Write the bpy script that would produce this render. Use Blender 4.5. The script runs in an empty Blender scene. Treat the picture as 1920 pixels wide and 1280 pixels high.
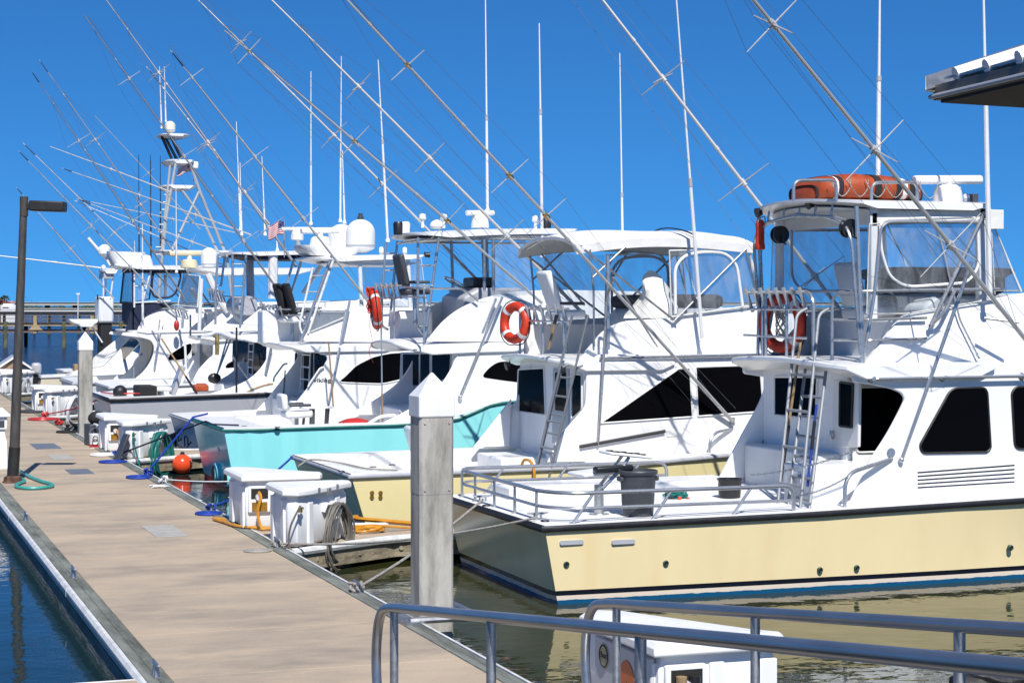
import bpy, bmesh, math, random
from mathutils import Vector, Matrix
from math import sin, cos, pi, radians, sqrt, atan2
random.seed(7)
SC = bpy.context.scene
COL = SC.collection
V = Vector
# ---------------------------------------------------------------- survey frame
# x runs from the dock out along the berths, y runs along the dock away from the viewer, z up, water at z=0
F, EYE, H0 = 3500.0, 3.17, 575.0
TH = radians(19.6)
CA, SA = cos(TH), sin(TH)
DK = 0.32                      # dock top
def at(u, v, X=None, Y=None, Z=None, T=None):
    """sight line of a surveyed mark cut with a plane of the place -> world point"""
    a = (u-960)/F; b = (H0-v)/F
    dx, dy = SA+a*CA, CA-a*SA
    if Y is not None: t = Y/dy
    elif X is not None: t = X/dx
    elif Z is not None: t = (Z-EYE)/b
    else: t = T
    return V((t*dx, t*dy, EYE+t*b))
def xz(Y, *it):
    o = []
    for p in it:
        if len(p) == 3: o.append((p[1], p[2]))
        else:
            w = at(p[0], p[1], Y=Y); o.append((w.x, w.z))
    return o
def yz(X, *it):
    o = []
    for p in it:
        if len(p) == 3: o.append((p[1], p[2]))
        else:
            w = at(p[0], p[1], X=X); o.append((w.y, w.z))
    return o
# ---------------------------------------------------------------- shape helpers
def fillet(pts, r, closed=False, n=5):
    P = [V(p) for p in pts]; out = []
    N = len(P)
    rr = r if isinstance(r, (list, tuple)) else [r]*N
    for i, p in enumerate(P):
        if not closed and i in (0, N-1) or rr[i] <= 0: out.append(p.copy()); continue
        a, b = P[i-1], P[(i+1) % N]
        da, db = a-p, b-p
        d = min(rr[i], .48*da.length, .48*db.length)
        if d < 1e-4: out.append(p.copy()); continue
        s, e = p+da.normalized()*d, p+db.normalized()*d
        for k in range(n+1):
            t = k/n
            out.append(s*(1-t)**2+p*2*t*(1-t)+e*t*t)
    return out
def spline(pts, n=6, closed=False):
    P = [V(p) for p in pts]; N = len(P); out = []
    rng = range(N) if closed else range(N-1)
    for i in rng:
        p1, p2 = P[i], P[(i+1) % N]
        p0 = P[i-1] if (i > 0 or closed) else p1*2-p2
        p3 = P[(i+2) % N] if (i+2 < N or closed) else p2*2-p1
        for k in range(n):
            t = k/n
            out.append(.5*((2*p1)+(p2-p0)*t+(2*p0-5*p1+4*p2-p3)*t*t+(3*p1-p0-3*p2+p3)*t**3))
    if not closed: out.append(P[-1].copy())
    return out
WLOC = {}
class MB:
    def __init__(s): s.v = []; s.f = []
    def add(s, vs, fs):
        o = len(s.v); s.v += [V(p) for p in vs]; s.f += [[i+o for i in f] for f in fs]; return s
    def box(s, a, b):
        x0, y0, z0 = a; x1, y1, z1 = b
        return s.add([(x0,y0,z0),(x1,y0,z0),(x1,y1,z0),(x0,y1,z0),(x0,y0,z1),(x1,y0,z1),(x1,y1,z1),(x0,y1,z1)],
                     [(0,3,2,1),(4,5,6,7),(0,1,5,4),(1,2,6,5),(2,3,7,6),(3,0,4,7)])
    def obox(s, c, size, rot=(0,0,0)):
        from mathutils import Euler
        R = Euler(rot).to_matrix(); c = V(c); h = V(size)/2
        vs = [c+R@V((sx*h.x, sy*h.y, sz*h.z)) for sz in (-1,1) for sx, sy in ((-1,-1),(1,-1),(1,1),(-1,1))]
        return s.add(vs, [(0,3,2,1),(4,5,6,7),(0,1,5,4),(1,2,6,5),(2,3,7,6),(3,0,4,7)])
    def bar(s, p, q, w, h):
        """square bar from p to q, w across, h in the up direction"""
        return s.sweep([p, q], [(-w/2,-h/2),(w/2,-h/2),(w/2,h/2),(-w/2,h/2)])
    def loft(s, rings, closed=True, cap=True):
        n = len(rings[0]); o = len(s.v)
        for r in rings: s.v += [V(p) for p in r]
        m = n if closed else n-1
        for i in range(len(rings)-1):
            for j in range(m):
                k = (j+1) % n
                s.f.append([o+i*n+j, o+i*n+k, o+(i+1)*n+k, o+(i+1)*n+j])
        if cap and closed:
            s.f.append([o+j for j in range(n)][::-1]); s.f.append([o+(len(rings)-1)*n+j for j in range(n)])
        return s
    def sweep(s, pts, prof, closed=False):
        P = [V(p) for p in pts]; rings = []; N = len(P)
        for i, p in enumerate(P):
            if closed: a, b = P[i-1], P[(i+1) % N]
            else: a, b = P[max(i-1,0)], P[min(i+1,N-1)]
            t = (b-a).normalized()
            up = V((0,0,1)) if abs(t.z) < .95 else V((0,1,0))
            sd = t.cross(up).normalized(); u = sd.cross(t)
            m = 1.0
            rings.append([p+sd*x*m+u*y for x, y in prof])
        if closed: rings.append(rings[0])
        return s.loft(rings, True, not closed)
    def tube(s, pts, r, n=8, closed=False):
        P = [V(p) for p in pts]; N = len(P)
        rs = r if isinstance(r, (list, tuple)) else [r]*N
        rings = []; nrm = None
        for i, p in enumerate(P):
            if closed: a, b = P[i-1], P[(i+1) % N]
            else: a, b = P[max(i-1,0)], P[min(i+1,N-1)]
            t = (b-a)
            if t.length < 1e-9: t = V((0,0,1))
            t.normalize()
            if nrm is None:
                nrm = t.cross(V((0,0,1)) if abs(t.z) < .9 else V((1,0,0))).normalized()
            else:
                nrm = (nrm-t*nrm.dot(t))
                nrm = nrm.normalized() if nrm.length > 1e-6 else t.orthogonal().normalized()
            bn = t.cross(nrm)
            rings.append([p+(nrm*cos(2*pi*k/n)+bn*sin(2*pi*k/n))*rs[i] for k in range(n)])
        if closed: rings.append(rings[0])
        return s.loft(rings, True, not closed)
    def prism(s, poly, a, b, ax='y', lean=0, z0=0):
        """poly in the two other axes, extruded along ax from a to b"""
        def mk(p, q):
            if ax == 'y': return V((p[0], q, p[1]))
            if ax == 'x': return V((q, p[0], p[1]))
            return V((p[0], p[1], q))
        A = [mk(p, a) for p in poly]; B = [mk(p, b) for p in poly]
        if lean:
            for p in A: p.y += lean*(p.z-z0)
            for p in B: p.y -= lean*(p.z-z0)
        return s.loft([A, B])
    def lathe(s, c, prof, n=20, axis='z', tilt=None):
        c = V(c); rings = []
        for r, h in prof:
            ring = []
            for k in range(n):
                a = 2*pi*k/n
                p = V((r*cos(a), r*sin(a), h))
                if axis == 'x': p = V((p.z, p.x, p.y))
                elif axis == 'y': p = V((p.x, p.z, p.y))
                if tilt is not None: p = tilt@p
                ring.append(c+p)
            rings.append(ring)
        return s.loft(rings)
    def ball(s, c, r, n=14, sc=(1,1,1)):
        prof = [(max(1e-4, r*sin(pi*i/n)), -r*cos(pi*i/n)) for i in range(n+1)]
        o = len(s.v); s.lathe((0,0,0), prof, 2*n)
        for i in range(o, len(s.v)):
            p = s.v[i]; s.v[i] = V((p.x*sc[0]+c[0], p.y*sc[1]+c[1], p.z*sc[2]+c[2]))
        return s
    def slab(s, x0, x1, yn, yf, z, th, crown=0, ra=.3, rf=.2, ny=14, droop=0, bow=0, zf=0):
        """roof / overhang panel, crowned across y, rounded plan corners (ra aft, rf fwd), aft edge drooping"""
        yc, hb = (yn+yf)/2, (yf-yn)/2
        rows = []
        for i in range(ny+1):
            q = -1+2*i/ny; q = sin(q*pi/2) if abs(q) < 1 else q
            e = abs(q)**5
            xa, xf = x0+ra*e-bow*(1-q*q), x1-rf*e
            top, bot = [], []
            for j in range(9):
                f = j/8; x = xa+(xf-xa)*f
                zz = z+crown*(1-q*q)-droop*(1-f)**2+zf*f
                edge = th*(.35+.65*min(1, min(f, 1-f)*8))
                top.append(V((x, yc+q*hb, zz))); bot.append(V((x, yc+q*hb, zz-edge)))
            rows.append(top+bot[::-1])
        return s.loft(rows)
    def build(s, name, m, parent=None, bevel=0, smooth=True, ang=32, seg=2, **tags):
        me = bpy.data.meshes.new(name)
        lo = V([min(p[i] for p in s.v) for i in range(3)]); hi = V([max(p[i] for p in s.v) for i in range(3)])
        c = (lo+hi)/2
        if parent is None: c.z = lo.z
        me.from_pydata([tuple(p-c) for p in s.v], [], s.f)
        bm = bmesh.new(); bm.from_mesh(me)
        bmesh.ops.remove_doubles(bm, verts=bm.verts, dist=1e-5)
        bmesh.ops.recalc_face_normals(bm, faces=bm.faces); bm.to_mesh(me); bm.free()
        if smooth:
            me.shade_smooth(); me.set_sharp_from_angle(angle=radians(ang))
        o = bpy.data.objects.new(name, me); COL.objects.link(o)
        me.materials.append(m)
        WLOC[o.name] = c
        if parent is not None:
            o.parent = parent; o.location = c-WLOC[parent.name]
        else: o.location = c
        if bevel:
            b = o.modifiers.new('Bevel', 'BEVEL'); b.width = bevel; b.segments = seg
            b.limit_method = 'ANGLE'; b.angle_limit = radians(40)
        for k, val in tags.items(): o[k] = val
        return o
def tag(o, label, cat, group=None):
    o['label'] = label; o['category'] = cat
    if group: o['group'] = group
    return o
def thing(name, label, cat, loc, group=None):
    o = bpy.data.objects.new(name, None); COL.objects.link(o)
    o.location = loc; o.empty_display_size = .3
    WLOC[o.name] = V(loc)
    return tag(o, label, cat, group)
def copy_tree(o, shift, label=None, parent=None):
    c = o.copy(); COL.objects.link(c)
    if parent is None: c.location = V(o.location)+V(shift); WLOC[c.name] = WLOC[o.name]+V(shift)
    else: c.parent = parent; WLOC[c.name] = WLOC[o.name]+V(shift)
    if label: c['label'] = label
    for ch in list(o.children): copy_tree(ch, shift, None, c)
    return c
# ---------------------------------------------------------------- materials
def mat(name, col, rough=.5, metal=0, var=.08, vs=3.0, stretch=(1,1,1), bump=0, bs=40, spec=.5, coat=0, col2=None, thr=None, coord='Object'):
    m = bpy.data.materials.new(name); m.use_nodes = True
    nt = m.node_tree; N = nt.nodes; L = nt.links
    b = N['Principled BSDF']
    b.inputs['Metallic'].default_value = metal
    b.inputs['Specular IOR Level'].default_value = spec
    b.inputs['Coat Weight'].default_value = coat; b.inputs['Coat Roughness'].default_value = .08
    if coord == 'World':
        tc = N.new('ShaderNodeNewGeometry'); src = tc.outputs['Position']
    else:
        tc = N.new('ShaderNodeTexCoord'); src = tc.outputs['Object']
    mp = N.new('ShaderNodeMapping'); mp.inputs['Scale'].default_value = stretch
    L.new(src, mp.inputs[0])
    nz = N.new('ShaderNodeTexNoise'); nz.inputs['Scale'].default_value = vs; nz.inputs['Detail'].default_value = 6
    nz.inputs['Roughness'].default_value = .6
    L.new(mp.outputs[0], nz.inputs['Vector'])
    cr = N.new('ShaderNodeValToRGB')
    c2 = col2 if col2 else tuple(c*(1-var*2) for c in col)
    lo, hi = thr if thr else (.3, .62)
    cr.color_ramp.elements[0].position = lo; cr.color_ramp.elements[1].position = hi
    cr.color_ramp.elements[0].color = (*c2, 1); cr.color_ramp.elements[1].color = (*col, 1)
    L.new(nz.outputs['Fac'], cr.inputs[0]); L.new(cr.outputs[0], b.inputs['Base Color'])
    mr = N.new('ShaderNodeMapRange'); mr.inputs['To Min'].default_value = max(.02, rough*.8); mr.inputs['To Max'].default_value = min(1, rough*1.25)
    L.new(nz.outputs['Fac'], mr.inputs['Value']); L.new(mr.outputs[0], b.inputs['Roughness'])
    if bump:
        n2 = N.new('ShaderNodeTexNoise'); n2.inputs['Scale'].default_value = bs; n2.inputs['Detail'].default_value = 4
        L.new(mp.outputs[0], n2.inputs['Vector'])
        bp = N.new('ShaderNodeBump'); bp.inputs['Strength'].default_value = bump; bp.inputs['Distance'].default_value = .02
        L.new(n2.outputs['Fac'], bp.inputs['Height']); L.new(bp.outputs[0], b.inputs['Normal'])
    return m
def hullmat(name, col, stripes, stain=(.55,.36,.15), rough=.22, samt=.35):
    """gelcoat with boot stripes by height above the water: stripes = [(z_top, colour)] from the bottom up"""
    m = mat(name, col, rough, 0, .03, 1.2, (1,1,.5), spec=.5)
    nt = m.node_tree; N = nt.nodes; L = nt.links; b = N['Principled BSDF']
    base = b.inputs['Base Color'].links[0].from_socket
    g = N.new('ShaderNodeNewGeometry'); sx = N.new('ShaderNodeSeparateXYZ'); L.new(g.outputs['Position'], sx.inputs[0])
    # rusty streaks
    mp = N.new('ShaderNodeMapping'); mp.inputs['Scale'].default_value = (1.6,1.6,.22); L.new(g.outputs['Position'], mp.inputs[0])
    nz = N.new('ShaderNodeTexNoise'); nz.inputs['Scale'].default_value = 1.5; nz.inputs['Detail'].default_value = 7; L.new(mp.outputs[0], nz.inputs['Vector'])
    r = N.new('ShaderNodeMapRange'); r.inputs['From Min'].default_value = .52; r.inputs['From Max'].default_value = .78; r.inputs['To Max'].default_value = samt
    L.new(nz.outputs['Fac'], r.inputs['Value'])
    mx = N.new('ShaderNodeMixRGB'); mx.inputs[2].default_value = (*stain, 1)
    L.new(r.outputs[0], mx.inputs[0]); L.new(base, mx.inputs[1]); cur = mx.outputs[0]
    n2 = N.new('ShaderNodeTexNoise'); n2.inputs['Scale'].default_value = 9; n2.inputs['Detail'].default_value = 5; L.new(g.outputs['Position'], n2.inputs['Vector'])
    wz = N.new('ShaderNodeMath'); wz.operation = 'MULTIPLY_ADD'; wz.inputs[1].default_value = .025; L.new(n2.outputs['Fac'], wz.inputs[0])
    L.new(sx.outputs['Z'], wz.inputs[2])
    for i, (zt, c) in enumerate(sorted(stripes, key=lambda q: -q[0])):
        lt = N.new('ShaderNodeMath'); lt.operation = 'LESS_THAN'; lt.inputs[1].default_value = zt+(.0125 if i == len(stripes)-1 else 0)
        L.new(wz.outputs[0] if i == len(stripes)-1 else sx.outputs['Z'], lt.inputs[0])
        q = N.new('ShaderNodeMixRGB'); L.new(lt.outputs[0], q.inputs[0]); L.new(cur, q.inputs[1]); q.inputs[2].default_value = (*c, 1); cur = q.outputs[0]
    L.new(cur, b.inputs['Base Color'])
    return m
M = {}
M['white'] = mat('white_gelcoat', (.80,.80,.79), .28, 0, .025, 1.0, (1,1,.35), spec=.5)
M['white2'] = mat('dull_white_gelcoat', (.74,.74,.72), .38, 0, .05, 2.5, (1,1,.4), spec=.4)
M['deck'] = mat('nonskid_deck', (.74,.74,.73), .6, 0, .05, 5, bump=.08, bs=220)
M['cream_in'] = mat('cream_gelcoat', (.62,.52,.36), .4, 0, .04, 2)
def weather(m, stain, amt, sc=(1.3,1.3,.16), lo=.55):
    nt = m.node_tree; N = nt.nodes; L = nt.links; b = N['Principled BSDF']; base = b.inputs['Base Color'].links[0].from_socket
    g = N.new('ShaderNodeNewGeometry'); mp = N.new('ShaderNodeMapping'); mp.inputs['Scale'].default_value = sc; L.new(g.outputs['Position'], mp.inputs[0])
    nz = N.new('ShaderNodeTexNoise'); nz.inputs['Scale'].default_value = 2.6; nz.inputs['Detail'].default_value = 8; nz.inputs['Roughness'].default_value = .65; L.new(mp.outputs[0], nz.inputs['Vector'])
    r = N.new('ShaderNodeMapRange'); r.inputs['From Min'].default_value = lo; r.inputs['From Max'].default_value = lo+.22; r.inputs['To Max'].default_value = amt; L.new(nz.outputs['Fac'], r.inputs['Value'])
    mx = N.new('ShaderNodeMixRGB'); mx.inputs[2].default_value = (*stain,1); L.new(r.outputs[0], mx.inputs[0]); L.new(base, mx.inputs[1]); L.new(mx.outputs[0], b.inputs['Base Color'])
weather(M['white'], (.55,.50,.42), .32); weather(M['white2'], (.45,.40,.32), .4); weather(M['deck'], (.5,.46,.4), .35, (1,1,1))
M['plastic'] = mat('white_plastic', (.78,.78,.77), .45, 0, .04, 4, (1,1,.3))
weather(M['plastic'], (.42,.38,.30), .35, (2,2,.4), .58)
M['glass'] = mat('black_acrylic_window', (.003,.003,.004), .08, 0, .1, 2, spec=.018)
M['steel'] = mat('polished_steel', (.50,.505,.51), .26, .7, .06, 4)
M['alu'] = mat('brushed_aluminium', (.52,.525,.53), .36, .6, .05, 6)
M['ladder'] = mat('dull_aluminium', (.25,.265,.285), .55, .25, .05, 6)
M['pole'] = mat('anodised_pole', (.52,.52,.51), .42, .35, .04, 3)
M['whitemetal'] = mat('white_painted_tube', (.74,.74,.73), .35, 0, .04, 5)
M['blackmetal'] = mat('black_metal', (.015,.015,.017), .4, 0, .1, 8)
M['rubber'] = mat('black_rubber', (.012,.012,.014), .5, 0, .2, 12)
M['blackcloth'] = mat('black_cloth', (.016,.016,.018), .85, 0, .2, 14, bump=.2, bs=90)
M['grey'] = mat('grey_plastic', (.055,.06,.07), .5, 0, .12, 5)
M['darkgrey'] = mat('dark_grey_canvas', (.045,.045,.05), .8, 0, .2, 8, bump=.2, bs=50)
M['navy'] = mat('navy_canvas', (.008,.016,.05), .75, 0, .2, 6, bump=.25, bs=14)
M['canvas'] = mat('white_canvas', (.72,.71,.67), .75, 0, .05, 4, bump=.5, bs=6)
M['orange'] = mat('orange_raft_fabric', (.37,.058,.010), .6, 0, .14, 7, bump=.6, bs=8)
M['ring'] = mat('orange_red_ring', (.58,.042,.010), .45, 0, .12, 7, bump=.1, bs=30)
M['ball'] = mat('orange_vinyl', (.75,.075,.02), .22, 0, .04, 5)
M['redplastic'] = mat('red_plastic', (.5,.03,.025), .4, 0, .1, 6)
M['yellow'] = mat('yellow_cable', (.62,.27,.02), .45, 0, .15, 9)
M['teal'] = mat('teal_hose', (.01,.15,.13), .4, 0, .15, 9)
M['greyhose'] = mat('grey_hose', (.16,.145,.125), .55, 0, .2, 9)
M['whitehose'] = mat('white_hose', (.62,.62,.66), .45, 0, .1, 9)
M['blue'] = mat('blue_rope', (.01,.05,.36), .6, 0, .2, 30, bump=.5, bs=90)
M['rope'] = mat('pale_rope', (.42,.39,.34), .85, 0, .25, 40, bump=.7, bs=110)
M['blackrope'] = mat('black_rope', (.015,.015,.018), .85, 0, .25, 40, bump=.6, bs=110)
M['galv'] = mat('galvanised_steel', (.42,.43,.44), .42, .85, .18, 9)
M['brass'] = mat('brass_fitting', (.6,.4,.13), .35, 1, .1, 9)
M['wood'] = mat('pale_wood', (.33,.22,.11), .7, 0, .2, 6, (8,8,1))
M['timber'] = mat('weathered_timber', (.20,.21,.18), .85, 0, .3, 2.5, (3,.5,3), bump=.6, bs=9, col2=(.07,.075,.06))
M['timberx'] = mat('weathered_finger_timber', (.30,.25,.17), .85, 0, .3, 2.5, (.5,3,3), bump=.6, bs=9, col2=(.12,.10,.07))
M['bumper'] = mat('white_vinyl_bumper', (.66,.66,.64), .5, 0, .15, 5, bump=.2, bs=30)
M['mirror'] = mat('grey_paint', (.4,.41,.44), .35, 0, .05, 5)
M['lampmetal'] = mat('weathered_bronze_paint', (.085,.078,.07), .6, .2, .25, 4, (4,4,.6), bump=.1, bs=30)
M['lamphead'] = mat('dark_bronze', (.035,.033,.03), .5, .3, .15, 6)
M['flagwhite'] = mat('white_cloth', (.7,.7,.7), .8, 0, .03, 6)
M['ragyellow'] = mat('yellow_rag', (.34,.27,.1), .9, 0, .2, 10, bump=.5, bs=30)
# cream hull, yellow hull, turquoise hull, grey hull, blue transom
NAVYC = (.006,.008,.016); BLU = (.006,.085,.19)
M['hull1'] = hullmat('cream_hull', (.83,.685,.39), [(.150,NAVYC),(.096,(.72,.62,.50)),(.048,BLU)], (.66,.42,.14), .2, .25)
M['hull2'] = hullmat('yellow_hull', (.80,.69,.36), [(.16,(.7,.68,.6)),(.10,(.02,.03,.06))], (.6,.4,.14), .22, .12)
M['hull3'] = hullmat('turquoise_hull', (.30,.79,.79), [(.10,(.006,.05,.13))], (.12,.5,.5), .2, .3)
M['hull4'] = hullmat('pale_blue_hull', (.40,.52,.62), [(.12,NAVYC)], (.3,.4,.5), .25, .2)
M['hull5'] = hullmat('grey_hull', (.40,.41,.44), [(.16,NAVYC)], (.3,.3,.32), .25, .2)
M['hull6'] = hullmat('white_hull', (.74,.74,.72), [(.16,NAVYC)], (.5,.45,.35), .25, .2)
M['hull7'] = hullmat('ivory_hull', (.66,.60,.46), [(.12,(.05,.06,.08))], (.5,.42,.3), .25, .2)
def vinyl_mat(name, alpha, tint):
    m = bpy.data.materials.new(name); m.use_nodes = True
    nt = m.node_tree; N = nt.nodes; L = nt.links; N.clear()
    out = N.new('ShaderNodeOutputMaterial'); tr = N.new('ShaderNodeBsdfTransparent'); tr.inputs[0].default_value = (.93,.95,.97,1)
    pb = N.new('ShaderNodeBsdfPrincipled'); pb.inputs['Base Color'].default_value = (*tint,1); pb.inputs['Roughness'].default_value = .12
    tc = N.new('ShaderNodeTexCoord'); mp = N.new('ShaderNodeMapping'); mp.inputs['Rotation'].default_value = (.3,.5,.2); mp.inputs['Scale'].default_value = (3,2,1.1)
    nz = N.new('ShaderNodeTexNoise'); nz.inputs['Scale'].default_value = 2.2; nz.inputs['Detail'].default_value = 5; nz.inputs['Distortion'].default_value = .8
    L.new(tc.outputs['Object'], mp.inputs[0]); L.new(mp.outputs[0], nz.inputs['Vector'])
    mr = N.new('ShaderNodeMapRange'); mr.inputs['From Min'].default_value = .42; mr.inputs['From Max'].default_value = .75
    mr.inputs['To Min'].default_value = alpha; mr.inputs['To Max'].default_value = min(1, alpha+.15)
    L.new(nz.outputs['Fac'], mr.inputs['Value'])
    bp = N.new('ShaderNodeBump'); bp.inputs['Strength'].default_value = .25; bp.inputs['Distance'].default_value = .03
    L.new(nz.outputs['Fac'], bp.inputs['Height']); L.new(bp.outputs[0], pb.inputs['Normal'])
    mx = N.new('ShaderNodeMixShader'); L.new(mr.outputs[0], mx.inputs[0]); L.new(tr.outputs[0], mx.inputs[1]); L.new(pb.outputs[0], mx.inputs[2])
    L.new(mx.outputs[0], out.inputs[0])
    return m
M['vinyl'] = vinyl_mat('clear_vinyl', .06, (.5,.53,.56))
M['vinyl2'] = vinyl_mat('smoked_vinyl', .42, (.24,.28,.33))
# ---------------------------------------------------------------- boat building helpers
def interp(tab, x):
    if x <= tab[0][0]: return tab[0][1]
    for (a, p), (b, q) in zip(tab, tab[1:]):
        if x <= b:
            t = (x-a)/(b-a); t = t*t*(3-2*t) if len(tab) > 5 else t
            return p+(q-p)*t
    return tab[-1][1]
class Boat:
    def __init__(s, name, label, X0, L, yn, yf, sheer, grp='sportfishing boats moored stern to along the dock', rake=.12, corner=.0):
        s.X0, s.L, s.yn, s.yf, s.sheer = X0, L, yn, yf, sheer
        s.yc, s.hb = (yn+yf)/2, (yf-yn)/2; s.rake = rake; s.corner = corner
        s.r = thing(name, label, 'boat', (X0+3.5, s.yc, 0), grp)
    def w(s, x):
        t = (x-s.X0)/s.L
        v = .965+.035*min(1, t/.25)
        if t < .06 and s.corner: v *= 1-s.corner*(1-t/.06)**2
        if t > .42: v *= max(0.004, 1-((t-.42)/.58)**2.3)
        return v*s.hb
    def zg(s, x): return interp(s.sheer, x)
    def hull(s, m, stx=None):
        ts = [0,.012,.03,.06,.1,.16,.22,.3,.38,.46,.54,.62,.7,.78,.85,.91,.96,1.0]
        extra = [q for q in (stx or [])]
        xs = sorted([s.X0+t*s.L for t in ts]+extra)
        rings = []
        for x in xs:
            t = (x-s.X0)/s.L; w = s.w(x); z = s.zg(x)
            fw = .955-.03*t if t < .4 else .943-.5*((t-.4)/.6)**1.4      # waterline / gunwale width
            dxk = lambda zz: s.rake*(1-zz/z)*max(0, 1-t/.25) - (1.5*(1-zz/z))*max(0,(t-.7)/.3)**1.5
            half = []
            for f in (1,.86,.7,.5,.3,.12,0,-.25):
                zz = z*f if f >= 0 else -.28
                ff = max(0, f)
                yy = w*(fw+(1-fw)*(ff**(1 if t < .4 else 1.6)))
                if f < 0: yy *= .8
                if f == 1 and False: yy = w
                half.append((x+dxk(max(zz,0)), yy, zz))
            ring = [V((a, s.yc-b, c)) for a, b, c in half]+[V((half[-1][0], s.yc, -.45))]+[V((a, s.yc+b, c)) for a, b, c in half[::-1]]
            rings.append(ring)
        mb = MB().loft(rings, closed=False, cap=False); n = len(rings[0]); e = (len(rings)-1)*n
        mb.f.append(list(range(n))[::-1]); mb.f.append([e+j for j in range(n)])
        s.hullo = mb.build('hull', m, s.r, ang=38)
        return s.hullo
    def deck(s, m, xa, xb, sole=.35, cb=.26, flat=False, up=.012, aft=.34):
        """covering boards round an open cockpit from xa to xb; decked over elsewhere"""
        xs = sorted([s.X0+t*s.L for t in (0,.012,.03,.06,.1,.16,.22,.3,.38,.46,.54,.62,.7,.78,.85,.91,.96,1.0)]+([] if flat else [xa, xb]))
        rows = []
        for x in xs:
            w = s.w(x)+.004; z = s.zg(x)+up
            iw = max(.02, w-cb)
            def row(dn):
                zi = sole if dn else z
                return [V((x,s.yc-w,z-.03)),V((x,s.yc-w,z)),V((x,s.yc-iw,z)),V((x,s.yc-iw+.002,zi)),V((x,s.yc+iw-.002,zi)),V((x,s.yc+iw,z)),V((x,s.yc+w,z)),V((x,s.yc+w,z-.03))]
            if flat: rows.append(row(False))
            else:
                if abs(x-xa) < 1e-6: rows += [row(False), row(True)]
                elif abs(x-xb) < 1e-6: rows += [row(True), row(False)]
                else: rows.append(row(xa < x < xb))
        s.decko = MB().loft(rows, closed=False, cap=False).build('deck', m, s.r, ang=30)
        return s.decko
    def railing(s, m, h=.075, w=.05, name='rub_rail', dz=-.03, xmax=None):
        L = s.L; xs = [s.X0+L*k/44 for k in range(45)]
        near = [V((x, s.yc-s.w(x)-.012, s.zg(x)+dz)) for x in xs]; far = [V((x, s.yc+s.w(x)+.012, s.zg(x)+dz)) for x in xs]
        a, b = near[0].copy(), far[0].copy(); a.x -= .02; b.x -= .02
        path = near[::-1]+[a, b]+far
        path = [p for i, p in enumerate(path) if i == 0 or (p-path[i-1]).length > 1e-4]
        c = .012
        return MB().sweep(path, [(-w/2,-h/2+c),(-w/2+c,-h/2),(w/2-c,-h/2),(w/2,-h/2+c),(w/2,h/2-c),(w/2-c,h/2),(-w/2+c,h/2),(-w/2,h/2-c)]).build(name, m, s.r, ang=50)
    # side plates: near outline is surveyed, the far side is its mirror
    def sides(s, name, poly, m, y0, y1, th=.05, lean=0, z0=0, r=.0, bevel=.012, both=True):
        P = [(p.x, p.y) for p in fillet([(a,b,0) for a,b in poly], r, True)] if r else poly
        def one(ya, yb, le):
            mb = MB(); mb.prism(P, ya, yb, 'y')
            if lean:
                for p in mb.v: p.y += le*(p.z-z0)
            return mb.build(name, m, s.r, bevel=bevel)
        o = one(y0, y0+th, lean)
        if both: one(y1-th, y1, -lean)
        return o
    def block(s, name, poly, m, y0, y1, lean=0, z0=0, bevel=.03, r=0):
        P = [(p.x, p.y) for p in fillet([(a,b,0) for a,b in poly], r, True)] if r else poly
        return MB().prism(P, y0, y1, 'y', lean, z0).build(name, m, s.r, bevel=bevel)
    def win(s, poly, y, name='window', m=None, r=.05, lean=0, z0=0, th=.02, frame=None, parent=None):
        P = [(p.x, p.y) for p in fillet([(a,b,0) for a,b in poly], r, True)]
        mb = MB().prism(P, y-.007, y+th, 'y')
        if lean:
            for p in mb.v: p.y += lean*(p.z-z0)
        o = mb.build(name, m or M['glass'], parent or s.r, bevel=.003, seg=1)
        if frame:
            q = [V((p.x, y-.008+lean*(p.y-z0), p.y)) for p in fillet([(a,b,0) for a,b in poly], r, True)]
            MB().tube(q, .014, 6, True).build('window_trim', frame, o)
        return o
    def xwin(s, poly, x, name='window', m=None, r=.05, frame=None):
        P = [(p.x, p.y) for p in fillet([(a,b,0) for a,b in poly], r, True)]
        o = MB().prism(P, x-.008, x+.02, 'x').build(name, m or M['glass'], s.r, bevel=.003, seg=1)
        if frame:
            MB().tube([V((x-.008, p[0], p[1])) for p in P], .016, 6, True).build('window_trim', frame, o)
        return o
    def pipe(s, name, pts, r=.02, m=None, f=.12, n=8, parent=None, closed=False):
        return MB().tube(fillet(pts, f, closed) if f else pts, r, n, closed).build(name, m or M['steel'], parent or s.r)
    def pipes(s, name, lst, r=.02, m=None, f=.1, parent=None):
        for pts in lst: MB().tube(fillet(pts, f) if f else pts, r, 8).build(name, m or M['steel'], parent or s.r)
    def ladder(s, b, t, wv, n=6, r=.019, m=None, hoop=None, rung=True, f0=.06, f1=.92):
        b, t, wv = V(b), V(t), V(wv); mb = MB()
        for q in (0,1):
            pts = [b+wv*q, t+wv*q]
            if hoop: pts.append(t+wv*q+V(hoop))
            mb.tube(fillet(pts, .12), r, 8)
        for k in range(n):
            f = f0+(f1-f0)*k/(n-1)
            mb.tube([b.lerp(t, f), b.lerp(t, f)+wv], r*.9, 8)
        return mb.build('ladder', m or M['ladder'], s.r)
    def outrigger(s, base, tip, fr=(.3,.55,.8), r0=.032, r1=.012, sp=.42, m=None, hub=None, wires=True, brace=None, dark=0):
        r0 *= .86; r1 *= .86
        base, tip = V(base), V(tip); ax = (tip-base).normalized()
        a = ax.cross(V((0,0,1))).normalized(); b2 = a.cross(ax)
        N = 12; sag = .012*(tip-base).length
        P = [base.lerp(tip, k/N)-V((0,0,sag*((k/N)**2))) for k in range(N+1)]
        o = MB().tube(P, [r0+(r1-r0)*k/N for k in range(N+1)], 8).build('outrigger', m or M['pole'], s.r)
        arms = [base.lerp(tip, .0)]
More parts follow.
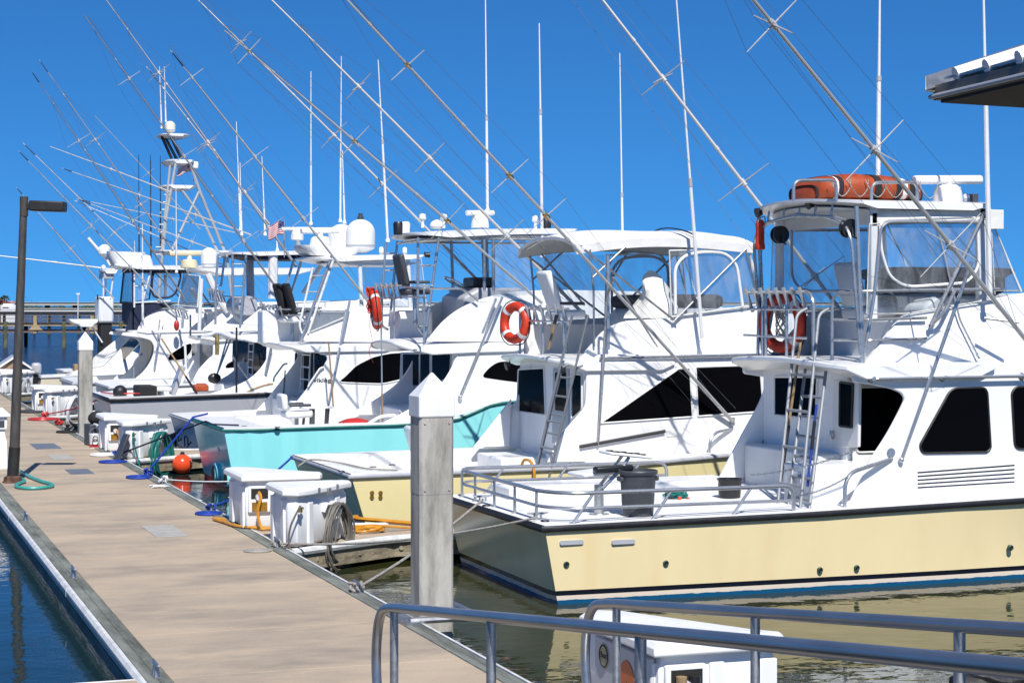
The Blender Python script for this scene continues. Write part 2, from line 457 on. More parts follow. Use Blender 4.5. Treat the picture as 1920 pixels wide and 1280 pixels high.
        ends = {0:[],1:[],2:[],3:[]}
        for f in fr:
            c = base.lerp(tip, f)-V((0,0,sag*f*f)); q = MB(); l = sp*(1.1-.5*f)
            for i, d in enumerate((a*.9+b2*.45, -a*.9-b2*.45, b2*.9-a*.45, -b2*.9+a*.45)):
                q.tube([c, c+d*l], [.011,.006], 6); ends[i].append(c+d*l)
            so = q.build('spreader', M['pole'], o)
            rr = r0+(r1-r0)*f
            MB().tube([c-ax*.05, c+ax*.05], rr*1.7, 8).build('hub', hub or M['pole'], so)
        for f in (.42,.66,.86):
            c = base.lerp(tip, f)-V((0,0,sag*f*f)); rr = r0+(r1-r0)*f
            MB().tube([c-ax*.03, c+ax*.03], rr*1.35, 8).build('joint', M['pole'], o)
        if wires:
            q = MB()
            for i in range(4):
                q.tube([base+ax*.3]+ends[i]+[base.lerp(tip, min(1, fr[-1]+.18))], .0028, 4)
            for k, off in enumerate((V((.9,-.25,0)), V((1.6,-.1,0)))):
                c = base.lerp(tip, (.97,.6)[k])
                q.tube([c, V((base.x,base.y,base.z))+off*(1 if base.x < tip.x else 1)+V((-1.6,0,.2))], .0025, 4)
            q.build('rigging', M['wire'], o)
        if brace: MB().tube([V(p) for p in brace], .022, 8).build('brace', M['steel'], o)
        if dark:
            c0 = base.lerp(tip, 1-dark)-V((0,0,sag*(1-dark)**2)); MB().tube([c0, P[-1]], [r1*1.6, r1*.9], 8).build('tip', M['blackmetal'], o)
        return o
    def antenna(s, b, t, r=.017, fer=.45, m=None):
        b, t = V(b), V(t); q = b.lerp(t, fer)
        o = MB().tube([b, q, q, t], [r*1.15, r, r*.72, r*.42], 8).build('antenna', m or M['whitemetal'], s.r)
        MB().tube([b.lerp(t, fer-.012), b.lerp(t, fer+.012)], r*1.25, 8).build('ferrule', M['mirror'], o)
        MB().lathe(b, [(0,-.02),(.045,-.02),(.045,.02),(.022,.07),(0,.07)], 10).build('mount', M['plastic'], o)
        return o
    def launcher(s, p, q, n=7, drop=.42, tilt=(-.10,0,.0), tr=.024, m=None):
        """rod holder rack between p and q"""
        p, q = V(p), V(q); o = MB().tube([p, q], .019, 8).tube([p-V((0,0,drop*.62)), q-V((0,0,drop*.62))], .016, 8).build('rod_rack', M['steel'], s.r)
        for k in range(n):
            c = p.lerp(q, (k+.5)/n); d = V((-.13,0,.36)).normalized()
            nn = (q-p).normalized()
            MB().tube([c-d*.26+V((-.03,0,0)), c+d*.06+V((-.03,0,0))], tr, 10).build('rod_holder', m or M['alu'], o)
        return o
    def radar(s, c, length=1.2, ang=0, sc=1.0, m=None):
        c = V(c)
        MBp = MB().lathe(c, [(0,0),(.2*sc,0),(.2*sc,.05),(.19*sc,.12),(.17*sc,.22),(.12*sc,.25),(0,.25)], 20)
        o = MBp.build('radar_base', m or M['plastic'], s.r, bevel=.01)
        h = c+V((0,0,.31*sc+.02)); d = V((cos(ang), sin(ang), .03))
        q = MB(); n = 7
        pr = [(-.065*sc,-.04*sc),(-.03*sc,-.055*sc),(.03*sc,-.055*sc),(.065*sc,-.04*sc),(.065*sc,.03*sc),(.03*sc,.06*sc),(-.03*sc,.06*sc),(-.065*sc,.03*sc)]
        q.sweep([h-d*length/2, h+d*length/2], pr); q.build('radar_bar', m or M['plastic'], o, bevel=.02)
        MB().tube([c+V((0,0,.24)), h], .06*sc, 10).build('spindle', M['plastic'], o)
        return o
    def dome(s, c, r, h, name='satellite_dome', tip=False, m=None, foot=True):
        c = V(c); hb = h-r*.95
        pr = [(0,0),(r*.4,0),(r*.55,.04*h),(r*.95,.14*h),(r*1.0,.2*h),(r*1.0,max(.25*h, hb))]
        z1 = max(.25*h, hb)
        pr += [(r*cos(a), z1+(h-z1)*sin(a)) for a in [pi/2*k/9 for k in range(1,9)]]+[(0,h)]
        o = MB().lathe(c, pr, 28).build(name, m or M['plastic'], s.r, ang=20)
        MB().lathe(c+V((0,0,.215*h)), [(r*.995,-.02),(r*1.006,-.02),(r*1.006,.02),(r*.995,.02)], 28).build('dome_seam', M['mirror'], o)
        if tip:
            MB().lathe(c+V((0,0,h)), [(0,-.01),(.07,0),(.07,.06),(.05,.07),(.05,.13),(0,.13)], 12).build('anchor_light', M['grey'], o)
        return o
    def light(s, c, d=(-.06,0,-.02), m=None):
        c = V(c); d = V(d)
        return MB().tube([c, c+d], [.05,.065], 12).tube([c-d*.2, c+V((0,0,.07))], .012, 6).build('spotlight', m or M['blackmetal'], s.r)
    def chair(s, c, m=None, back=.6, back_m=None, tilt=.25):
        c = V(c); o = MB().tube([c-V((0,0,.55)), c], .04, 10).build('helm_chair', M['steel'], s.r)
        MB().obox(c+V((0,0,.05)), (.5,.52,.13), (0,-.05,0)).build('seat', m or M['plastic'], o, bevel=.04)
        MB().obox(c+V((-.26-.0,0,.12+back/2)), (.11,.5,back), (0,-tilt,0)).build('backrest', back_m or m or M['plastic'], o, bevel=.045)
        for q in (-1,1): MB().obox(c+V((0,q*.3,.22)), (.4,.06,.05)).build('armrest', M['grey'], o, bevel=.02)
        return o
    def curtain(s, pts, m=None, border=None, br=.012, th=.004, rr=.0):
        """flexible clear panel with its own thickness; pts = corner points in order"""
        P = [V(p) for p in pts]; n = (P[1]-P[0]).cross(P[2]-P[0]).normalized()*th
        mb = MB().loft([[p-n for p in P],[p+n for p in P]])
        o = mb.build('clear_curtain', m or M['vinyl'], s.r, smooth=False)
        if border is not None: MB().tube(fillet(P, rr, True) if rr else P, br, 6, True).build('curtain_edge', border, o)
        return o
    def wheel(s, c, r=.2, tilt=.6):
        c = V(c); R = Matrix.Rotation(tilt, 3, 'Y')
        q = MB(); ring = [c+R@V((r*cos(a), r*sin(a), 0)) for a in [2*pi*k/24 for k in range(24)]]
        q.tube(ring, .016, 6, True)
        for k in range(3): q.tube([c, c+R@V((r*cos(2*pi*k/3), r*sin(2*pi*k/3), 0))], .012, 6)
        q.tube([c, c-R@V((0,0,.2))], .03, 8)
        return q.build('steering_wheel', M['steel'], s.r)
    def bow_rail(s, m=None, x0=.55):
        q = MB(); n = 10; pts = []
        for sg in (-1,1):
            P = []
            for k in range(n+1):
                x = s.X0+s.L*(x0+(.985-x0)*k/n); P.append(V((x, s.yc+sg*max(.05, s.w(x)-.08), s.zg(x)+.55)))
                if k % 2 == 0: q.tube([V((x, s.yc+sg*max(.05, s.w(x)-.08), s.zg(x))), P[-1]], .014, 6)
            q.tube(P, .018, 8)
        return q.build('bow_rail', m or M['steel'], s.r)
M['wire'] = mat('rigging_wire', (.22,.23,.25), .5, .6, .1, 5)
def life_ring(name, label, c, nrm, R=.36, r=.075, squash=1.0, grp='orange life rings hung on the boats'):
    c = V(c); n = V(nrm).normalized(); a = n.cross(V((0,0,1))).normalized(); b = a.cross(n)
    pts = [c+(a*cos(t)+b*sin(t))*R for t in [2*pi*k/40 for k in range(40)]]
    o = MB().tube(pts, r, 12, True).build(name, M['ring'])
    tag(o, label, 'life ring', grp)
    for k in range(4):
        t0 = pi/4+k*pi/2
        q = [c+(a*cos(t)+b*sin(t))*R for t in (t0-.11, t0, t0+.11)]
        MB().tube(q, r*1.03, 12).build('reflective_band', M['flagwhite'], o)
    q = [c+(a*cos(t)+b*sin(t))*(R+r*(1.15+.5*abs(sin(2*t)))) for t in [2*pi*k/48 for k in range(48)]]
    MB().tube(q, .009, 5, True).build('grab_line', M['blackrope'], o)
    return o
def text_mesh(name, body, size, m, parent, loc, rot, extrude=.001, bold=0, shear=0, sx=1.0, align='CENTER'):
    cu = bpy.data.curves.new(name, 'FONT'); cu.body = body; cu.size = size; cu.align_x = align; cu.align_y = 'CENTER'
    cu.extrude = extrude; cu.offset = bold; cu.shear = shear
    t = bpy.data.objects.new(name+'_curve', cu)
    COL.objects.link(t); bpy.context.view_layer.update()
    me = bpy.data.meshes.new_from_object(t.evaluated_get(bpy.context.evaluated_depsgraph_get()))
    me.name = name; bpy.data.objects.remove(t); bpy.data.curves.remove(cu)
    from mathutils import Euler
    R = Euler(rot).to_matrix()
    for v in me.vertices: v.co = R@V((v.co.x*sx, v.co.y, v.co.z))
    me.materials.clear(); me.materials.append(m)
    o = bpy.data.objects.new(name, me); COL.objects.link(o); WLOC[o.name] = V(loc)
    if parent is not None: o.parent = parent; o.location = V(loc)-WLOC[parent.name]
    else: o.location = loc
    return o
# ---------------------------------------------------------------- camera, sky, sun
cam = bpy.data.cameras.new('camera'); co = bpy.data.objects.new('camera', cam); COL.objects.link(co)
co.location = (0,0,EYE); co.rotation_euler = (pi/2, 0, -TH)
cam.sensor_width = 36; cam.lens = F/1920*36; cam.shift_y = -65/1920; cam.clip_end = 8000; cam.clip_start = .2
SC.camera = co
SUN = V((-.15,-.98,1.20)).normalized()
w = bpy.data.worlds.new('World'); SC.world = w; w.use_nodes = True
nt = w.node_tree; bg = nt.nodes['Background']
sky = nt.nodes.new('ShaderNodeTexSky'); sky.sky_type = 'NISHITA'; sky.sun_disc = False
sky.sun_elevation = math.asin(SUN.z); sky.sun_rotation = atan2(SUN.x, SUN.y)
sky.altitude = 0; sky.air_density = 1.0; sky.dust_density = .1; sky.ozone_density = 6.0
gx = nt.nodes.new('ShaderNodeTexCoord'); mpv = nt.nodes.new('ShaderNodeMapping'); mpv.inputs['Scale'].default_value = (1,1,1.15); mpv.inputs['Location'].default_value = (0,0,.125)
nt.links.new(gx.outputs['Generated'], mpv.inputs[0]); nt.links.new(mpv.outputs[0], sky.inputs[0])   # thin the low haze band
tint = nt.nodes.new('ShaderNodeMixRGB'); tint.blend_type = 'MULTIPLY'; tint.inputs[0].default_value = 1; tint.inputs[2].default_value = (.25,.73,1.12,1)
nt.links.new(sky.outputs[0], tint.inputs[1]); nt.links.new(tint.outputs[0], bg.inputs[0]); bg.inputs[1].default_value = .09
sl = bpy.data.lights.new('sun', 'SUN'); sl.energy = 5.0; sl.angle = radians(.5); sl.color = (1,.965,.91)
so = bpy.data.objects.new('sun', sl); COL.objects.link(so); so.rotation_euler = (-SUN).to_track_quat('-Z','Y').to_euler()
so.location = (-20,-40,60)
SC.view_settings.view_transform = 'Standard'; SC.view_settings.look = 'None'; SC.view_settings.exposure = .24; SC.view_settings.gamma = 1
SC.cycles.max_bounces = 10; SC.cycles.transparent_max_bounces = 24; SC.cycles.glossy_bounces = 5; SC.cycles.sample_clamp_indirect = 6
# ---------------------------------------------------------------- water
def water_mat():
    m = bpy.data.materials.new('harbour_water'); m.use_nodes = True
    nt = m.node_tree; N = nt.nodes; L = nt.links; b = N['Principled BSDF']
    g = N.new('ShaderNodeNewGeometry')
    b.inputs['Roughness'].default_value = .03; b.inputs['IOR'].default_value = 1.33
    n0 = N.new('ShaderNodeTexNoise'); n0.inputs['Scale'].default_value = .25; L.new(g.outputs['Position'], n0.inputs['Vector'])
    cr = N.new('ShaderNodeValToRGB'); cr.color_ramp.elements[0].color = (.004,.016,.022,1); cr.color_ramp.elements[1].color = (.014,.030,.026,1)
    L.new(n0.outputs['Fac'], cr.inputs[0]); L.new(cr.outputs[0], b.inputs['Base Color'])
    hs = None
    # murky olive basin between dock and berths, with the cream hull's reflection painted in
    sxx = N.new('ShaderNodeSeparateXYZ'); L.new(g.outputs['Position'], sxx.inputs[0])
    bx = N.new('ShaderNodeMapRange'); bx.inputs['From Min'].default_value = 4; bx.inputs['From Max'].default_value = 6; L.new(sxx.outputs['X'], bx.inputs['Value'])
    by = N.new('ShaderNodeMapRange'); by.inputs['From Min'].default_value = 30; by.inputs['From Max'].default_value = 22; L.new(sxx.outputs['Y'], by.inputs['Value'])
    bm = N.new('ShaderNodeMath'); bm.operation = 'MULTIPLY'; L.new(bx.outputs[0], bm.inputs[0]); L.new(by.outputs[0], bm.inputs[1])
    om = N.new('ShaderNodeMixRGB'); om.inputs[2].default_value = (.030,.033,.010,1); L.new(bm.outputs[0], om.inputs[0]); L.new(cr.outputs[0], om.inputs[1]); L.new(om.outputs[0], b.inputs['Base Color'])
    # distance from the berths: the open water is rougher than the basin
    sx = N.new('ShaderNodeSeparateXYZ'); L.new(g.outputs['Position'], sx.inputs[0])
    op = N.new('ShaderNodeMapRange'); op.inputs['From Min'].default_value = 72; op.inputs['From Max'].default_value = 95; op.inputs['To Min'].default_value = 0; op.inputs['To Max'].default_value = 1
    L.new(sx.outputs['Y'], op.inputs['Value'])
    for sc, amp, st in ((.9,1.0,(1,1.0,1)), (3.2,.30,(1,1.5,1)), (9,.07,(1,1.3,1))):
        mp = N.new('ShaderNodeMapping'); mp.inputs['Scale'].default_value = st; mp.inputs['Rotation'].default_value = (0,0,.35); L.new(g.outputs['Position'], mp.inputs[0])
        nz = N.new('ShaderNodeTexNoise'); nz.inputs['Scale'].default_value = sc; nz.inputs['Detail'].default_value = 2; nz.inputs['Distortion'].default_value = .35
        L.new(mp.outputs[0], nz.inputs['Vector'])
        mu = N.new('ShaderNodeMath'); mu.operation = 'MULTIPLY'; mu.inputs[1].default_value = amp; L.new(nz.outputs['Fac'], mu.inputs[0])
        if hs is None: hs = mu.outputs[0]
        else:
            ad = N.new('ShaderNodeMath'); L.new(hs, ad.inputs[0]); L.new(mu.outputs[0], ad.inputs[1]); hs = ad.outputs[0]
    rg = N.new('ShaderNodeMapRange'); L.new(op.outputs[0], rg.inputs['Value']); rg.inputs['To Min'].default_value = .025; rg.inputs['To Max'].default_value = .16; L.new(rg.outputs[0], b.inputs['Roughness'])
    ow = N.new('ShaderNodeMixRGB'); ow.inputs[2].default_value = (.003,.022,.075,1); L.new(op.outputs[0], ow.inputs[0]); L.new(om.outputs[0], ow.inputs[1]); L.new(ow.outputs[0], b.inputs['Base Color'])
    st = N.new('ShaderNodeMapRange'); L.new(op.outputs[0], st.inputs['Value']); st.inputs['To Min'].default_value = .0115; st.inputs['To Max'].default_value = 3.2
    mu = N.new('ShaderNodeMath'); mu.operation = 'MULTIPLY'; L.new(hs, mu.inputs[0]); L.new(st.outputs[0], mu.inputs[1])
    bp = N.new('ShaderNodeBump'); bp.inputs['Strength'].default_value = 1; bp.inputs['Distance'].default_value = 1.0
    L.new(mu.outputs[0], bp.inputs['Height']); L.new(bp.outputs[0], b.inputs['Normal'])
    return m
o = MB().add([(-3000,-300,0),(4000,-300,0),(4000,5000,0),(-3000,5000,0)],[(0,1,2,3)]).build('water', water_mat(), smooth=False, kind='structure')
# ---------------------------------------------------------------- the dock
DX0, DX1 = 2.14, 4.86
def concrete_mat():
    m = mat('dock_concrete', (.45,.355,.25), .85, 0, .1, 1.1, (.6,1.3,1), bump=.25, bs=60, coord='World', col2=(.36,.29,.212), thr=(.36,.60))
    nt = m.node_tree; N = nt.nodes; L = nt.links; b = N['Principled BSDF']
    base = b.inputs['Base Color'].links[0].from_socket
    g = N.new('ShaderNodeNewGeometry'); sx = N.new('ShaderNodeSeparateXYZ'); L.new(g.outputs['Position'], sx.inputs[0])
    # dark worn blotches, drawn out across the dock
    mp = N.new('ShaderNodeMapping'); mp.inputs['Scale'].default_value = (.62,1.25,1); mp.inputs['Location'].default_value = (3.1,7.7,0); L.new(g.outputs['Position'], mp.inputs[0])
    nz = N.new('ShaderNodeTexNoise'); nz.inputs['Scale'].default_value = .9; nz.inputs['Detail'].default_value = 9; nz.inputs['Roughness'].default_value = .68; L.new(mp.outputs[0], nz.inputs['Vector'])
    r = N.new('ShaderNodeMapRange'); r.inputs['From Min'].default_value = .48; r.inputs['From Max'].default_value = .70; r.inputs['To Max'].default_value = .7; L.new(nz.outputs['Fac'], r.inputs['Value'])
    mx = N.new('ShaderNodeMixRGB'); mx.inputs[2].default_value = (.19,.165,.14,1); L.new(r.outputs[0], mx.inputs[0]); L.new(base, mx.inputs[1])
    # fine broom texture lines
    mp2 = N.new('ShaderNodeMapping'); mp2.inputs['Scale'].default_value = (2.2,70,1); L.new(g.outputs['Position'], mp2.inputs[0])
    n2 = N.new('ShaderNodeTexNoise'); n2.inputs['Scale'].default_value = 1; n2.inputs['Detail'].default_value = 4; L.new(mp2.outputs[0], n2.inputs['Vector'])
    r2 = N.new('ShaderNodeMapRange'); r2.inputs['From Min'].default_value = .55; r2.inputs['From Max'].default_value = .8; r2.inputs['To Max'].default_value = .13; L.new(n2.outputs['Fac'], r2.inputs['Value'])
    mx2 = N.new('ShaderNodeMixRGB'); mx2.inputs[2].default_value = (.27,.235,.2,1); L.new(r2.outputs[0], mx2.inputs[0]); L.new(mx.outputs[0], mx2.inputs[1])
    n3 = N.new('ShaderNodeTexNoise'); n3.inputs['Scale'].default_value = 55; n3.inputs['Detail'].default_value = 2; L.new(g.outputs['Position'], n3.inputs['Vector'])
    r3 = N.new('ShaderNodeMapRange'); r3.inputs['From Min'].default_value = .63; r3.inputs['From Max'].default_value = .72; r3.inputs['To Max'].default_value = .5; L.new(n3.outputs['Fac'], r3.inputs['Value'])
    mx3 = N.new('ShaderNodeMixRGB'); mx3.inputs[2].default_value = (.2,.17,.14,1); L.new(r3.outputs[0], mx3.inputs[0]); L.new(mx2.outputs[0], mx3.inputs[1])
    L.new(mx3.outputs[0], b.inputs['Base Color'])
    return m
M['concrete'] = concrete_mat()
d = MB(); y = -2.0
joints = [-2, 1.6, 4.3, 6.9, 9.5, 12.1, 14.4, 16.35, 19.0, 21.55, 24.1, 27.1]
while joints[-1] < 96: joints.append(joints[-1]+2.55)
for a, b2 in zip(joints, joints[1:]): d.box((DX0+.2, a+.0035, -.12), (DX1-.17, b2-.0035, DK))
dock = d.build('dock', M['concrete'], smooth=False, bevel=.004, seg=1, kind='structure')
MB().box((DX0+.22,-2,-.1),(DX1-.2,96,DK-.025)).build('joint_bed', M['timber'], dock, smooth=False)
for side in (0,1):
    d = MB(); yy = -2.0; k = 0
    while yy < 96:
        ln = 4.2
        for q in range(2):
            wd = .092 if side == 0 else .076
            xa = (DX0+.006+q*.097) if side == 0 else (DX1-.165+q*.08)
            of = 1.9*q
            d.box((xa, yy+of+.006, -.02), (xa+wd, yy+of+ln-.006, DK+.008-.004*q))
        yy += ln
    d.build('edge_timber', M['timber'], dock, smooth=False, bevel=.008)
    xo = DX0 if side == 0 else DX1
    sg = -1 if side == 0 else 1
    d = MB()
    pr = [(0,-.075),(.03,-.07),(.052,-.03),(.052,.03),(.03,.06),(0,.062)]
    if side: pr = [(-a,b) for a,b in pr]
    yy = -2
    ring = lambda Y: [(xo-a if side == 0 else xo-a, Y, DK-.055+b) for a,b in pr]
    while yy < 96:
        if side == 0: d.loft([[(xo-a, yy+.01, DK-.055+b) for a,b in pr],[(xo-a, yy+7.1, DK-.055+b) for a,b in pr]])
        else: d.loft([[(xo-a, yy+.01, DK-.055+b) for a,b in pr],[(xo-a, yy+7.1, DK-.055+b) for a,b in pr]])
        yy += 7.12
    d.build('edge_bumper', M['bumper'], dock)
    d = MB(); d.box((xo+.012*sg-.02, -2, -.22),(xo+.012*sg+.02-.03*sg, 96, DK-.135)); 
    d.build('side_board', M['timber'], dock, smooth=False)
def cleat(x, y, label, rot=0, s=1.0, group='dock cleats', z=DK+.008):
    c, sn = cos(rot), sin(rot)
    R = lambda a, b, h: (x+a*c-b*sn, y+a*sn+b*c, z+h)
    m = MB()
    m.tube(fillet([R(0,-.14*s,.10*s), R(0,-.07*s,.085*s), R(0,.07*s,.085*s), R(0,.14*s,.10*s)], .05), [.012*s]+[.017*s]*12+[.012*s], 8) if False else m.tube([R(0,-.14*s,.105*s), R(0,-.08*s,.09*s), R(0,.08*s,.09*s), R(0,.14*s,.105*s)], [.010*s,.017*s,.017*s,.010*s], 8)
    for q in (-1,1): m.tube([R(0,q*.05*s,-.002), R(0,q*.045*s,.09*s)], [.026*s,.015*s], 8)
    m.obox(R(0,0,.003), (.06*s,.2*s,.012), (0,0,rot))
    return tag(m.build('dock_cleat', M['galv']), label, 'cleat', group)
for i, (u, v, lb) in enumerate(((303,1268,'galvanised cleat on the left timber edge of the dock, nearest the bottom of the photo'),
        (143,1083,'galvanised cleat in the middle of the near left timber edge of the dock'),
        (52,976,'galvanised cleat on the left timber edge just before the lamp post'))):
    p = at(u, v, Z=DK); cleat(DX0+.10, p.y, lb)
# finger docks
FY = [10.35, 23.05, 36.65, 51.2, 64.8, 78.5]
for k, fy in enumerate(FY):
    L = 13.0
    h = .60; g = 1.5
    x0 = DX1+.004
    m = MB(); zt = DK-.004
    m.prism([(x0,fy-g),(x0+1.55,fy-h),(x0+L,fy-h),(x0+L,fy+h),(x0+1.55,fy+h),(x0,fy+g)], zt-.16, zt, 'z')
    f = m.build('finger_dock', M['concrete'], smooth=False, bevel=.006, seg=1, kind='structure')
    for sg in (-1,1):
        pts = [(x0+.05,fy+sg*(g+.02)),(x0+1.55,fy+sg*(h+.03)),(x0+L,fy+sg*(h+.03))]
        m = MB()
        P3 = [V((a,b,zt-.16)) for a,b in pts]
        m.sweep(P3, [(-.03,-.10),(.03,-.10),(.03,.115),(-.03,.115)])
        for q in range(14):
            m.lathe((x0+.4+q*.62, fy+sg*(max(h, g-(.4+q*.62)*(g-h)/1.55)+.062), zt-.15), [(.0,-.02),(.03,-.02),(.03,.02),(0,.02)], 8, 'y')
        m.build('side_timber', M['timberx'], f, smooth=False, bevel=.006)
        m = MB(); m.tube([p+V((0,sg*.03,.13)) for p in fillet(P3, .3)], .05, 8)
        m.build('edge_bumper', M['bumper'], f)
# left-hand finger seen at the bottom corner
m = MB(); e1 = at(124,1279,Z=DK); m.box((-2.0, e1.y-1.6, DK-.16), (DX0-.06, e1.y-.06, DK-.004))
f = m.build('finger_dock', M['concrete'], smooth=False, kind='structure')
MB().tube([(-2,e1.y-.03,DK-.05),(DX0-.06,e1.y-.03,DK-.05)], .05, 8).build('edge_bumper', M['bumper'], f)
# cover plates let into the deck
def plate(pts, label, m, name='cover_plate', grp='deck cover plates', th=.006):
    P = [at(u, v, Z=DK) for u, v in pts]
    c = sum(P, V())/4
    # squared up along the dock axes
    x0 = min(p.x for p in P); x1 = max(p.x for p in P); y0 = min(p.y for p in P); y1 = max(p.y for p in P)
    xa = (P[0].x+P[3].x)/2; xb = (P[1].x+P[2].x)/2
    q = MB().box((xa, y0, DK+.001), (xb, y1, DK+th))
    for sx in (xa+.03, xb-.03):
        for sy in (y0+.03, y1-.03): q.lathe((sx,sy,DK+th),[(0,0),(.009,0),(.007,.003),(0,.003)],8)
    return tag(q.build(name, m, smooth=False, bevel=.003), label, 'cover plate', grp)
M['platemetal'] = mat('grey_plate_paint', (.17,.19,.23), .6, .2, .15, 6)
M['platepale'] = mat('pale_fibre_plate', (.40,.38,.34), .75, 0, .12, 5)
plate([(56,832),(104,832),(115,841),(66,841)], 'dark grey steel plate on the dock farthest beyond the lamp post', M['platemetal'])
plate([(89,853),(130,853),(138,861),(98,861)], 'pale cover plate on the dock between the two dark plates', M['platepale'])
plate([(122,880),(168,880),(176,888),(130,888)], 'dark grey plate beside the shadow of the lamp post', M['platemetal'])
plate([(262,986),(328,986),(352,1005),(292,1005)], 'large pale cover plate with a worn rim in the middle of the dock', M['platepale'])
# ---------------------------------------------------------------- concrete piles
def pile_mat():
    m = mat('pile_concrete', (.42,.40,.355), .85, 0, .12, 2.6, (2.0,2.0,.45), bump=.35, bs=34, col2=(.20,.19,.165), thr=(.34,.56))
    return m
M['pile'] = pile_mat()
def pile(x, y, w, ztop, zcap, label, rot=0):
    r = thing('concrete_pile', label, 'dock pile', (x,y,0), 'square concrete piles with white caps')
    a = w/2; ch = .022
    sq = [(x-a+ch,y-a),(x+a-ch,y-a),(x+a,y-a+ch),(x+a,y+a-ch),(x+a-ch,y+a),(x-a+ch,y+a),(x-a,y+a-ch),(x-a,y-a+ch)]
    m = MB().prism(sq, -1.5, ztop-.70, 'z'); sq2 = [(x+(px-x)*1.012, y+(py-y)*1.012) for px, py in sq]
    m.prism(sq2, ztop-.702, ztop+.05, 'z')
    for sx in (-.36,.36):
        for dz in (-.05,-.66): m.lathe((x+sx*w, y-a-.005, ztop+dz), [(0,-.006),(.011,-.006),(.011,.004),(0,.004)], 8, 'y')
    m.build('shaft', M['pile'], r, smooth=False)
    b = a+.013
    m = MB(); base = [(x-b,y-b),(x+b,y-b),(x+b,y+b),(x-b,y+b)]
    h = .19
    m.add([(p[0],p[1],ztop) for p in base]+[(p[0],p[1],ztop+h) for p in base]+[(x,y,zcap)],
          [(0,3,2,1),(0,1,5,4),(1,2,6,5),(2,3,7,6),(3,0,4,7),(4,5,8),(5,6,8),(6,7,8),(7,4,8)])
    m.build('cap', M['plastic'], r, smooth=False, bevel=.014)
    return r
pb = at(810,1163,Z=DK)
tp = pb.x*SA+pb.y*CA
pile(pb.x+.06, pb.y+.20, .322, EYE-(783-575)/F*tp, EYE-(697-575)/F*tp, 'near square concrete pile with white pyramid cap at the dock edge')
pb2 = at(160,811,Z=DK); tp2 = pb2.x*SA+pb2.y*CA
pile(pb2.x+.02, pb2.y+.2, .30, EYE-(657-575)/F*tp2, EYE-(621-575)/F*tp2, 'far square concrete pile with white pyramid cap beside the grey hulled boat')
# pile guide hoop round the near pile
m = MB(); x, y = pb.x+.06, pb.y+.20
m.tube(fillet([(DX1-.1,y-.32,DK+.03),(x+.34,y-.32,DK+.03),(x+.34,y+.32,DK+.03),(DX1-.1,y+.32,DK+.03)], .05), .032, 8)
m.box((DX1-.16,y-.42,DK+.005),(DX1-.02,y+.42,DK+.03)); m.tube([(x+.27,y-.3,DK+.06),(x+.27,y+.3,DK+.06)],.045,8)
tag(m.build('pile_guide', M['galv']), 'galvanised guide frame holding the near pile to the dock', 'pile guide')
# ---------------------------------------------------------------- lamp post
lb = at(24,904,Z=DK); tl = lb.x*SA+lb.y*CA
r = thing('lamp_post', 'weathered bronze lamp post with one box head on the dock', 'lamp post', (lb.x,lb.y,DK))
top = at(45,372,T=tl); mid = at(27.5,838,T=tl)
MB().tube([lb+V((0,0,.02)), mid, top], [.088,.083,.058], 16).build('pole', M['lampmetal'], r)
MB().tube([lb+V((0,0,.1)), mid], [.094,.092], 16).build('sleeve', M['lamphead'], r)
MB().lathe(lb, [(0,0),(.17,0),(.17,.012),(.15,.03),(.14,.09),(.10,.11),(0,.11)], 8).build('base', mat('rusty_base',(.16,.08,.05),.8,.2,.4,9), r, smooth=False)
rt = V((CA,-SA,0))
MB().tube([top-V((0,0,.29)), top+V((0,0,.03))], .067, 14).build('pole_cap', M['lampmetal'], r)
hc = at(90,387,T=tl)
MB().obox(hc, (.56,.30,.165), (0,radians(2),-TH)).build('lamp_head', M['lamphead'], r, bevel=.02)
MB().obox(top+V((0,0,-.13))+rt*.17, (.26,.09,.1), (0,0,-TH)).build('bracket', M['lamphead'], r, bevel=.012)
# ---------------------------------------------------------------- gangway with handrails
gr = thing('gangway', 'steel gangway with two tubular handrails coming down onto the near end of the dock', 'gangway', (3.8,10.6,DK))
A0 = at(728,1142,T=11.5); B0 = at(1128,1134,T=11.8)
sl_ = .1245
def rail(p0, post_us, curl):
    zz = lambda Y: p0.z+(p0.y-Y)*sl_
    X = p0.x
    pts = [V((X,p0.y+.14,zz(p0.y)-1.0)), V((X,p0.y+.30,zz(p0.y)-.34)), V((X,p0.y+.20,zz(p0.y)-.03)), V((X,p0.y-.12,zz(p0.y)+.03)), V((X,1.0,zz(1.0)+.02))]
    h = MB().tube(fillet(pts, [0,.3,.2,.3,0], n=8), .031, 16).build('handrail', M['rail'], gr)
    for u in post_us:
        Yp = None
        a = (u-960)/F; dx, dy = SA+a*CA, CA-a*SA
        t = X/dx; Yp = t*dy
        MB().tube([V((X,Yp,zz(Yp)-1.02)), V((X,Yp,zz(Yp)))], .026, 14).build('post', M['railpost'], h)
M['rail'] = mat('scuffed_steel_rail', (.34,.35,.365), .3, .8, .12, 9, (1,.2,1))
M['railpost'] = mat('galvanised_post', (.40,.41,.42), .5, .85, .2, 22, bump=.1, bs=150)
rail(A0, (739,921,1201,1990), 0)
rail(B0, (1156,1416,1799), 0)
m = MB(); m.add([(A0.x-.06,11.0,DK+.05),(B0.x+.06,11.0,DK+.05),(B0.x+.06,.6,DK+.05+10.4*sl_),(A0.x-.06,.6,DK+.05+10.4*sl_),
     (A0.x-.06,11.0,DK+.01),(B0.x+.06,11.0,DK+.01),(B0.x+.06,.6,DK-.05+10.4*sl_),(A0.x-.06,.6,DK-.05+10.4*sl_)],
     [(0,1,2,3),(7,6,5,4),(0,4,5,1),(1,5,6,2),(2,6,7,3),(3,7,4,0)])
m.build('ramp_deck', M['galv'], gr, smooth=False)
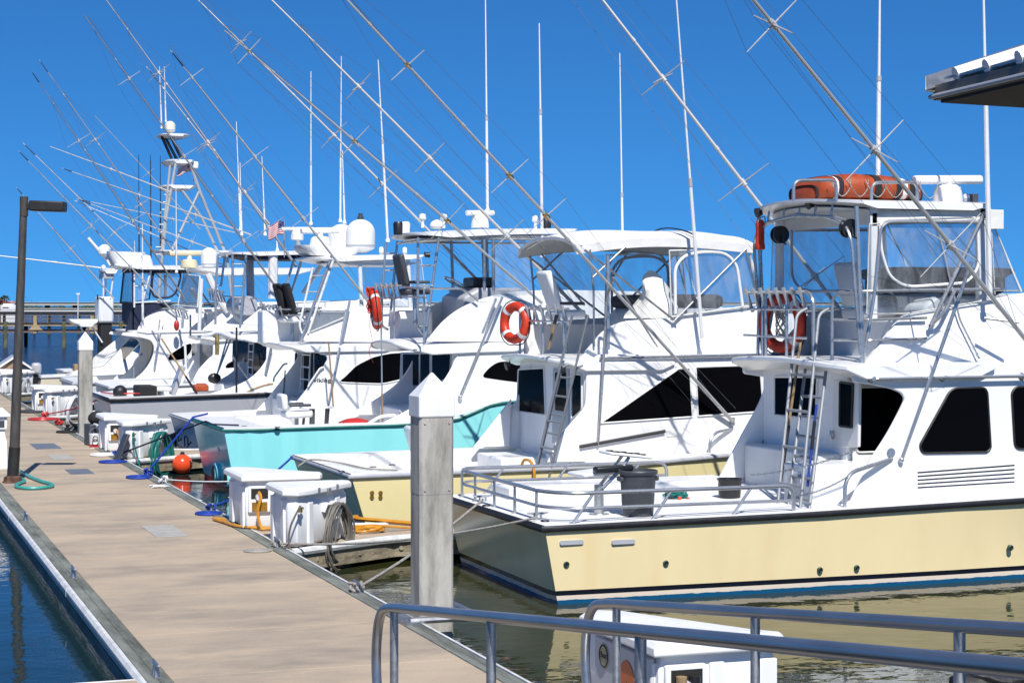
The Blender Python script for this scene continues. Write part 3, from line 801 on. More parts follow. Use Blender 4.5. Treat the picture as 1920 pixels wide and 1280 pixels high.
# ---------------------------------------------------------------- dock boxes (three-cornered, in the crook of each finger)
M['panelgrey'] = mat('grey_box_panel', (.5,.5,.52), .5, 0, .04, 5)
M['socket'] = mat('dark_socket', (.02,.018,.015), .6, 0, .2, 12)
M['amber'] = mat('stained_amber_lens', (.33,.17,.02), .3, 0, .25, 9)
def dockbox(cx, cy, sy, label, lx=1.05, ly=1.3, h=.70, outlet=False, hook=False):
    """right-angled corner at (cx,cy); legs +x (along the finger) and sy*y (along the dock)"""
    r = thing('dock_box', label, 'dock box', (cx+.4, cy+sy*.4, DK), 'white dock boxes')
    def plan(o, z):     # o = outward offset
        c = .16
        pts = [(0-o,0-o),(lx-.05+o*.7,0-o),(lx+o*1.0,.10),(lx-.12+o*.8,.22+o*.6),(.24+o*.5,ly-.1+o*.9),(.10,ly+o),(0-o,ly-.10+o*.6)]
        return [(cx+p[0], cy+sy*p[1], z) for p in pts]
    z0 = DK+.012; zl = DK+h-.085
    m = MB().loft([plan(-.03,z0), plan(-.005,z0+.04), plan(.0,zl-.08), plan(-.03,zl-.03), plan(-.03,zl+.02)])
    body = m.build('body', M['plastic'], r, bevel=.018)
    m = MB().loft([plan(.055,zl), plan(.065,zl+.012), plan(.062,zl+.062), plan(.03,zl+.088), plan(-.12,zl+.10)])
    m.build('lid', M['plastic'], r, bevel=.012)
    # raised ribs on the long face and the end
    yk = .55
    a = V((cx+lx-.12, cy+sy*.22, 0)); b = V((cx+.24, cy+sy*(ly-.1), 0)); dvec = (b-a); nrm = V((dvec.y,-dvec.x,0)).normalized()
    if nrm.x < 0: nrm = -nrm
    ribs = []
    for f0, f1 in ((.02,.16),(.84,.98)):
        p, q = a+dvec*f0, a+dvec*f1
        ribs.append(MB().loft([[p-nrm*.03+V((0,0,z0)), q-nrm*.03+V((0,0,z0)), q+nrm*.028+V((0,0,z0)), p+nrm*.028+V((0,0,z0))],
                [p-nrm*.03+V((0,0,zl-.05)), q-nrm*.03+V((0,0,zl-.05)), q+nrm*.022+V((0,0,zl-.09)), p+nrm*.022+V((0,0,zl-.09))]]))
    for f0, f1 in ((.05,.2),(.62,.8)):
        ribs.append(MB().box((cx-.026, min(cy+sy*ly*f0, cy+sy*ly*f1), z0), (cx+.02, max(cy+sy*ly*f0, cy+sy*ly*f1), zl-.06)))
    if sy > 0:
        for f0, f1 in ((.40,.52),(.80,.95)):
            ribs.append(MB().box((cx+lx*f0, cy-.026, z0), (cx+lx*f1, cy+.02, zl-.06)))
    for q in ribs: q.build('rib', M['plastic'], r, bevel=.012)
    lx0 = a.lerp(b,.5); 
    MB().obox((lx0.x+nrm.x*.075, lx0.y+nrm.y*.075, zl+.005), (.035,.07,.09), (0,0,atan2(nrm.y,nrm.x))).build('latch', M['galv'], r, bevel=.006)
    for f in (.22,.78):
        hx = a.lerp(b,f); MB().obox((hx.x+nrm.x*.066, hx.y+nrm.y*.066, zl+.05), (.018,.05,.05), (0,0,atan2(nrm.y,nrm.x))).build('hinge', M['galv'], r, bevel=.004)
    if outlet:
        oy = cy-.012; ox = cx+.03
        m = MB().box((ox,oy-.028,zl-.40),(ox+.29,oy+.03,zl-.06)); m.build('outlet_panel', M['plastic'], r, bevel=.015)
        MB().box((ox+.035,oy-.034,zl-.22),(ox+.255,oy-.02,zl-.09)).build('socket_recess', M['socket'], r, smooth=False)
        MB().box((ox+.045,oy-.036,zl-.38),(ox+.245,oy-.02,zl-.265)).build('cable_lens', M['amber'], r, smooth=False)
        MB().lathe((ox+.13,oy-.05,zl-.2),[(0,-.03),(.04,-.03),(.045,.02),(0,.02)],12,'y').build('socket', M['whitehose'], r)
    if hook:
        MB().lathe((cx+.035, cy+sy*(ly-.33), zl-.3), [(0,-.02),(.022,-.02),(.022,.03),(0,.03)], 10, 'x').build('drain', M['rubber'], r)
        m = MB(); m.tube([V((cx+.16, cy+sy*(ly+.02), zl-.14)), V((cx+.12, cy+sy*(ly+.08), zl-.14))], .018, 8)
        m.lathe((cx+.12, cy+sy*(ly+.08), zl-.15), [(0,-.03),(.028,-.03),(.028,.03),(0,.03)], 8)
        m.build('tap', M['brass'], r)
    # hose hanger on the long face
    c = a+dvec*.36+nrm*.05+V((0,0,zl-.24))
    if hook:
        m = MB(); tang = dvec.normalized()
        m.tube([c-tang*.14-nrm*.04, c-tang*.11+V((0,0,.09))-nrm*.02, c+V((0,0,.085)), c+tang*.11+V((0,0,.09))-nrm*.02, c+tang*.14-nrm*.04], .03, 8)
        m.tube([c-tang*.13+nrm*.05-V((0,0,.03)), c+nrm*.10+V((0,0,.02)), c+tang*.13+nrm*.05-V((0,0,.03))], .03, 8)
        m.build('hose_hanger', M['plastic'], r)
    return r, c, dvec.normalized(), nrm, zl
def coil(name, label, c, tang, nrm, m, rw=.19, drop=.75, n=11, r=.014, cat='hose', tail=None, grp='coiled hoses on the dock boxes', seed=1):
    rnd = random.Random(seed); pts = []
    for k in range(n):
        w_ = rw*(1+rnd.uniform(-.28,.22)); d_ = drop*(1+rnd.uniform(-.28,.12)); of = rnd.uniform(.03,.17); sh = rnd.uniform(-.04,.04)
        for j in range(22):
            a = 2*pi*j/22
            x_ = sin(a)*w_*(1-.25*cos(a)); z_ = .10-(1-cos(a))/2*d_
            pts.append(c+tang*(x_+sh)+nrm*(of+.02*sin(a*2+k))+V((0,0,z_)))
    o = MB()
    if tail: pts += [V(p) for p in tail]
    o.tube(pts, r, 6)
    return tag(o.build(name, m), label, cat, grp)
def rope(name, label, pts, r, m, cat='rope', grp=None, sag=0, n=14, sp=True):
    P = [V(p) for p in pts]
    if len(P) == 2 and sag:
        a, b = P; P = [a.lerp(b, k/n)-V((0,0,sag*4*(k/n)*(1-k/n))) for k in range(n+1)]
    elif sp and len(P) > 2: P = spline(P, 6)
    return tag(MB().tube(P, r, 6).build(name, m), label, cat, grp)
def flatcoil(name, label, c, r0, m, th=.012, turns=6, sx=1.0, cat='rope', grp='flemished rope coils on the dock'):
    pts = []
    for k in range(turns*18):
        a = 2*pi*k/18; rr = r0*(1-k/(turns*18)*.85)
        pts.append(V((c.x+rr*cos(a)*sx, c.y+rr*sin(a), c.z+th)))
    return tag(MB().tube(pts, th, 6).build(name, m), label, cat, grp)
b0 = dockbox(4.9, 10.95, 1, 'white dock box in front of the cream hull, with round stickers on its end', outlet=True, lx=.88)
b1 = dockbox(4.90, 22.55, -1, 'white dock box with a grey hose coiled on it, in front of the yellow hull', ly=.95, lx=.92, hook=True)
b2_ = dockbox(4.80, 23.65, 1, 'white dock box with a yellow cable plugged into its open outlet', outlet=True, ly=1.2, lx=.97)
b3 = dockbox(4.90, 36.15, -1, 'white dock box with a teal hose coiled on it, by the turquoise stern', ly=.95, lx=.92, hook=True)
b4 = dockbox(4.80, 37.2, 1, 'white dock box behind the one with the teal hose, below the grey hull', outlet=True, ly=1.3, lx=.97)
b5 = dockbox(4.90, 50.7, -1, 'white dock box with a white hose coiled on it, left of the far pile', ly=.95, lx=.95, hook=True)
b6 = dockbox(4.80, 51.75, 1, 'white dock box with a yellow cable, behind the one with the white hose', outlet=True, ly=1.3)
b7 = dockbox(4.80, 64.3, -1, 'white dock box right behind the lamp post pole, far along the dock', ly=1.15, hook=True)
b8 = dockbox(4.80, 65.4, 1, 'farthest white dock box, at the left edge of the photo', outlet=True, ly=1.3)
# stickers on the nearest box end
bx = b0[0]
# near end panel (faces the dock)
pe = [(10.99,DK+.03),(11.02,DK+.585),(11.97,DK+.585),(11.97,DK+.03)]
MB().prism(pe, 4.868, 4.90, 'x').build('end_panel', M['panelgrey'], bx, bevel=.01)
sk = MB().lathe((4.866, 11.79, DK+.47), [(0,-.004),(.085,-.004),(.085,.002),(0,.002)], 28, 'x').build('round_sticker', mat('khaki_sticker',(.42,.38,.2),.6,0,.1,20), bx)
MB().tube([V((4.8608, 11.79+.073*cos(a), DK+.47+.073*sin(a))) for a in [2*pi*k/28 for k in range(28)]], .005, 6, True).build('sticker_ring', M['navy'], sk)
text_mesh('sticker_text', 'Boat', .058, M['navy'], sk, (4.8605,11.79,DK+.475), (pi/2,0,-pi/2))
orange = mat('orange_sticker',(.62,.15,.04),.55,0,.05,8)
ov = [(11.40+.17*cos(a), DK+.24+.27*sin(a)) for a in [2*pi*k/28 for k in range(28)]]
ok_ = MB().prism(ov, 4.862, 4.872, 'x').build('oval_sticker', orange, bx)
MB().add([(4.8605,11.425,DK+.36),(4.8605,11.415,DK+.36),(4.8605,11.38,DK+.28),(4.8605,11.39,DK+.28)],[(0,1,2,3)]).add([(4.8605,11.395,DK+.37),(4.8605,11.385,DK+.37),(4.8605,11.35,DK+.29),(4.8605,11.36,DK+.29)],[(0,1,2,3)]).build('sticker_mark', M['rubber'], ok_, smooth=False)
MB().add([(4.8595,11.72,DK+.02),(4.8595,11.46,DK+.02),(4.8595,11.64,DK+.20)],[(0,1,2)]).build('yellow_sticker', mat('yellow_sticker',(.62,.55,.18),.6,0,.05,8), bx, smooth=False)
# plugs in the near outlet
pz = b0[4]
for dx_, mm in ((.15,M['wood']),(.245,M['rubber'])):
    MB().lathe((4.9+dx_-.03, 10.87, pz-.17), [(.0,-.12),(.022,-.12),(.026,-.02),(.036,-.01),(.036,.045),(0,.045)], 12).build('plug', mm, bx)
# ================================================================ boat 1: cream hull, nearest
def boat1():
    yn, yf = 18.42, 22.0
    s0 = at(1025,990,Y=yn); X0 = s0.x
    B = Boat('sportfishing_boat', 'cream hulled sportfishing boat nearest the camera, with a white flybridge and blue bottom paint', X0, 13.2, yn, yf,
             [(X0,.845),(X0+3,.885),(X0+6,.95),(X0+9,1.15),(X0+13.2,1.7)], rake=.18)
    W = M['white']; S = M['steel']; r = B.r
    hn, hf = 18.80, 21.62              # house sides
    fn, ff = 18.98, 21.44              # flybridge sides
    B.hull(M['hull1']); B.deck(M['deck'], 0, 0, flat=True)
    B.railing(M['rubber'], .068, .04, dz=-.026)
    z0 = .86
    xb = at(1640,760,Y=hn).x           # aft bulkhead
    # deckhouse core
    core = xz(hn, ('w',xb,.84),('w',xb,2.44),('w',xb+4.6,2.52),('w',xb+6.4,1.25),('w',xb+6.4,1.0))
    ya = 19.42                          # saloon wall stands inboard of the side screen beside the door
    B.block('cabin', core, W, ya, hf-.03, bevel=.03)
    B.block('cabin_fore', [(xb+1.15,.84),(xb+1.15,2.44),(xb+4.55,2.51),(xb+6.3,1.25),(xb+6.3,.9)], W, hn+.03, ya+.02, bevel=.03)
    B.win([(xb+.12,1.45),(xb+.12,2.22),(xb+.95,2.22),(xb+.95,1.45)], ya, r=.05, frame=M['white2'])
    side = xz(hn, (1591,950),(1631,864),(1665,813),(1690,765),(1697,749),(1692,738),(1676,730),(1640,722),(1600,716),(1600,700),('w',xb+4.6,2.55),('w',xb+6.5,1.2),('w',xb+6.5,.9))
    rr = [0,.1,.3,.1,.1,.1,.1,.3,.2,.05,.1,.1,0]
    B.sides('cabin_side', side, W, hn, hf, .05, r=rr, bevel=.015)
    # far wing inner curve, seen in shade
    # windows in the cabin side
    for pts in ([(1723,836),(1783,728),(1850,726),(1857,840),(1850,847),(1730,849)], [(1896,736),(1904,725),(1985,725),(2020,836),(2012,843),(1902,841)]):
        B.win(xz(hn, *pts), hn, r=.09, frame=M['rubber'])
    # louvred vent
    v = xz(hn, (1716,880),(1905,865),(1907,908),(1717,919))
    vo = B.win(v, hn, 'vent', W, r=.01, th=.01)
    (xa,za),(xc,zc),(xd,zd),(xe,ze) = v
    for k in range(5):
        f = .14+.18*k; p0 = V((xa,hn-.009,za+(ze-za)*f)); p1 = V((xc,hn-.009,zc+(zd-zc)*f))
        d = (p1-p0); MB().bar(p0+d*.02, p1-d*.02, .006, .017).build('slot', M['rubber'], vo, smooth=False)
        MB().bar(p0+d*.02+V((0,-.004,.014)), p1-d*.02+V((0,-.004,.014)), .018, .012).build('slat', W, vo, smooth=False)
    # grab rail along the side
    zr = at(1760,708,Y=hn).z
    g = B.pipe('grab_rail', [(at(1633,709,Y=hn).x,hn-.0,zr),(at(1637,709,Y=hn).x,hn-.07,zr),(xb+5,hn-.07,zr+.02)], .02, f=.05)
    for u in (1633,1767,1915): MB().lathe((at(u,709,Y=hn).x,hn,zr),[(0,-.08),(.03,-.075),(.022,-.05),(.03,-.01),(.05,.0),(0,.0)],12,'y').build('rail_foot', S, g)
    # aft bulkhead openings
    px = xb
    for pts, nm in (([(1453,706),(1534,706),(1531,786),(1453,778)],'window'),([(1578,716),(1603,720),(1600,801),(1577,798)],'door_window')):
        B.xwin(yz(px, *pts), px, nm, r=.03, frame=M['white2'])
    MB().prism(yz(px,(1563,712),(1612,718),(1610,838),(1561,838)), px-.012, px+.03, 'x').build('door', M['white2'], r, bevel=.01)
    B.xwin(yz(px, (1578,716),(1603,720),(1600,801),(1577,798)), px-.012, 'door_window', r=.02, frame=M['rubber'])
    MB().obox((px-.04, yz(px,(1565,815))[0][0], yz(px,(1565,815))[0][1]), (.05,.03,.1)).build('door_handle', M['steel'], r, bevel=.008)
    # mezzanine step and tackle locker against the bulkhead
    MB().box((px-.28,19.60,.84),(px+.05,hf-.06,1.42)).build('bait_step', M['white2'], r, bevel=.03)
    wg = [(p.x,p.y) for p in fillet([(a,b,0) for a,b in xz(hf,(1440,700),(1424,752),(1388,815),(1345,897),(1450,900),(1450,700))],[0,.2,.2,0,0,0],True)]
    MB().prism(wg, hf-.05, hf-.004, 'y').build('far_wing', W, r, bevel=.01)
    lk = MB().box((px-.78,hn+.12,.84),(px+.03,19.55,1.36)).build('tackle_locker', W, r, bevel=.03)
    MB().box((px-.79,hn+.32,.9),(px-.77,19.40,1.27)).build('locker_door', M['white2'], lk, bevel=.006)
    # overhang / flybridge deck
    xo = at(1587,703,Y=hn).x
    ov = B_over = MB().slab(xo-.22, xb+1.6, hn-.06, hf+.06, 2.50, .16, crown=.07, ra=.2, rf=0).build('flybridge_deck', W, r, bevel=.01)
    # flybridge tub
    fs = xz(fn, (1606,700),(1645,655),(1692,598),(1704,590),(1760,582),(1852,565),(1925,548),('w',xb+3.4,3.34),('w',xb+4.5,2.5),('w',xb+3,2.46))
    B.sides('flybridge_side', fs, W, fn, ff, .07, lean=.10, z0=2.5, r=[0,.2,.3,.1,.2,.3,.2,.2,.1,0], bevel=.02)
    xf = xb+3.1
    B.block('flybridge_front', [(xf-.1,2.48),(xf-.1,3.34),(xf+.25,3.34),(xf+1.2,2.55),(xf+1.2,2.48)], W, fn+.04, ff-.04, bevel=.05)
    xc_ = at(1690,640,Y=19.6).x
    B.block('helm_console', [(xc_+.2,2.5),(xc_+.15,3.18),(xc_+.5,3.42),(xc_+1.1,3.40),(xc_+1.1,2.5)], M['white2'], 19.35, 21.0, bevel=.05)
    MB().box((xc_+.32,19.2,3.30),(xc_+1.25,21.1,3.62)).build('instrument_cover', M['darkgrey'], r, bevel=.12)
    MB().slab(xc_+.2,xc_+1.35,19.1,21.2,3.62,.1,crown=.04,ra=.1,rf=.1).build('instrument_hood', M['darkgrey'], r)
    # inner aft bench (shaded in the photo)
    MB().box((xo+.9,19.25,2.5),(xo+1.0,21.3,3.02)).build('flybridge_bench', M['white2'], r, bevel=.03)
    # hardtop
    p1 = at(1615,380,Y=fn); p2 = at(1876,386,Y=fn); zt = p1.z+.02
    xh0, xh1 = p1.x-.18, p2.x+.06
    hy0, hy1 = fn-.05, ff+.05
    MB().slab(xh0, xh1, hy0, hy1, zt, .085, crown=.07, ra=.16, rf=.25, bow=.12).build('hardtop', W, r, ang=50)
    MB().slab(xh0+.14, xh1-.12, hy0+.12, hy1-.12, zt-.088, .03, crown=.07, ra=.16, rf=.1, bow=.1).build('hardtop_liner', M['white2'], r)
    # posts and frames
    za = 2.52; zu = zt-.08
    posts = []
    for yy in (fn+.08, ff-.08):
        MB().box((xh0+.33,yy-.05,za+.5),(xh0+.42,yy+.05,zu+.03)).build('hardtop_post', W, r, bevel=.015)
        MB().box((xh1-.33,yy-.05,za+.7),(xh1-.22,yy+.05,zu+.03)).build('hardtop_post', W, r, bevel=.015)
    for yy, sg in ((fn-.0,-1),(ff+.0,1)):
        xa = at(1613,500,Y=fn).x
        B.pipe('tower_leg', [(xa-.05,yy,zt-.06),(xa+.03,yy,2.52)], .027)
        x1 = at(1652,500,Y=fn).x; x2 = at(1606,560,Y=fn).x
        B.pipe('grab_hoop', [(xh1-.3,yy,zt-.22),(x1,yy,zt-.24),(x1-.07,yy,3.4),(x1-.22,yy,2.62),(x2+.05,yy,2.6),(x2-.08,yy,zt-.30),(x2-.1,yy+(.5 if sg<0 else -.5),zt-.16),(x2-.1,B.yc,zt-.1)], .02, f=[0,.15,.3,.15,.15,.3,.3,0])
    # under-roof rail with stand-offs
    B.pipes('roof_rail_standoff', [[(xh0+.02,yy,zt-.16),(xh0+.04,yy,zt-.02)] for yy in (19.4,19.8,20.2,20.6,21.0)], .014, f=0)
    B.pipe('roof_rail', [(xh0+.1,fn+.1,zt-.25),(xh0+.02,fn+.35,zt-.17),(xh0,B.yc,zt-.12),(xh0+.02,ff-.35,zt-.17),(xh0+.1,ff-.1,zt-.3),(xh0+.08,ff-.05,2.55)], .022, f=.2)
    # diagonal braces on the near side
    B.pipe('brace', [at(1846,398,Y=fn-.02), at(1745,610,Y=fn-.06)], .024, m=S)
    B.pipe('brace', [at(1756,420,Y=fn), at(1800,600,Y=fn), at(1836,672,Y=fn-.05)], .012, m=M['alu'], f=.05)
    B.pipe('brace_foot', [at(1790,545,Y=fn-.1), at(1768,590,Y=fn-.12), at(1742,612,Y=fn-.02)], .022)
    # valances and clear curtains
    yv = fn+.03
    def q(u, v, Y=yv): return at(u, v, Y=Y)
    MB().prism(xz(yv,(1632,400),(1858,390),(1858,412),(1632,424)), yv, yv+.012, 'y').build('valance', M['canvas'], r, smooth=False)
    B.curtain([q(1630,420),q(1858,410),q(1866,560),q(1700,588),q(1625,588)], border=M['canvas'], br=.008)
    B.pipe('curtain_zip', [q(1650,412),q(1832,405),q(1836,500),q(1815,530),q(1700,538),q(1668,520),q(1652,470)], .018, M['plastic'], f=.12, closed=True)
    yv2 = ff-.03; pf = [V((p.x,yv2,p.z)) for p in (q(1630,420),q(1858,410),q(1866,560),q(1700,588),q(1625,588))]
    B.curtain(pf, border=M['canvas'], br=.008)
    xq = xh1-.2
    B.curtain([(xq,fn+.06,zt-.08),(xq,ff-.06,zt-.08),(xq+.5,ff-.1,3.36),(xq+.5,fn+.1,3.36)], border=M['canvas'], br=.012)
    B.curtain([(xq,fn+.04,zt-.1),(xq+.5,fn+.12,3.36),(xq-.1,fn+.05,3.36)], border=M['canvas'], br=.008)
    MB().box((xq-.05,fn-.01,zt-.30),(xq+.18,fn+.03,zt-.07)).build('valance', M['canvas'], r, bevel=.005)
    # aft far curtain with a big rounded zip window
    xcu = xh0+.42
    B.curtain([(xcu,fn+.2,zt-.22),(xcu,ff-.08,zt-.22),(xcu,ff-.08,2.62),(xcu,20.6,2.62),(xcu,20.3,3.3),(xcu,fn+.2,3.3)], border=None)
    MB().box((xcu-.01,fn+.1,zt-.26),(xcu+.01,ff-.1,zt-.09)).build('valance', M['canvas'], r)
    B.pipe('curtain_zip', [(xcu-.01,yy,zz) for yy, zz in ((21.1,zt-.25),(21.1,3.55),(20.9,3.4),(20.6,3.36),(19.3,3.36))], .018, M['mirror'], f=.12)
    # flybridge rails aft: rod rack, uprights
    xr = xo+.12
    pa = at(1397,546,X=xr); pb_ = at(1516,547,X=xr); zr_ = pb_.z
    B.launcher((xr,pa.y,zr_),(xr,pb_.y+.04,zr_), 8, .34)
    B.pipe('rail', [(xr,pa.y,zr_),(xr,pb_.y+.0,zr_),(xr+.0,pb_.y-.12,zr_-.1),(xr,pb_.y-.12,2.5)], .022, f=.12)
    B.pipe('rail', [at(1395,628,X=xr),at(1512,634,X=xr)], .016)
    B.pipes('rail_post', [[(xr+.0,at(u,600,X=xr).y,zr_),(xr,at(u,600,X=xr).y,2.52)] for u in (1430,1436,1475)], .02, f=0)
    # near rail with hoop
    yq = fn+.25
    a1 = at(1560,600,X=xr)
    B.pipe('rail', [(xr,a1.y,2.52),(xr,a1.y,zr_-.0),(xr+.25,fn+.02,zr_+.0),(xh1-.1,fn-.05,zr_+.03)], .02, f=.18)
    for zz in (3.02,2.78): B.pipe('rail', [(xr,a1.y,zz),(xr+.28,fn+.0,zz),(xr+1.05,fn+.0,zz+.02)], .016, f=.06)
    # hatch ladder from the deck to the flybridge (two rails with hoops)
    lx = at(1470,940,X=xo-.35).x
    bt = at(1458,950,X=xo-.62); tp_ = at(1497,590,X=xo-.05)
    bt.z = .86
    L1 = at(1458,955,X=xo-.62); L2 = at(1494,588,X=xo-.02); R1 = at(1500,955,X=xo-.62); 
    wv = V((0, R1.y-L1.y, 0))
    B.ladder((L1.x,L1.y,.86), (L2.x,L2.y,L2.z), wv, 4, .02, hoop=(.16,-.0,.07), f0=.12, f1=.68)
    B.ladder((L1.x+.06,L1.y-.14,.86), (xo-.02,L2.y-.22,2.46), wv*.92, 7, .02, hoop=(.12,0,.03), f0=.08, f1=.93)
    # stern rail
    zd = .86; h = .30
    x_ = X0+.09
    def gp(u, v, z): return at(u, v, Z=z)
    n1 = B.sheer
    near = B.yn+.12; far = B.yf-.12
    xe = at(1488,892,Y=near).x
    xm = at(1250,850,Y=far).x
    for hh, rad in ((h+.02,.023),(h*.52,.018)):
        pts = [(xm,far,zd),(xm,far,zd+hh) if hh > .25 else (xm,far,zd+hh),(X0+.22,far,zd+hh),(X0+.1,far-.3,zd+hh),(X0+.1,near+.35,zd+hh),(X0+.32,near,zd+hh),(xe,near,zd+hh),(xe,near,zd)]
        if hh < .25: pts = pts[1:-1]
        B.pipe('stern_rail', pts, rad, f=[0,.14,.2,.2,.22,.22,.14,0] if len(pts) == 8 else [0,.2,.2,.2,.22,0])
    pst = []
    for yy in (19.0,19.7,20.4,21.1,21.6): pst.append([(X0+.1,yy,zd-.0),(X0+.1,yy,zd+h+.02)])
    for u in (1092,1240,1390): 
        p = at(u-18,970,Y=near); pst.append([(p.x,near,zd),(p.x+.24,near,zd+h+.02)])
    for u in (925,1045,1180):
        p = at(u,900,Y=far); pst.append([(p.x-.1,far,zd),(p.x+.14,far,zd+h+.02)])
    B.pipes('rail_stanchion', pst, .017, f=0)
    B.pipes('rail_base', [[(p[0][0],p[0][1],zd-.004),(p[0][0],p[0][1],zd+.012)] for p in pst], .04, f=0)
    # side boarding rail on the deckhouse
    B.pipe('boarding_rail', [(at(1588,948,Y=near).x,near+.05,zd),(at(1588,860,Y=near).x,near+.05,zd+.42),(at(1672,848,Y=hn).x,hn-.0,zd+.56)], .024, f=[0,.3,0])
    MB().lathe(at(1670,848,Y=hn), [(0,-.01),(.055,-.01),(.05,.01),(0,.01)], 12, 'y').build('rail_foot', S, r)
    # near outrigger with lower strut; far outrigger
    hb = V((at(1990,700,Y=hn).x, hn-.05, 2.62))
    tipn = at(1385,-60,Y=hn-1.5)
    xk = lambda u,v,Y: at(u,v,Y=Y)
    base = at(1932,648,Y=hn-.16)
    B.outrigger(base, at(1420,0,Y=hn-2.0)+ (at(1420,0,Y=hn-2.0)-base)*.45, fr=(.225,.42,.655), r0=.033, r1=.017, sp=.50, brace=None)
    B.pipe('outrigger_strut', [at(1690,863,Y=hn-.02), at(1822,490,Y=hn-.35)], .022)
    MB().ball(at(1690,862,Y=hn-.03), .035, 6).build('strut_foot', S, r)
    B.pipe('outrigger_strut', [at(1846,596,Y=hn-.06), at(1910,604,Y=hn-.2)], .018)
    B.outrigger(at(1620,640,Y=ff+.3), at(1135,0,Y=ff+1.6)+(at(1135,0,Y=ff+1.6)-at(1620,640,Y=ff+.3))*.35, fr=(.14,.345,.575,.8), r0=.034, r1=.017, sp=.48)
    # antennas
    B.antenna(at(1856,560,Y=fn-.12), at(1843,-60,Y=fn-.12), .028, .60)
    B.antenna(at(1646,345,Y=ff), at(1650,-50,Y=ff), .028, .50)
    # raft cradle hoops, radar, little domes
    zt2 = zt+.02
    for u0, u1 in ((1488,1568),(1634,1720)):
        y_ = fn+.2; p = at(u0,380,Y=y_); q_ = at(u1,380,Y=y_)
        B.pipe('raft_cradle', [(p.x,y_,zt2-.02),(p.x,y_,zt2+.21),(q_.x,y_,zt2+.23),(q_.x,y_,zt2-.02)], .02, f=.1)
    pr_ = at(1777,376,Y=20.2); B.radar((pr_.x,20.2,zt+.05), 1.0, .05, .95)
    B.dome(at(1812,378,Y=fn+.4)-V((0,0,.0)), .04, .1, 'gps_puck', foot=False)
    MB().box((at(1824,372,Y=fn+.4).x-.03,fn+.35,zt),(at(1824,372,Y=fn+.4).x+.05,fn+.45,zt+.14)).build('horn', M['grey'], r, bevel=.01)
    B.light((xh0+.02,ff-.25,zt-.02)); B.light((xh0+.04,19.9,zt+.02)); MB().lathe((xh0+.25,ff-.35,zt+.02),[(0,0),(.1,0),(.1,.07),(0,.07)],14).build('brass_light', M['brass'], r)
    for u, v, X in ((1592,428,xh0+.1),(1462,440,xh0+.1)):
        c = at(u, v, X=X); o = MB().lathe(c,[(0,-.05),(.11,-.05),(.11,-.03),(.05,-.02),(.05,.02),(.11,.03),(.11,.05),(0,.05)],18,'y').build('cable_reel', M['blackmetal'], r)
        MB().tube(fillet([c+V((0,-.07,0)),c+V((0,-.09,-.1)),c+V((0,-.16,-.12))],.02), .012, 6).build('crank', M['blackmetal'], o)
    # helm chair, wheel
    ch = at(1580,560,Y=20.3); B.chair((ch.x+.25,20.1,3.05), M['white2'], .55); B.wheel((xc_+.12,20.1,3.3), .19)
    # hull fittings
    def onhull(u, v): 
        p = at(u,v,Y=yn); t = B.yc-B.w(p.x)
        p = at(u,v,Y=t+.02); return p
    for u, v in ((1071,1016),(1168,1015)):
        p = onhull(u,v); yy = B.yc-B.w(p.x)*.997
        MB().prism([(a.x,a.y) for a in fillet([(p.x-.135,p.z-.024,0),(p.x+.135,p.z-.024,0),(p.x+.135,p.z+.024,0),(p.x-.135,p.z+.024,0)],.024,True)], yy-.004, yy+.03, 'y').build('hull_vent', M['mirror'], r)
    for u, v in ((1063,1058),(1250,1056),(1541,1069),(1610,1065),(1898,1027)):
        p = onhull(u,v); f = p.z/B.zg(p.x); yy = B.yc-B.w(p.x)*(.955+.045*f)+.004
        o = MB().lathe((p.x,yy,p.z),[(0,-.012),(.02,-.012),(.026,-.02),(.034,-.012),(.034,.02),(0,.02)],14,'y').build('through_hull', mat('green_bronze',(.06,.12,.09),.5,.6,.2,9) if 'gb' not in M else M['gb'], r)
        M['gb'] = o.data.materials[0]
        MB().lathe((p.x,yy-.001,p.z),[(0,-.0135),(.018,-.0135),(.018,.0),(0,.0)],12,'y').build('bore', M['rubber'], o)
    for u, v in ((1480,1015),):
        pass
    # deck fittings: cleats, scuppers
    for u, v, nm in ((1008,970,'cleat'),(905,937,'cleat'),(1722,938,'cleat')):
        p = at(u,v,Z=.875 if u < 1500 else .90)
        o = MB(); o.tube([p+V((-.12,0,.05)),p+V((-.05,0,.045)),p+V((.05,0,.045)),p+V((.12,0,.05))],[.008,.014,.014,.008],8)
        for q_ in (-1,1): o.tube([p+V((q_*.04,0,-.01)),p+V((q_*.035,0,.045))],.013,8)
        o.build('cleat', S, r)
    for u, v in ((1022,975),(1345,967),(1540,957),(912,946)):
        p = at(u,v,Z=.872); MB().lathe((p.x,p.y,.862),[(0,0),(.05,0),(.045,.012),(0,.012)],14).build('rod_socket', M['blackmetal'], r)
    # fish box along the far side and the wedge
    MB().box((at(930,935,Y=21.5).x,21.0,.85),(at(1350,900,Y=21.5).x,B.yf-.3,1.02)).build('fish_box', W, r, bevel=.03)
    # fighting chair pedestal with footrest
    c = at(1123,965,Z=.86)
    o = MB().tube([c,c+V((0,0,.34))],.055,14).lathe(c,[(0,0),(.12,0),(.11,.02),(0,.02)],16).build('chair_pedestal', S, r)
    MB().obox(c+V((-.05,.1,.46)),(.42,.36,.05),(0,-.05,.2)).build('chair_seat', W, o, bevel=.02)
    MB().obox(c+V((.12,-.12,.52)),(.46,.12,.07),(0,-.03,.1)).build('chair_arm', M['blackmetal'], o, bevel=.02)
    fr = c+V((.32,-.0,.66)); ft = MB()
    ft.obox(fr,(.52,.34,.035),(0,.12,.05)); f_ = ft.build('chair_footrest', W, o, bevel=.015)
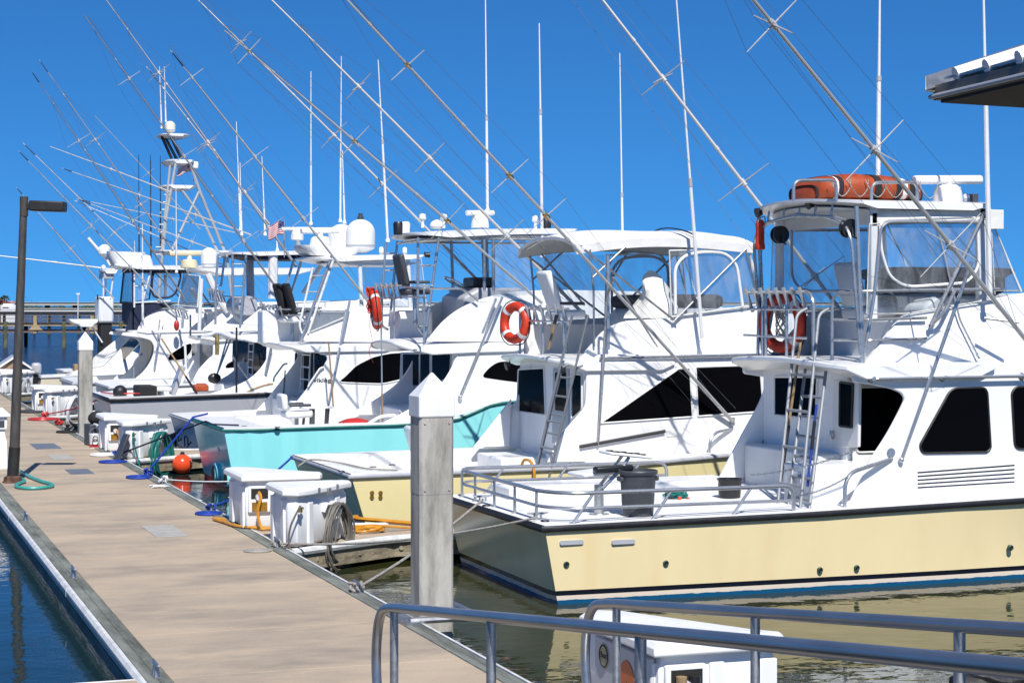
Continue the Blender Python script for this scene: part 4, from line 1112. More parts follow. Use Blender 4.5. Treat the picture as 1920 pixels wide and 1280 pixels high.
    for i in range(3):
        for j in range(2): MB().lathe(fr+V((-.16+.16*i,-.09+.17*j,.028-.019*(i-1))),[(0,-.02),(.045,-.02),(.045,.003),(0,.003)],12).build('hole', M['blackmetal'], f_)
    o2 = MB()
    for q_ in (-1,1): o2.tube(fillet([fr+V((.0,q_*.1,-.02)),fr+V((-.1,q_*.1,-.15)),c+V((.02,q_*.06,.3))],.1),.022,8)
    o2.build('chair_bracket', S, o)
    B.bow_rail()
    # chains across the gate
    for (a, b_, sag) in ((at(1408,890,Y=near), at(1608,842,Y=near+.02), .05),(at(1488,930,Y=near),at(1590,893,Y=near+.04),.04)):
        q_ = MB(); n = 34
        P = [a.lerp(b_, k/n)-V((0,0,sag*4*(k/n)*(1-k/n))) for k in range(n+1)]
        for k in range(n): 
            d = (P[k+1]-P[k])*.62; m_ = (P[k]+P[k+1])/2; sd = V((0,.009,0)) if k % 2 else V((0,0,.009))
            q_.tube([m_-d+sd*.3, m_-d*.5+sd, m_+d*.5+sd, m_+d-sd*.3, m_+d*.5-sd, m_-d*.5-sd], .0045, 5, True)
        q_.build('gate_chain', M['galv'], r)
    B.xo, B.zt, B.fn, B.ff, B.xh0, B.xh1, B.near, B.far = xo, zt, fn, ff, xh0, xh1, near, far
    B.xr, B.xb = xr, xb
    return B
B1 = boat1()
# things on boat 1
zt = B1.zt
ra, rb = at(1520,380,Y=19.9), at(1724,380,Y=19.9)
m = MB(); rings = []
L_ = rb.x-ra.x
for k in range(25):
    f = k/24; x = ra.x+L_*f
    e = 1-abs(2*f-1)**9*.55
    hgt = (.262+.05*sin(pi*min(1,f*1.15)))*e; wd = .50*e
    puff = 1+.035*sin(f*22)+.02*sin(f*51)
    ring = []
    for j in range(20):
        a = 2*pi*j/20; ca, sa = cos(a), sin(a)
        ring.append(V((x, 20.14+wd*abs(ca)**.6*(1 if ca > 0 else -1)*puff, zt+.045+hgt*.55+hgt*.55*abs(sa)**.7*(1 if sa > 0 else -1)*puff)))
    rings.append(ring)
m.loft(rings)
raft = tag(m.build('life_raft_bag', M['orange'], ang=60), 'long orange life raft bag strapped in its cradle on the nearest hardtop', 'life raft')
for f, mm, wd in ((.19,M['blackcloth'],.022),(.15,M['flagwhite'],.009),(.52,M['blackcloth'],.032),(.70,M['blackcloth'],.03),(.765,M['flagwhite'],.024),(.84,M['blackcloth'],.028),(.03,M['blackcloth'],.02),(.97,M['blackcloth'],.02)):
    i0 = f*24; i = int(i0); rg = [rings[i][j].lerp(rings[min(24,i+1)][j], i0-i) for j in range(20)]
    c = sum(rg, V())/20
    A = [c+(p-c)*1.03-V((wd*1.35,0,0)) for p in rg]; Bq = [c+(p-c)*1.03+V((wd*1.35,0,0)) for p in rg]
    MB().loft([A,Bq], True, False).build('strap', mm, raft)
q = MB()
for k in range(6):
    f = .06+.16*k; xx = ra.x+L_*f
    q.tube(spline([(xx,19.60,zt+.30),(xx+.06,19.575,zt+.17),(xx+.16,19.585,zt+.09),(xx+.26,19.60,zt+.17),(xx+.3,19.63,zt+.3)],5),.006,5)
q.build('lacing', M['rope'], raft)
# hanging orange canister, ring with line, bins
c = at(1425,440,X=B1.xr)
o = MB().lathe(c,[(0,-.19),(.055,-.19),(.065,-.17),(.062,-.12),(.055,-.1),(.055,.1),(.06,.12),(.05,.17),(.03,.19),(0,.19)],14).build('flare_canister', M['ring'])
tag(o,'slim orange canister hung on the rail left of the nearest hardtop','canister')
MB().tube(spline([c+V((-.05,0,.1)),c+V((-.03,-.05,.2)),c+V((.04,-.05,.22)),c+V((.06,-.02,.1))],5),.008,5).build('lanyard', M['rope'], o)
life_ring('life_ring','orange life ring behind the rod rack of the nearest boat, pale line inside it', at(1466,605,X=B1.xr+.22), (-1,-.35,0), .31, .075)
rope('coiled_line','pale green line bundled inside the life ring of the nearest boat',[at(1466+12*sin(k*2.1),605+26*cos(k*1.3),X=B1.xr+.16) for k in range(26)], .009, M['rope'],'line')
c = at(1196,968,Z=.862)
m = MB().lathe((c.x,c.y,.862),[(0,0),(.165,0),(.17,.02),(.2,.46),(.215,.47),(.222,.50),(.215,.515),(.2,.515),(.195,.48),(.16,.05),(0,.05)],24)
tb = tag(m.build('trash_bin', M['grey']), 'tall dark grey plastic bin standing on the deck of the nearest boat', 'trash bin')
for k in (-1,1): MB().obox((c.x+k*.21,c.y,.862+.42),(.04,.12,.05)).build('handle', M['grey'], tb, bevel=.01)
c = at(1368,938,Z=.862)
o = tag(MB().lathe((c.x,c.y,.862),[(0,0),(.125,0),(.145,.24),(.152,.25),(.152,.265),(.14,.265),(.135,.24),(.12,.03),(0,.03)],18).build('bucket', M['blackmetal']),'short black bucket beside the ladder on the nearest boat','bucket')
MB().tube([V((c.x+.15*cos(a),c.y,.862+.25-.13*sin(a))) for a in [pi*k/10 for k in range(11)]],.006,5).build('bail', S_ if False else M['steel'], o)
c = at(1268,938,Z=.862); rnd = random.Random(3)
pts = [c+V((rnd.uniform(-.13,.13),rnd.uniform(-.12,.12),.03+.09*rnd.random())) for k in range(60)]
o = tag(MB().tube(spline(pts,3),.012,5).build('net_bundle', M['teal']),'small bundle of teal netting on the deck right of the grey bin','net')
MB().ball(c+V((-.02,-.14,.04)),.025,6).ball(c+V((.1,-.12,.03)),.02,6).build('float', M['ball'], o)
# poles leaning by the ladder
def leaning(name, label, a, b, r, m, cat='pole', grip=None, gm=None):
    o = tag(MB().tube([a,b],[r,r*.9],8).build(name,m), label, cat)
    if grip: MB().tube([V(a).lerp(V(b),grip[0]),V(a).lerp(V(b),grip[1])],r*1.25,8).build('grip',gm or M['blackmetal'],o)
    return o
leaning('gaff_pole','long wooden gaff pole standing against the nearest ladder', at(1456,955,X=B1.xo-.5), at(1501,642,X=B1.xo-.1), .018, M['wood'], 'gaff', (.0,.5))
leaning('deck_brush','blue tipped boat brush hanging right of the nearest ladder', at(1514,912,X=B1.xo-.45), at(1531,758,X=B1.xo-.3), .016, M['blue'], 'brush', (.45,.8))
# ================================================================ boat 2: yellow hull, canvas bimini
def zz(o, s):                       # marks read off an enlarged detail
    return lambda x, y: (o[0]+x/s, o[1]+y/s)
k4 = zz((900,400), 2.783); k5 = zz((640,360), 3.2); k6 = zz((340,380), 3.2); k9 = zz((880,600), 4.571)
k11 = zz((480,600), 6.4); k12 = zz((540,400), 5.334); k13 = zz((300,600), 7.385); k14 = zz((300,430), 6.737); k8 = zz((180,600), 8); k8b = zz((180,460), 8)
def boat2():
    yn, yf = 24.9, 28.6
    X0 = at(660,893,Y=yn).x
    B = Boat('sportfishing_boat', 'yellow hulled sportfishing boat with a white canvas bimini over its flybridge', X0, 12.8, yn, yf,
             [(X0,.86),(X0+4,.90),(X0+8,1.15),(X0+12.8,1.75)], rake=.28)
    W = M['white']; S = M['steel']; r = B.r; b2 = []
    hn, hf = 25.3, 28.2; fn, ff = 25.5, 28.0
    B.hull(M['hull2'])
    xb = at(1099,720,Y=hn).x
    B.deck(M['deck'], X0+.42, xb-.02, sole=.32, cb=.30)
    B.railing(M['mirror'], .06, .04, dz=-.03)
    B.block('cabin', [(xb,.3),(xb,2.34),(xb+4.4,2.42),(xb+6,1.3),(xb+6,.8)], W, hn+.03, hf-.03, bevel=.05)
    side = xz(hn, (1026,868),(1046,822),(1098,762),(1100,700),(1104,684),(1120,664)) + [(xb+4.4,2.44),(xb+6.1,1.25),(xb+6.1,.85)]
    B.sides('cabin_side', side, W, hn, hf, .05, r=[0,.1,.08,.15,.1,.1,.1,.1,0], bevel=.02)
    for pts in ([(1125,793),(1272,691),(1293,690),(1298,781)],[(1304,688),(1424,684),(1431,771),(1308,780)],[(1437,684),(1560,690),(1600,770),(1443,770)]):
        B.win(xz(hn,*pts), hn, r=.02, frame=M['white2'])
    px = xb
    for pts, nm, dx in (([(973,692),(1021,689),(1024,778),(970,771)],'window',0),([(1073,700),(1092,702),(1092,768),(1073,786)],'window',0)):
        B.xwin(yz(px,*pts), px+dx, nm, r=.05, frame=M['white2'])
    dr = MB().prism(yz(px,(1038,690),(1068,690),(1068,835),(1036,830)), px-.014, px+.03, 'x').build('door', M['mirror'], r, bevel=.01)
    B.xwin(yz(px,(1043,698),(1063,698),(1063,771),(1043,769)), px-.014, 'door_window', r=.02)
    # far wing (lit wedge) and bait station
    MB().prism(xz(hf-.06,(957,748),(886,838),(954,836)), hf-.11, hf-.06, 'y').build('far_wing', W, r, bevel=.01)
    MB().box((px-.75,26.9,.32),(px+.02,hf-.12,.86)).build('bait_station', W, r, bevel=.03)
    xo = at(1062,687,Y=hn).x
    MB().slab(xo-.16, xb+1.4, hn-.05, hf+.06, 2.36, .13, crown=.09, ra=.25, rf=0).build('flybridge_deck', W, r, bevel=.01)
    fs = xz(fn, (1085,676),(1133,620),(1168,602),(1265,596),(1389,576)) + [(xb+3.6,3.18),(xb+4.7,2.42),(xb+4.2,2.36),(xb-.2,2.36)]
    B.sides('flybridge_side', fs, W, fn, ff, .07, lean=.08, z0=2.4, r=[0,.1,.3,.2,.2,.3,.1,0,0], bevel=.03)
    B.block('flybridge_front', [(xb+2.9,2.4),(xb+2.9,3.12),(xb+3.5,3.16),(xb+4.6,2.42)], W, fn+.05, ff-.05, bevel=.06)
    B.block('helm_console', [(xb+1.3,2.4),(xb+1.2,2.95),(xb+1.5,3.2),(xb+2.2,3.2),(xb+2.2,2.4)], M['white2'], fn+.35, ff-.35, bevel=.05)
    MB().box((xb+1.35,fn+.3,3.14),(xb+2.5,ff-.3,3.36)).build('instrument_cover', M['darkgrey'], r, bevel=.1)
    # far coaming aft of the helm
    MB().box((xb-.15,ff-.5,2.4),(xb+1.3,ff-.42,2.9)).build('bench', M['white2'], r, bevel=.03)
    B.chair((at(1060,545,Y=26.9).x,26.9,3.0), W, .62, None, .35)
    # canvas bimini on a folding frame
    x0 = at(1087,462,Y=fn).x; x1 = at(1410,458,Y=fn).x; zb = at(1250,456,Y=fn).z
    by0, by1 = fn-.02, ff+.02
    m = MB(); rows = []
    for i in range(15):
        q = -1+2*i/14; row = []; row2 = []
        for j in range(17):
            f = j/16
            z = zb+.17*(1-abs(q)**2.4)+.08*sin(pi*min(1,f*1.05))+.025*sin(f*pi*3)*(1-q*q)-.05*(1-f)**4
            row.append(V((x0-.06+(x1-x0+.1)*f, (by0+by1)/2+q*(by1-by0)/2, z))); row2.append(row[-1]-V((0,0,.13 if abs(q) > .99 else .05)))
        rows.append(row+row2[::-1])
    m.loft(rows).build('bimini_canvas', M['canvas'], r, ang=60)
    for f, nm in ((.66,'a'),): 
        xs_ = x0+(x1-x0)*f
        MB().tube(spline([(xs_,by0-.008,zb+.0),(xs_,by0+.15,zb+.16),(xs_,(by0+by1)/2,zb+.27),(xs_,by1,zb)],6),.012,6).build('canvas_seam', M['navy'], r)
    for Y, sg in ((fn-.02,1),(ff+.02,0)):
        mb = [[at(1095,468,Y=fn),at(1268,604,Y=fn)],[at(1398,466,Y=fn),at(1260,604,Y=fn)],[at(1180,466,Y=fn),at(1262,600,Y=fn)] if False else [at(1105,468,Y=fn),at(1112,545,Y=fn),at(1113,650,Y=fn)],
              [at(1172,462,Y=fn),at(1110,520,Y=fn)],[at(1397,468,Y=fn),at(1416,540,Y=fn)],[at(1010,470,Y=ff),at(1096,572,Y=ff)] if sg else [at(1300,466,Y=fn),at(1268,520,Y=fn)]]
        P = [[V((p.x, Y if not (sg and i == 5) else p.y, p.z)) for p in seg] for i, seg in enumerate(mb)]
        B.pipes('bimini_frame', P, .017, M['galv'], f=0)
    B.pipe('bimini_bow', [(x0+.02,by0,zb-.06),(x0,B.yc,zb+.14),(x0+.02,by1,zb-.06)], .018, f=.5)
    # clear curtains with arched zip windows
    for Y in (fn+.02, ff-.02):
        P = [at(1256,470,Y=fn),at(1407,466,Y=fn),at(1418,572,Y=fn),at(1260,594,Y=fn)]
        P = [V((p.x,Y,p.z)) for p in P]; B.curtain(P, border=M['canvas'], br=.018)
        A = [at(u,v,Y=fn) for u,v in ((1267,588),(1266,500),(1285,478),(1320,472),(1360,474),(1382,495),(1393,575))]
        B.pipe('curtain_zip', [V((p.x,Y-.012,p.z)) for p in A], .024, M['plastic'] if Y < 26 else M['mirror'], f=.15)
        P = [at(1130,468,Y=fn),at(1252,470,Y=fn),at(1256,592,Y=fn),at(1140,612,Y=fn)]
        if Y > 26:
            B.curtain([V((p.x,Y,p.z)) for p in P])
            A = [at(u,v,Y=ff) for u,v in ((1135,600),(1138,500),(1155,475),(1200,470),(1240,476),(1252,500),(1255,590))]
            B.pipe('curtain_zip', A, .022, M['mirror'], f=.15)
    xq = x1-.05
    B.curtain([(xq,fn+.05,zb),(xq,ff-.05,zb),(xq+.3,ff-.1,3.2),(xq+.3,fn+.1,3.2)], border=M['canvas'], br=.014)
    # white cover over the wheel
    c = at(1226,552,Y=25.95); rnd = random.Random(5); m = MB(); rings = []
    for i in range(12):
        f = i/11; z = c.z-.36+.72*f; rr = .36*(1-f**1.6)**.75*(.88+.12*sin(7*f+1))+.03
        rings.append([V((c.x+.05*sin(5*f)+rr*(1+.22*sin(3*a+4*f)+.08*sin(7*a+9*f))*cos(a), c.y+rr*.9*(1+.13*cos(2*a+7*f))*sin(a), z)) for a in [2*pi*k/18 for k in range(18)]])
    tag(m.loft(rings).build('canvas_cover', M['canvas'], ang=60), 'white crumpled cloth cover tied over the helm under the canvas bimini', 'cover')
    # rails and rod rack, ladders
    xr = xo+.1
    pa, pb = at(985,583,X=xr), at(1066,579,X=xr)
    B.launcher((xr,pa.y,pb.z),(xr,pb.y,pb.z),6,.3)
    B.pipes('rail_post', [[(xr,at(u,600,X=xr).y,pb.z),(xr,at(u,600,X=xr).y,2.40)] for u in (975,1018,1057)], .02, f=0)
    B.pipe('rail', [at(1140,655,Y=fn-.08),at(1140,458+20,Y=fn-.08)], .028)
    g = B.pipe('grab_rail', [(at(1122,661,Y=hn).x,hn-.05,2.42),(xb+4,hn-.05,2.47)], .022)
    xl = xo-.45
    L1, L2 = at(995,868,X=xl), at(1083,590,X=xo-.05)
    wv = V((0,at(1022,868,X=xl).y-L1.y,0))
    B.ladder((L1.x,L1.y,.5),(L2.x,L2.y+.2,L2.z),wv,3,.018,f0=.1,f1=.4)
    L3 = at(995,850,X=xl+.1); B.ladder((L3.x,L3.y,.4),(xo-.06,L3.y-.55,2.3),wv*.9,7,.017,hoop=(.1,0,.03))
    # outriggers with wooden rod & supports
    base = at(1374,790,Y=hn-.06)
    B.outrigger(base, at(663,0,Y=hn-1.7)+(at(663,0,Y=hn-1.7)-base)*.12, fr=(.47,.555,.78), r0=.034, r1=.016, sp=.42, hub=M['brass'])
    MB().obox(base+V((0,.02,0)),(.06,.05,.12)).build('outrigger_foot', S, r)
    B.pipe('outrigger_strut', [at(1121,836,Y=hn-.03),at(1131,690,Y=hn-.12),at(1137,560,Y=hn-.25),at(1150,520,Y=hn-.5)], .02)
    B.pipe('outrigger_strut', [at(1150,520,Y=hn-.5),at(1232,650,Y=hn-.04)], .016)
    b0 = at(1105,600,Y=ff+.25); B.outrigger(b0, at(519,0,Y=ff+1.5)+(at(519,0,Y=ff+1.5)-b0)*.03, fr=(.26,.50,.72), r0=.036, r1=.015, sp=.42)
    B.antenna(at(1317,640,Y=fn-.15), at(1266,-30,Y=fn-.5), .026, .45)
    B.antenna(at(1167,440,Y=ff), at(1162,100,Y=ff), .02, .22)
    # cockpit chair, hatch, boat hook clips
    c = at(755,840,Z=.95); c.z = .98; B.chair((c.x,26.7,.86), W, .42, None, .3)
    B.pipe('boathook', [at(1087,837,Y=hn-.03),at(1247,808,Y=hn-.03)], .024, M['rubber'], f=0)
    MB().prism(xz(hn,(1250,806),(1269,803),(1269,817),(1250,819)), hn-.012,hn+.02,'y').build('access_plate', M['white2'], r, bevel=.006)
    B.pipe('boarding_rail', [at(1330,875,Y=yn+.2),at(1330,812,Y=yn+.2),at(1372,804,Y=hn)], .024, f=[0,.25,0])
    B.light(at(955,685,X=xo-.02)); B.light(at(1058,692,X=xo-.02))
    # four scuppers on the side by the stern
    for u in (700.5,716.5):
        for v in (924.5,933): 
            p = at(u,v,Y=yn); f = p.z/B.zg(p.x); yy = B.yc-B.w(p.x)*(.955+.045*f)
            MB().lathe((p.x,yy,p.z),[(0,-.012),(.028,-.012),(.034,.0),(.034,.02),(0,.02)],12,'y').build('through_hull', M['brass'], r)
    for u, v in ((640,880),(700,872),(735,868)): 
        p = at(u,v,Z=.90); MB().lathe((p.x,max(p.y,yn+.14),.872),[(0,0),(.05,0),(.045,.012),(0,.012)],12).build('rod_socket', M['blackmetal'], r)
    B.bow_rail(); B.xr, B.xo, B.xb, B.fn, B.ff, B.hn, B.hf = xr, xo, xb, fn, ff, hn, hf
    return B
B2 = boat2()
life_ring('life_ring','round orange life ring with pale bands hung left of the rod rack under the bimini', at(966,605,X=B2.xr-.12), (-.95,-.38,.06), .255, .075)
leaning('gaff_pole','short wooden gaff leaning on the flybridge of the boat with the bimini', at(1028,655,X=B2.xo-.15), at(1044,590,X=B2.xo-.05), .022, M['wood'], 'gaff', (.75,1.0))
rope('mooring_line','pale stern line lying over the transom of the yellow hull',[at(560,873,Z=.9),at(585,861,Z=.95),at(640,868,Z=.9),at(690,878,Z=.9),at(745,881,Z=.9)],.014,M['rope'],'rope','mooring lines')
rope('power_cable','yellow power cable coming over the near gunwale of the yellow hull',[at(1002,905,Y=24.85),at(1001,880,Y=24.85),at(994,864,Y=24.95),at(983,862,Y=25.1),at(978,872,Y=25.2)],.022,M['yellow'],'cable','yellow shore power cables')
# ================================================================ boat 3: turquoise hull, hardtop on steel frame
def boat3():
    yn, yf = 31.4, 34.9
    X0 = at(424,804,Y=yn).x
    B = Boat('sportfishing_boat', 'turquoise hulled sportfishing boat with a hardtop on a steel pipe frame', X0, 13, yn, yf,
             [(X0,1.10),(X0+2.9,1.13),(X0+3.9,1.18),(X0+5.0,1.5),(X0+7,1.62),(X0+13,2.0)], rake=.22, corner=.09)
    W = M['white']; S = M['steel']; r = B.r
    hn, hf = 31.85, 34.45; fn, ff = 32.05, 34.25
    B.hull(M['hull3'])
    xb = at(852,700,Y=hn).x
    B.deck(M['white'], X0+.75, xb-.02, sole=.45, cb=.34)
    B.railing(M['teal'], .045, .03, dz=-.035)
    B.block('cabin', [(xb,.4),(xb,2.46),(xb+4.5,2.55),(xb+6,1.7),(xb+6,1.2)], W, hn+.03, hf-.03, bevel=.05)
    side = xz(hn, (716,793),(768,768),(820,730),(842,700),(861,658),(860,650)) + [(xb+4.5,2.56),(xb+6.2,1.7),(xb+6.2,1.0)]
    B.sides('cabin_side', side, W, hn, hf, .05, r=[0,.3,.4,.4,.05,0,.2,.2,0], bevel=.02)
    B.win(xz(hn,(902,707),(917,689),(934,678),(990,676),(1010,700),(985,718),(950,714)), hn, r=.1)
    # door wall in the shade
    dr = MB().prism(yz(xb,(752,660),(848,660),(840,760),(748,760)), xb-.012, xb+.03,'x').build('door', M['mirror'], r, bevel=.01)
    for pts in ([(757,664),(786,664),(786,722),(757,722)],[(790,664),(806,664),(806,722),(790,722)],[(812,664),(845,664),(843,705),(812,722)]): B.xwin(yz(xb,*pts), xb-.013, 'door_window', r=.02)
    MB().box((xb-.7,hn+1.1,.45),(xb,hf-.1,1.32)).build('mezzanine_seat', W, r, bevel=.04)
    # eye-shaped glass visible on the inner face of the far wing
    xo = at(768,655,Y=hn).x
    MB().slab(xo-.13, xb+1.4, hn-.05, hf+.08, 2.47, .12, crown=.16, ra=.30, rf=0, droop=.06).build('flybridge_deck', W, r, bevel=.02)
    rim = [V((xo-.13+.3*abs(q)**5-.014, (hn+hf+.03)/2+q*(hf-hn+.13)/2, 2.47+.16*(1-q*q)-.06-.04)) for q in [sin((-1+2*i/24)*pi/2) for i in range(25)]]
    MB().tube(rim, .014, 6).build('drip_rail', M['mirror'], r)
    z1 = 2.50
    fs = xz(fn, (800,640),(812,625),(829,605),(854,584),(886,567),(925,554),(973,546),(1040,543)) + [(xb+4,3.45),(xb+5.4,2.55),(xb+5,2.48)]
    B.sides('flybridge_side', fs, W, fn, ff, .07, lean=.08, z0=2.5, r=[0,.1,.3,.3,.3,.3,.3,.3,.3,.1,0], bevel=.03)
    B.pipe('trim_line', [(at(775,655,Y=hn).x,hn-.004,at(775,655,Y=hn).z),(xb+4.3,hn-.004,2.60)], .014, M['mirror'], f=0)
    B.block('flybridge_front', [(xb+3.0,2.5),(xb+3.0,3.4),(xb+3.8,3.42),(xb+5.0,2.5)], W, fn+.05, ff-.05, bevel=.06)
    c0 = at(862,560,Y=32.9)
    B.block('helm_console', [(c0.x,2.5),(c0.x-.05,3.35),(c0.x+.25,3.52),(c0.x+1.1,3.52),(c0.x+1.1,2.5)], M['mirror'], 32.5, 33.9, bevel=.05)
    B.wheel((c0.x-.03,33.1,3.62), .22, .5)
    MB().obox((c0.x+.5,33.3,3.62),(.4,.7,.2)).build('instrument_pod', M['blackmetal'], r, bevel=.04)
    # bench module aft with shaded front
    MB().box((at(735,610,Y=34).x,33.6,2.5),(at(800,610,Y=34).x,34.2,3.1)).build('bench', W, r, bevel=.04)
    B.chair((at(775,560,Y=33.0).x,32.9,3.4), M['grey'], .62, M['grey'], .22)
    # hardtop
    p = at(960,428,Y=fn); zt = p.z
    xh0 = at(718,440,Y=ff).x-.0; xh1 = at(1096,430,Y=fn).x
    MB().slab(xh0+.05, xh1, fn-.05, ff+.12, zt, .09, crown=.05, ra=.25, rf=.2, droop=.12).build('hardtop', W, r, ang=50)
    MB().slab(xh0+.25, xh1-.2, fn+.1, ff-.05, zt-.1, .03, crown=.03, ra=.25, rf=.2, droop=.1).build('hardtop_liner', M['white2'], r)
    zu = zt-.2
    B.pipe('roof_rail', [(xh1-.2,fn+.02,zu),(xh0+.4,fn+.02,zu-.0),(xh0+.22,fn+.25,zu-.02),(xh0+.2,ff-.25,zu-.04),(xh0+.35,ff-.05,zu),(xh1-.2,ff-.05,zu)], .02, f=.2)
    B.pipes('roof_standoff', [[(xh0+.5+.42*k,fn+.02,zu),(xh0+.5+.42*k,fn+.02,zt-.05)] for k in range(7)], .012, f=0)
    legs = []
    for u0, v0, u1, v1, X in ((784,445,783,630,None),(823,445,797,632,None)):
        legs.append([at(u0,v0,Y=fn-.02), at(u1,v1-18,Y=fn+.02), at(797,v1,Y=fn+.04)] if u0 < 800 else [at(u0,v0,Y=fn-.02), at(u1,v1,Y=fn+.04)])
    B.pipes('tower_leg', legs, .026, f=.2)
    B.pipes('tower_rung', [[at(784,460+k*38,Y=fn-.01), at(822-5*k,460+k*38,Y=fn-.01)] for k in range(1,5)], .016, f=0)
    l2 = [[at(724,452,Y=ff), at(716,560,Y=ff), at(716,612,Y=ff), at(728,618,Y=ff)],[at(745,452,Y=ff), at(730,612,Y=ff)]]
    B.pipes('tower_leg', l2, .024, f=.2)
    B.pipes('tower_rung', [[at(722-2*k,475+k*32,Y=ff), at(742-4*k,475+k*32,Y=ff)] for k in range(4)], .015, f=0)
    for u in (846,905,912,): B.pipe('hardtop_post', [at(u,450,Y=ff-.1), at(u+4,555,Y=ff-.1)], .03, M['galv'])
    for u in (908,925): B.pipe('hardtop_post', [at(u,448,Y=fn+.03), at(u,545,Y=fn+.03)], .032, M['galv'])
    B.curtain([at(925,452,Y=fn+.05),at(985,450,Y=fn+.05),at(1000,550,Y=fn+.05),at(925,556,Y=fn+.05)])
    B.curtain([(xh1-.3,fn+.1,zt-.15),(xh1-.3,ff-.1,zt-.15),(xh1+.1,ff-.1,3.45),(xh1+.1,fn+.1,3.45)])
    # rail with rod rack
    xr = xo+.12; pa, pb = at(704,537,X=xr), at(752,541,X=xr)
    B.launcher((xr,pa.y,pa.z),(xr,pb.y,pa.z),5,.36)
    B.pipe('rail', [(xr,pb.y,pa.z-.02),at(795,541,X=xr),at(868,541,Y=fn-.02),at(896,565,Y=fn-.02)], .02, f=.15)
    B.pipe('rail', [(xr,pb.y,pa.z-.2),at(800,558,X=xr)], .016)
    B.pipes('rail_post', [[at(u,541,X=xr),V((xr,at(u,541,X=xr).y,2.5))] for u in (715,739,795)], .018, f=0)
    # outriggers
    base = at(1016,568,Y=fn-.05)
    B.outrigger(base, at(421,47,Y=fn-1.6), fr=(.32,.615,.93), r0=.036, r1=.012, sp=.45, hub=M['brass'])
    B.pipes('outrigger_strut', [[at(942,557,Y=fn-.08),at(905,640,Y=hn-.06),at(863,742,Y=hn-.04)],[at(930,560,Y=fn-.08),at(904,625,Y=hn-.08)]], .024, f=0)
    MB().ball(at(863,744,Y=hn-.05),.045,6).build('strut_foot', S, r)
    b0 = at(905,535,Y=ff+.1); B.outrigger(b0, at(380,0,Y=ff+1.3)+(at(380,0,Y=ff+1.3)-b0)*.03, fr=(.35,.52,.84), r0=.034, r1=.013, sp=.45)
    B.antenna(at(914,395,Y=ff), at(910,-20,Y=ff), .026, .42); B.antenna(at(1017,480,Y=fn), at(1011,44,Y=fn), .026, .62)
    B.antenna(at(727,452,Y=ff), at(709,112,Y=ff), .022, .55)
    c = at(900,420,Y=33.3); B.radar((c.x,33.3,zt+.05), .62, .28, .85)
    for u, v, kk in ((747,424,0),(759,422,1),(1024,421,0)):
        p = at(u,v,Y=33.2); MB().lathe((p.x,33.2,zt-(.10 if u < 800 else 0)),[(0,0),(.09,0),(.1,.2),(.08,.24),(0,.24)],12).build('searchlight', M['blackmetal'] if kk == 0 else W, r)
    p = at(819,422,Y=33); B.dome((p.x,33,zt), .13, .18, 'round_dome', foot=False)
    for u in (792,832,1004): 
        p = at(u,420,Y=fn+.3); MB().lathe((p.x,fn+.3,zt),[(0,0),(.03,0),(.03,.12),(.07,.16),(.06,.24),(0,.26)],12).build('gps_puck', M['plastic'], r)
    # cockpit contents seen over the gunwale
    c = at(545,790,Y=33.2); o = MB()
    B.chair((at(556,790,Y=33.2).x,33.2,1.18), W, .3, W, .1)
    # oval exhausts and vent at the stern corner
    for yy in (31.75, 32.9):
        o = MB().lathe((X0+.11,yy,.24),[(0,-.05),(.15,-.05),(.17,-.02),(.17,.05),(0,.05)],18,'x').build('exhaust', M['hull3'], r)
        MB().lathe((X0+.055,yy,.24),[(0,-.004),(.125,-.004),(.125,.01),(0,.01)],18,'x').build('exhaust_bore', M['rubber'], o)
    p = at(412,839,X=X0+.1); MB().obox(p,(.05,.16,.1)).build('transom_vent', M['mirror'], r, bevel=.01)
    for u, v in ((458,798),(640,790),(520,800)):
        p = at(u,v,Z=1.12); MB().lathe((p.x,p.y,1.108),[(0,0),(.05,0),(.045,.012),(0,.012)],12).build('rod_socket', M['blackmetal'], r)
    B.pipe('gunwale_cleat', [at(690,795,Y=yn+.25),at(712,780,Y=yn+.25),at(745,778,Y=yn+.25),at(736,794,Y=yn+.25)], .03, M['whitemetal'], f=.12)
    B.bow_rail(); B.xr, B.xo, B.X0 = xr, xo, X0
    return B
B3 = boat3()
c = at(704,580,X=B3.xr-.2)
ring3 = life_ring('life_ring','orange life ring seen edge on, line bundled on top, on the turquoise boat', c, (CA,-SA+.16,.10), .30, .085)
rnd = random.Random(11)
pts = [c+V((-.09+rnd.uniform(-.06,.07), rnd.uniform(-.14,.12), rnd.uniform(-.06,.42))) for k in range(60)]
MB().tube(spline(pts,3),.011,5).build('line_bundle', M['ring'], ring3)
MB().tube(spline([c+V((-.1,0,-.1)),c+V((-.1,.03,-.35)),c+V((-.06,.0,-.6)),c+V((-.1,.1,-.8)),c+V((0,.15,-1.0))],5),.006,5).build('tail', M['ring'], ring3)
o = tag(MB().ball(at(665,792,Y=32.9)-V((0,0,.12)),.29,12,(1.3,1,.72)).build('buoy', M['redplastic']), 'red float showing above the gunwale inside the turquoise cockpit','float')
c = at(594,762,Y=33.6); st = MB(); tp_ = [V((c.x+.33*cos(a),c.y+.26*sin(a),c.z)) for a in [2*pi*k/20 for k in range(20)]]
st.loft([[p-V((0,0,.03)) for p in tp_],tp_]); so_ = tag(st.build('stool', W_ if False else M['plastic'], bevel=.01),'round white topped stool with grey legs in the turquoise cockpit','stool')
for a in (.5,1.8,2.9,4.2,5.4): MB().obox(c+V((.24*cos(a),.18*sin(a),-.22)),(.05,.08,.42),(0,.12*cos(a),a)).build('leg', M['grey'], so_, bevel=.01)
leaning('boathook','pale boathook with a curved tip standing by the white cabin side behind the turquoise hull', at(625,763,Y=37.9), at(616,640,Y=37.9), .018, M['wood'],'boathook')
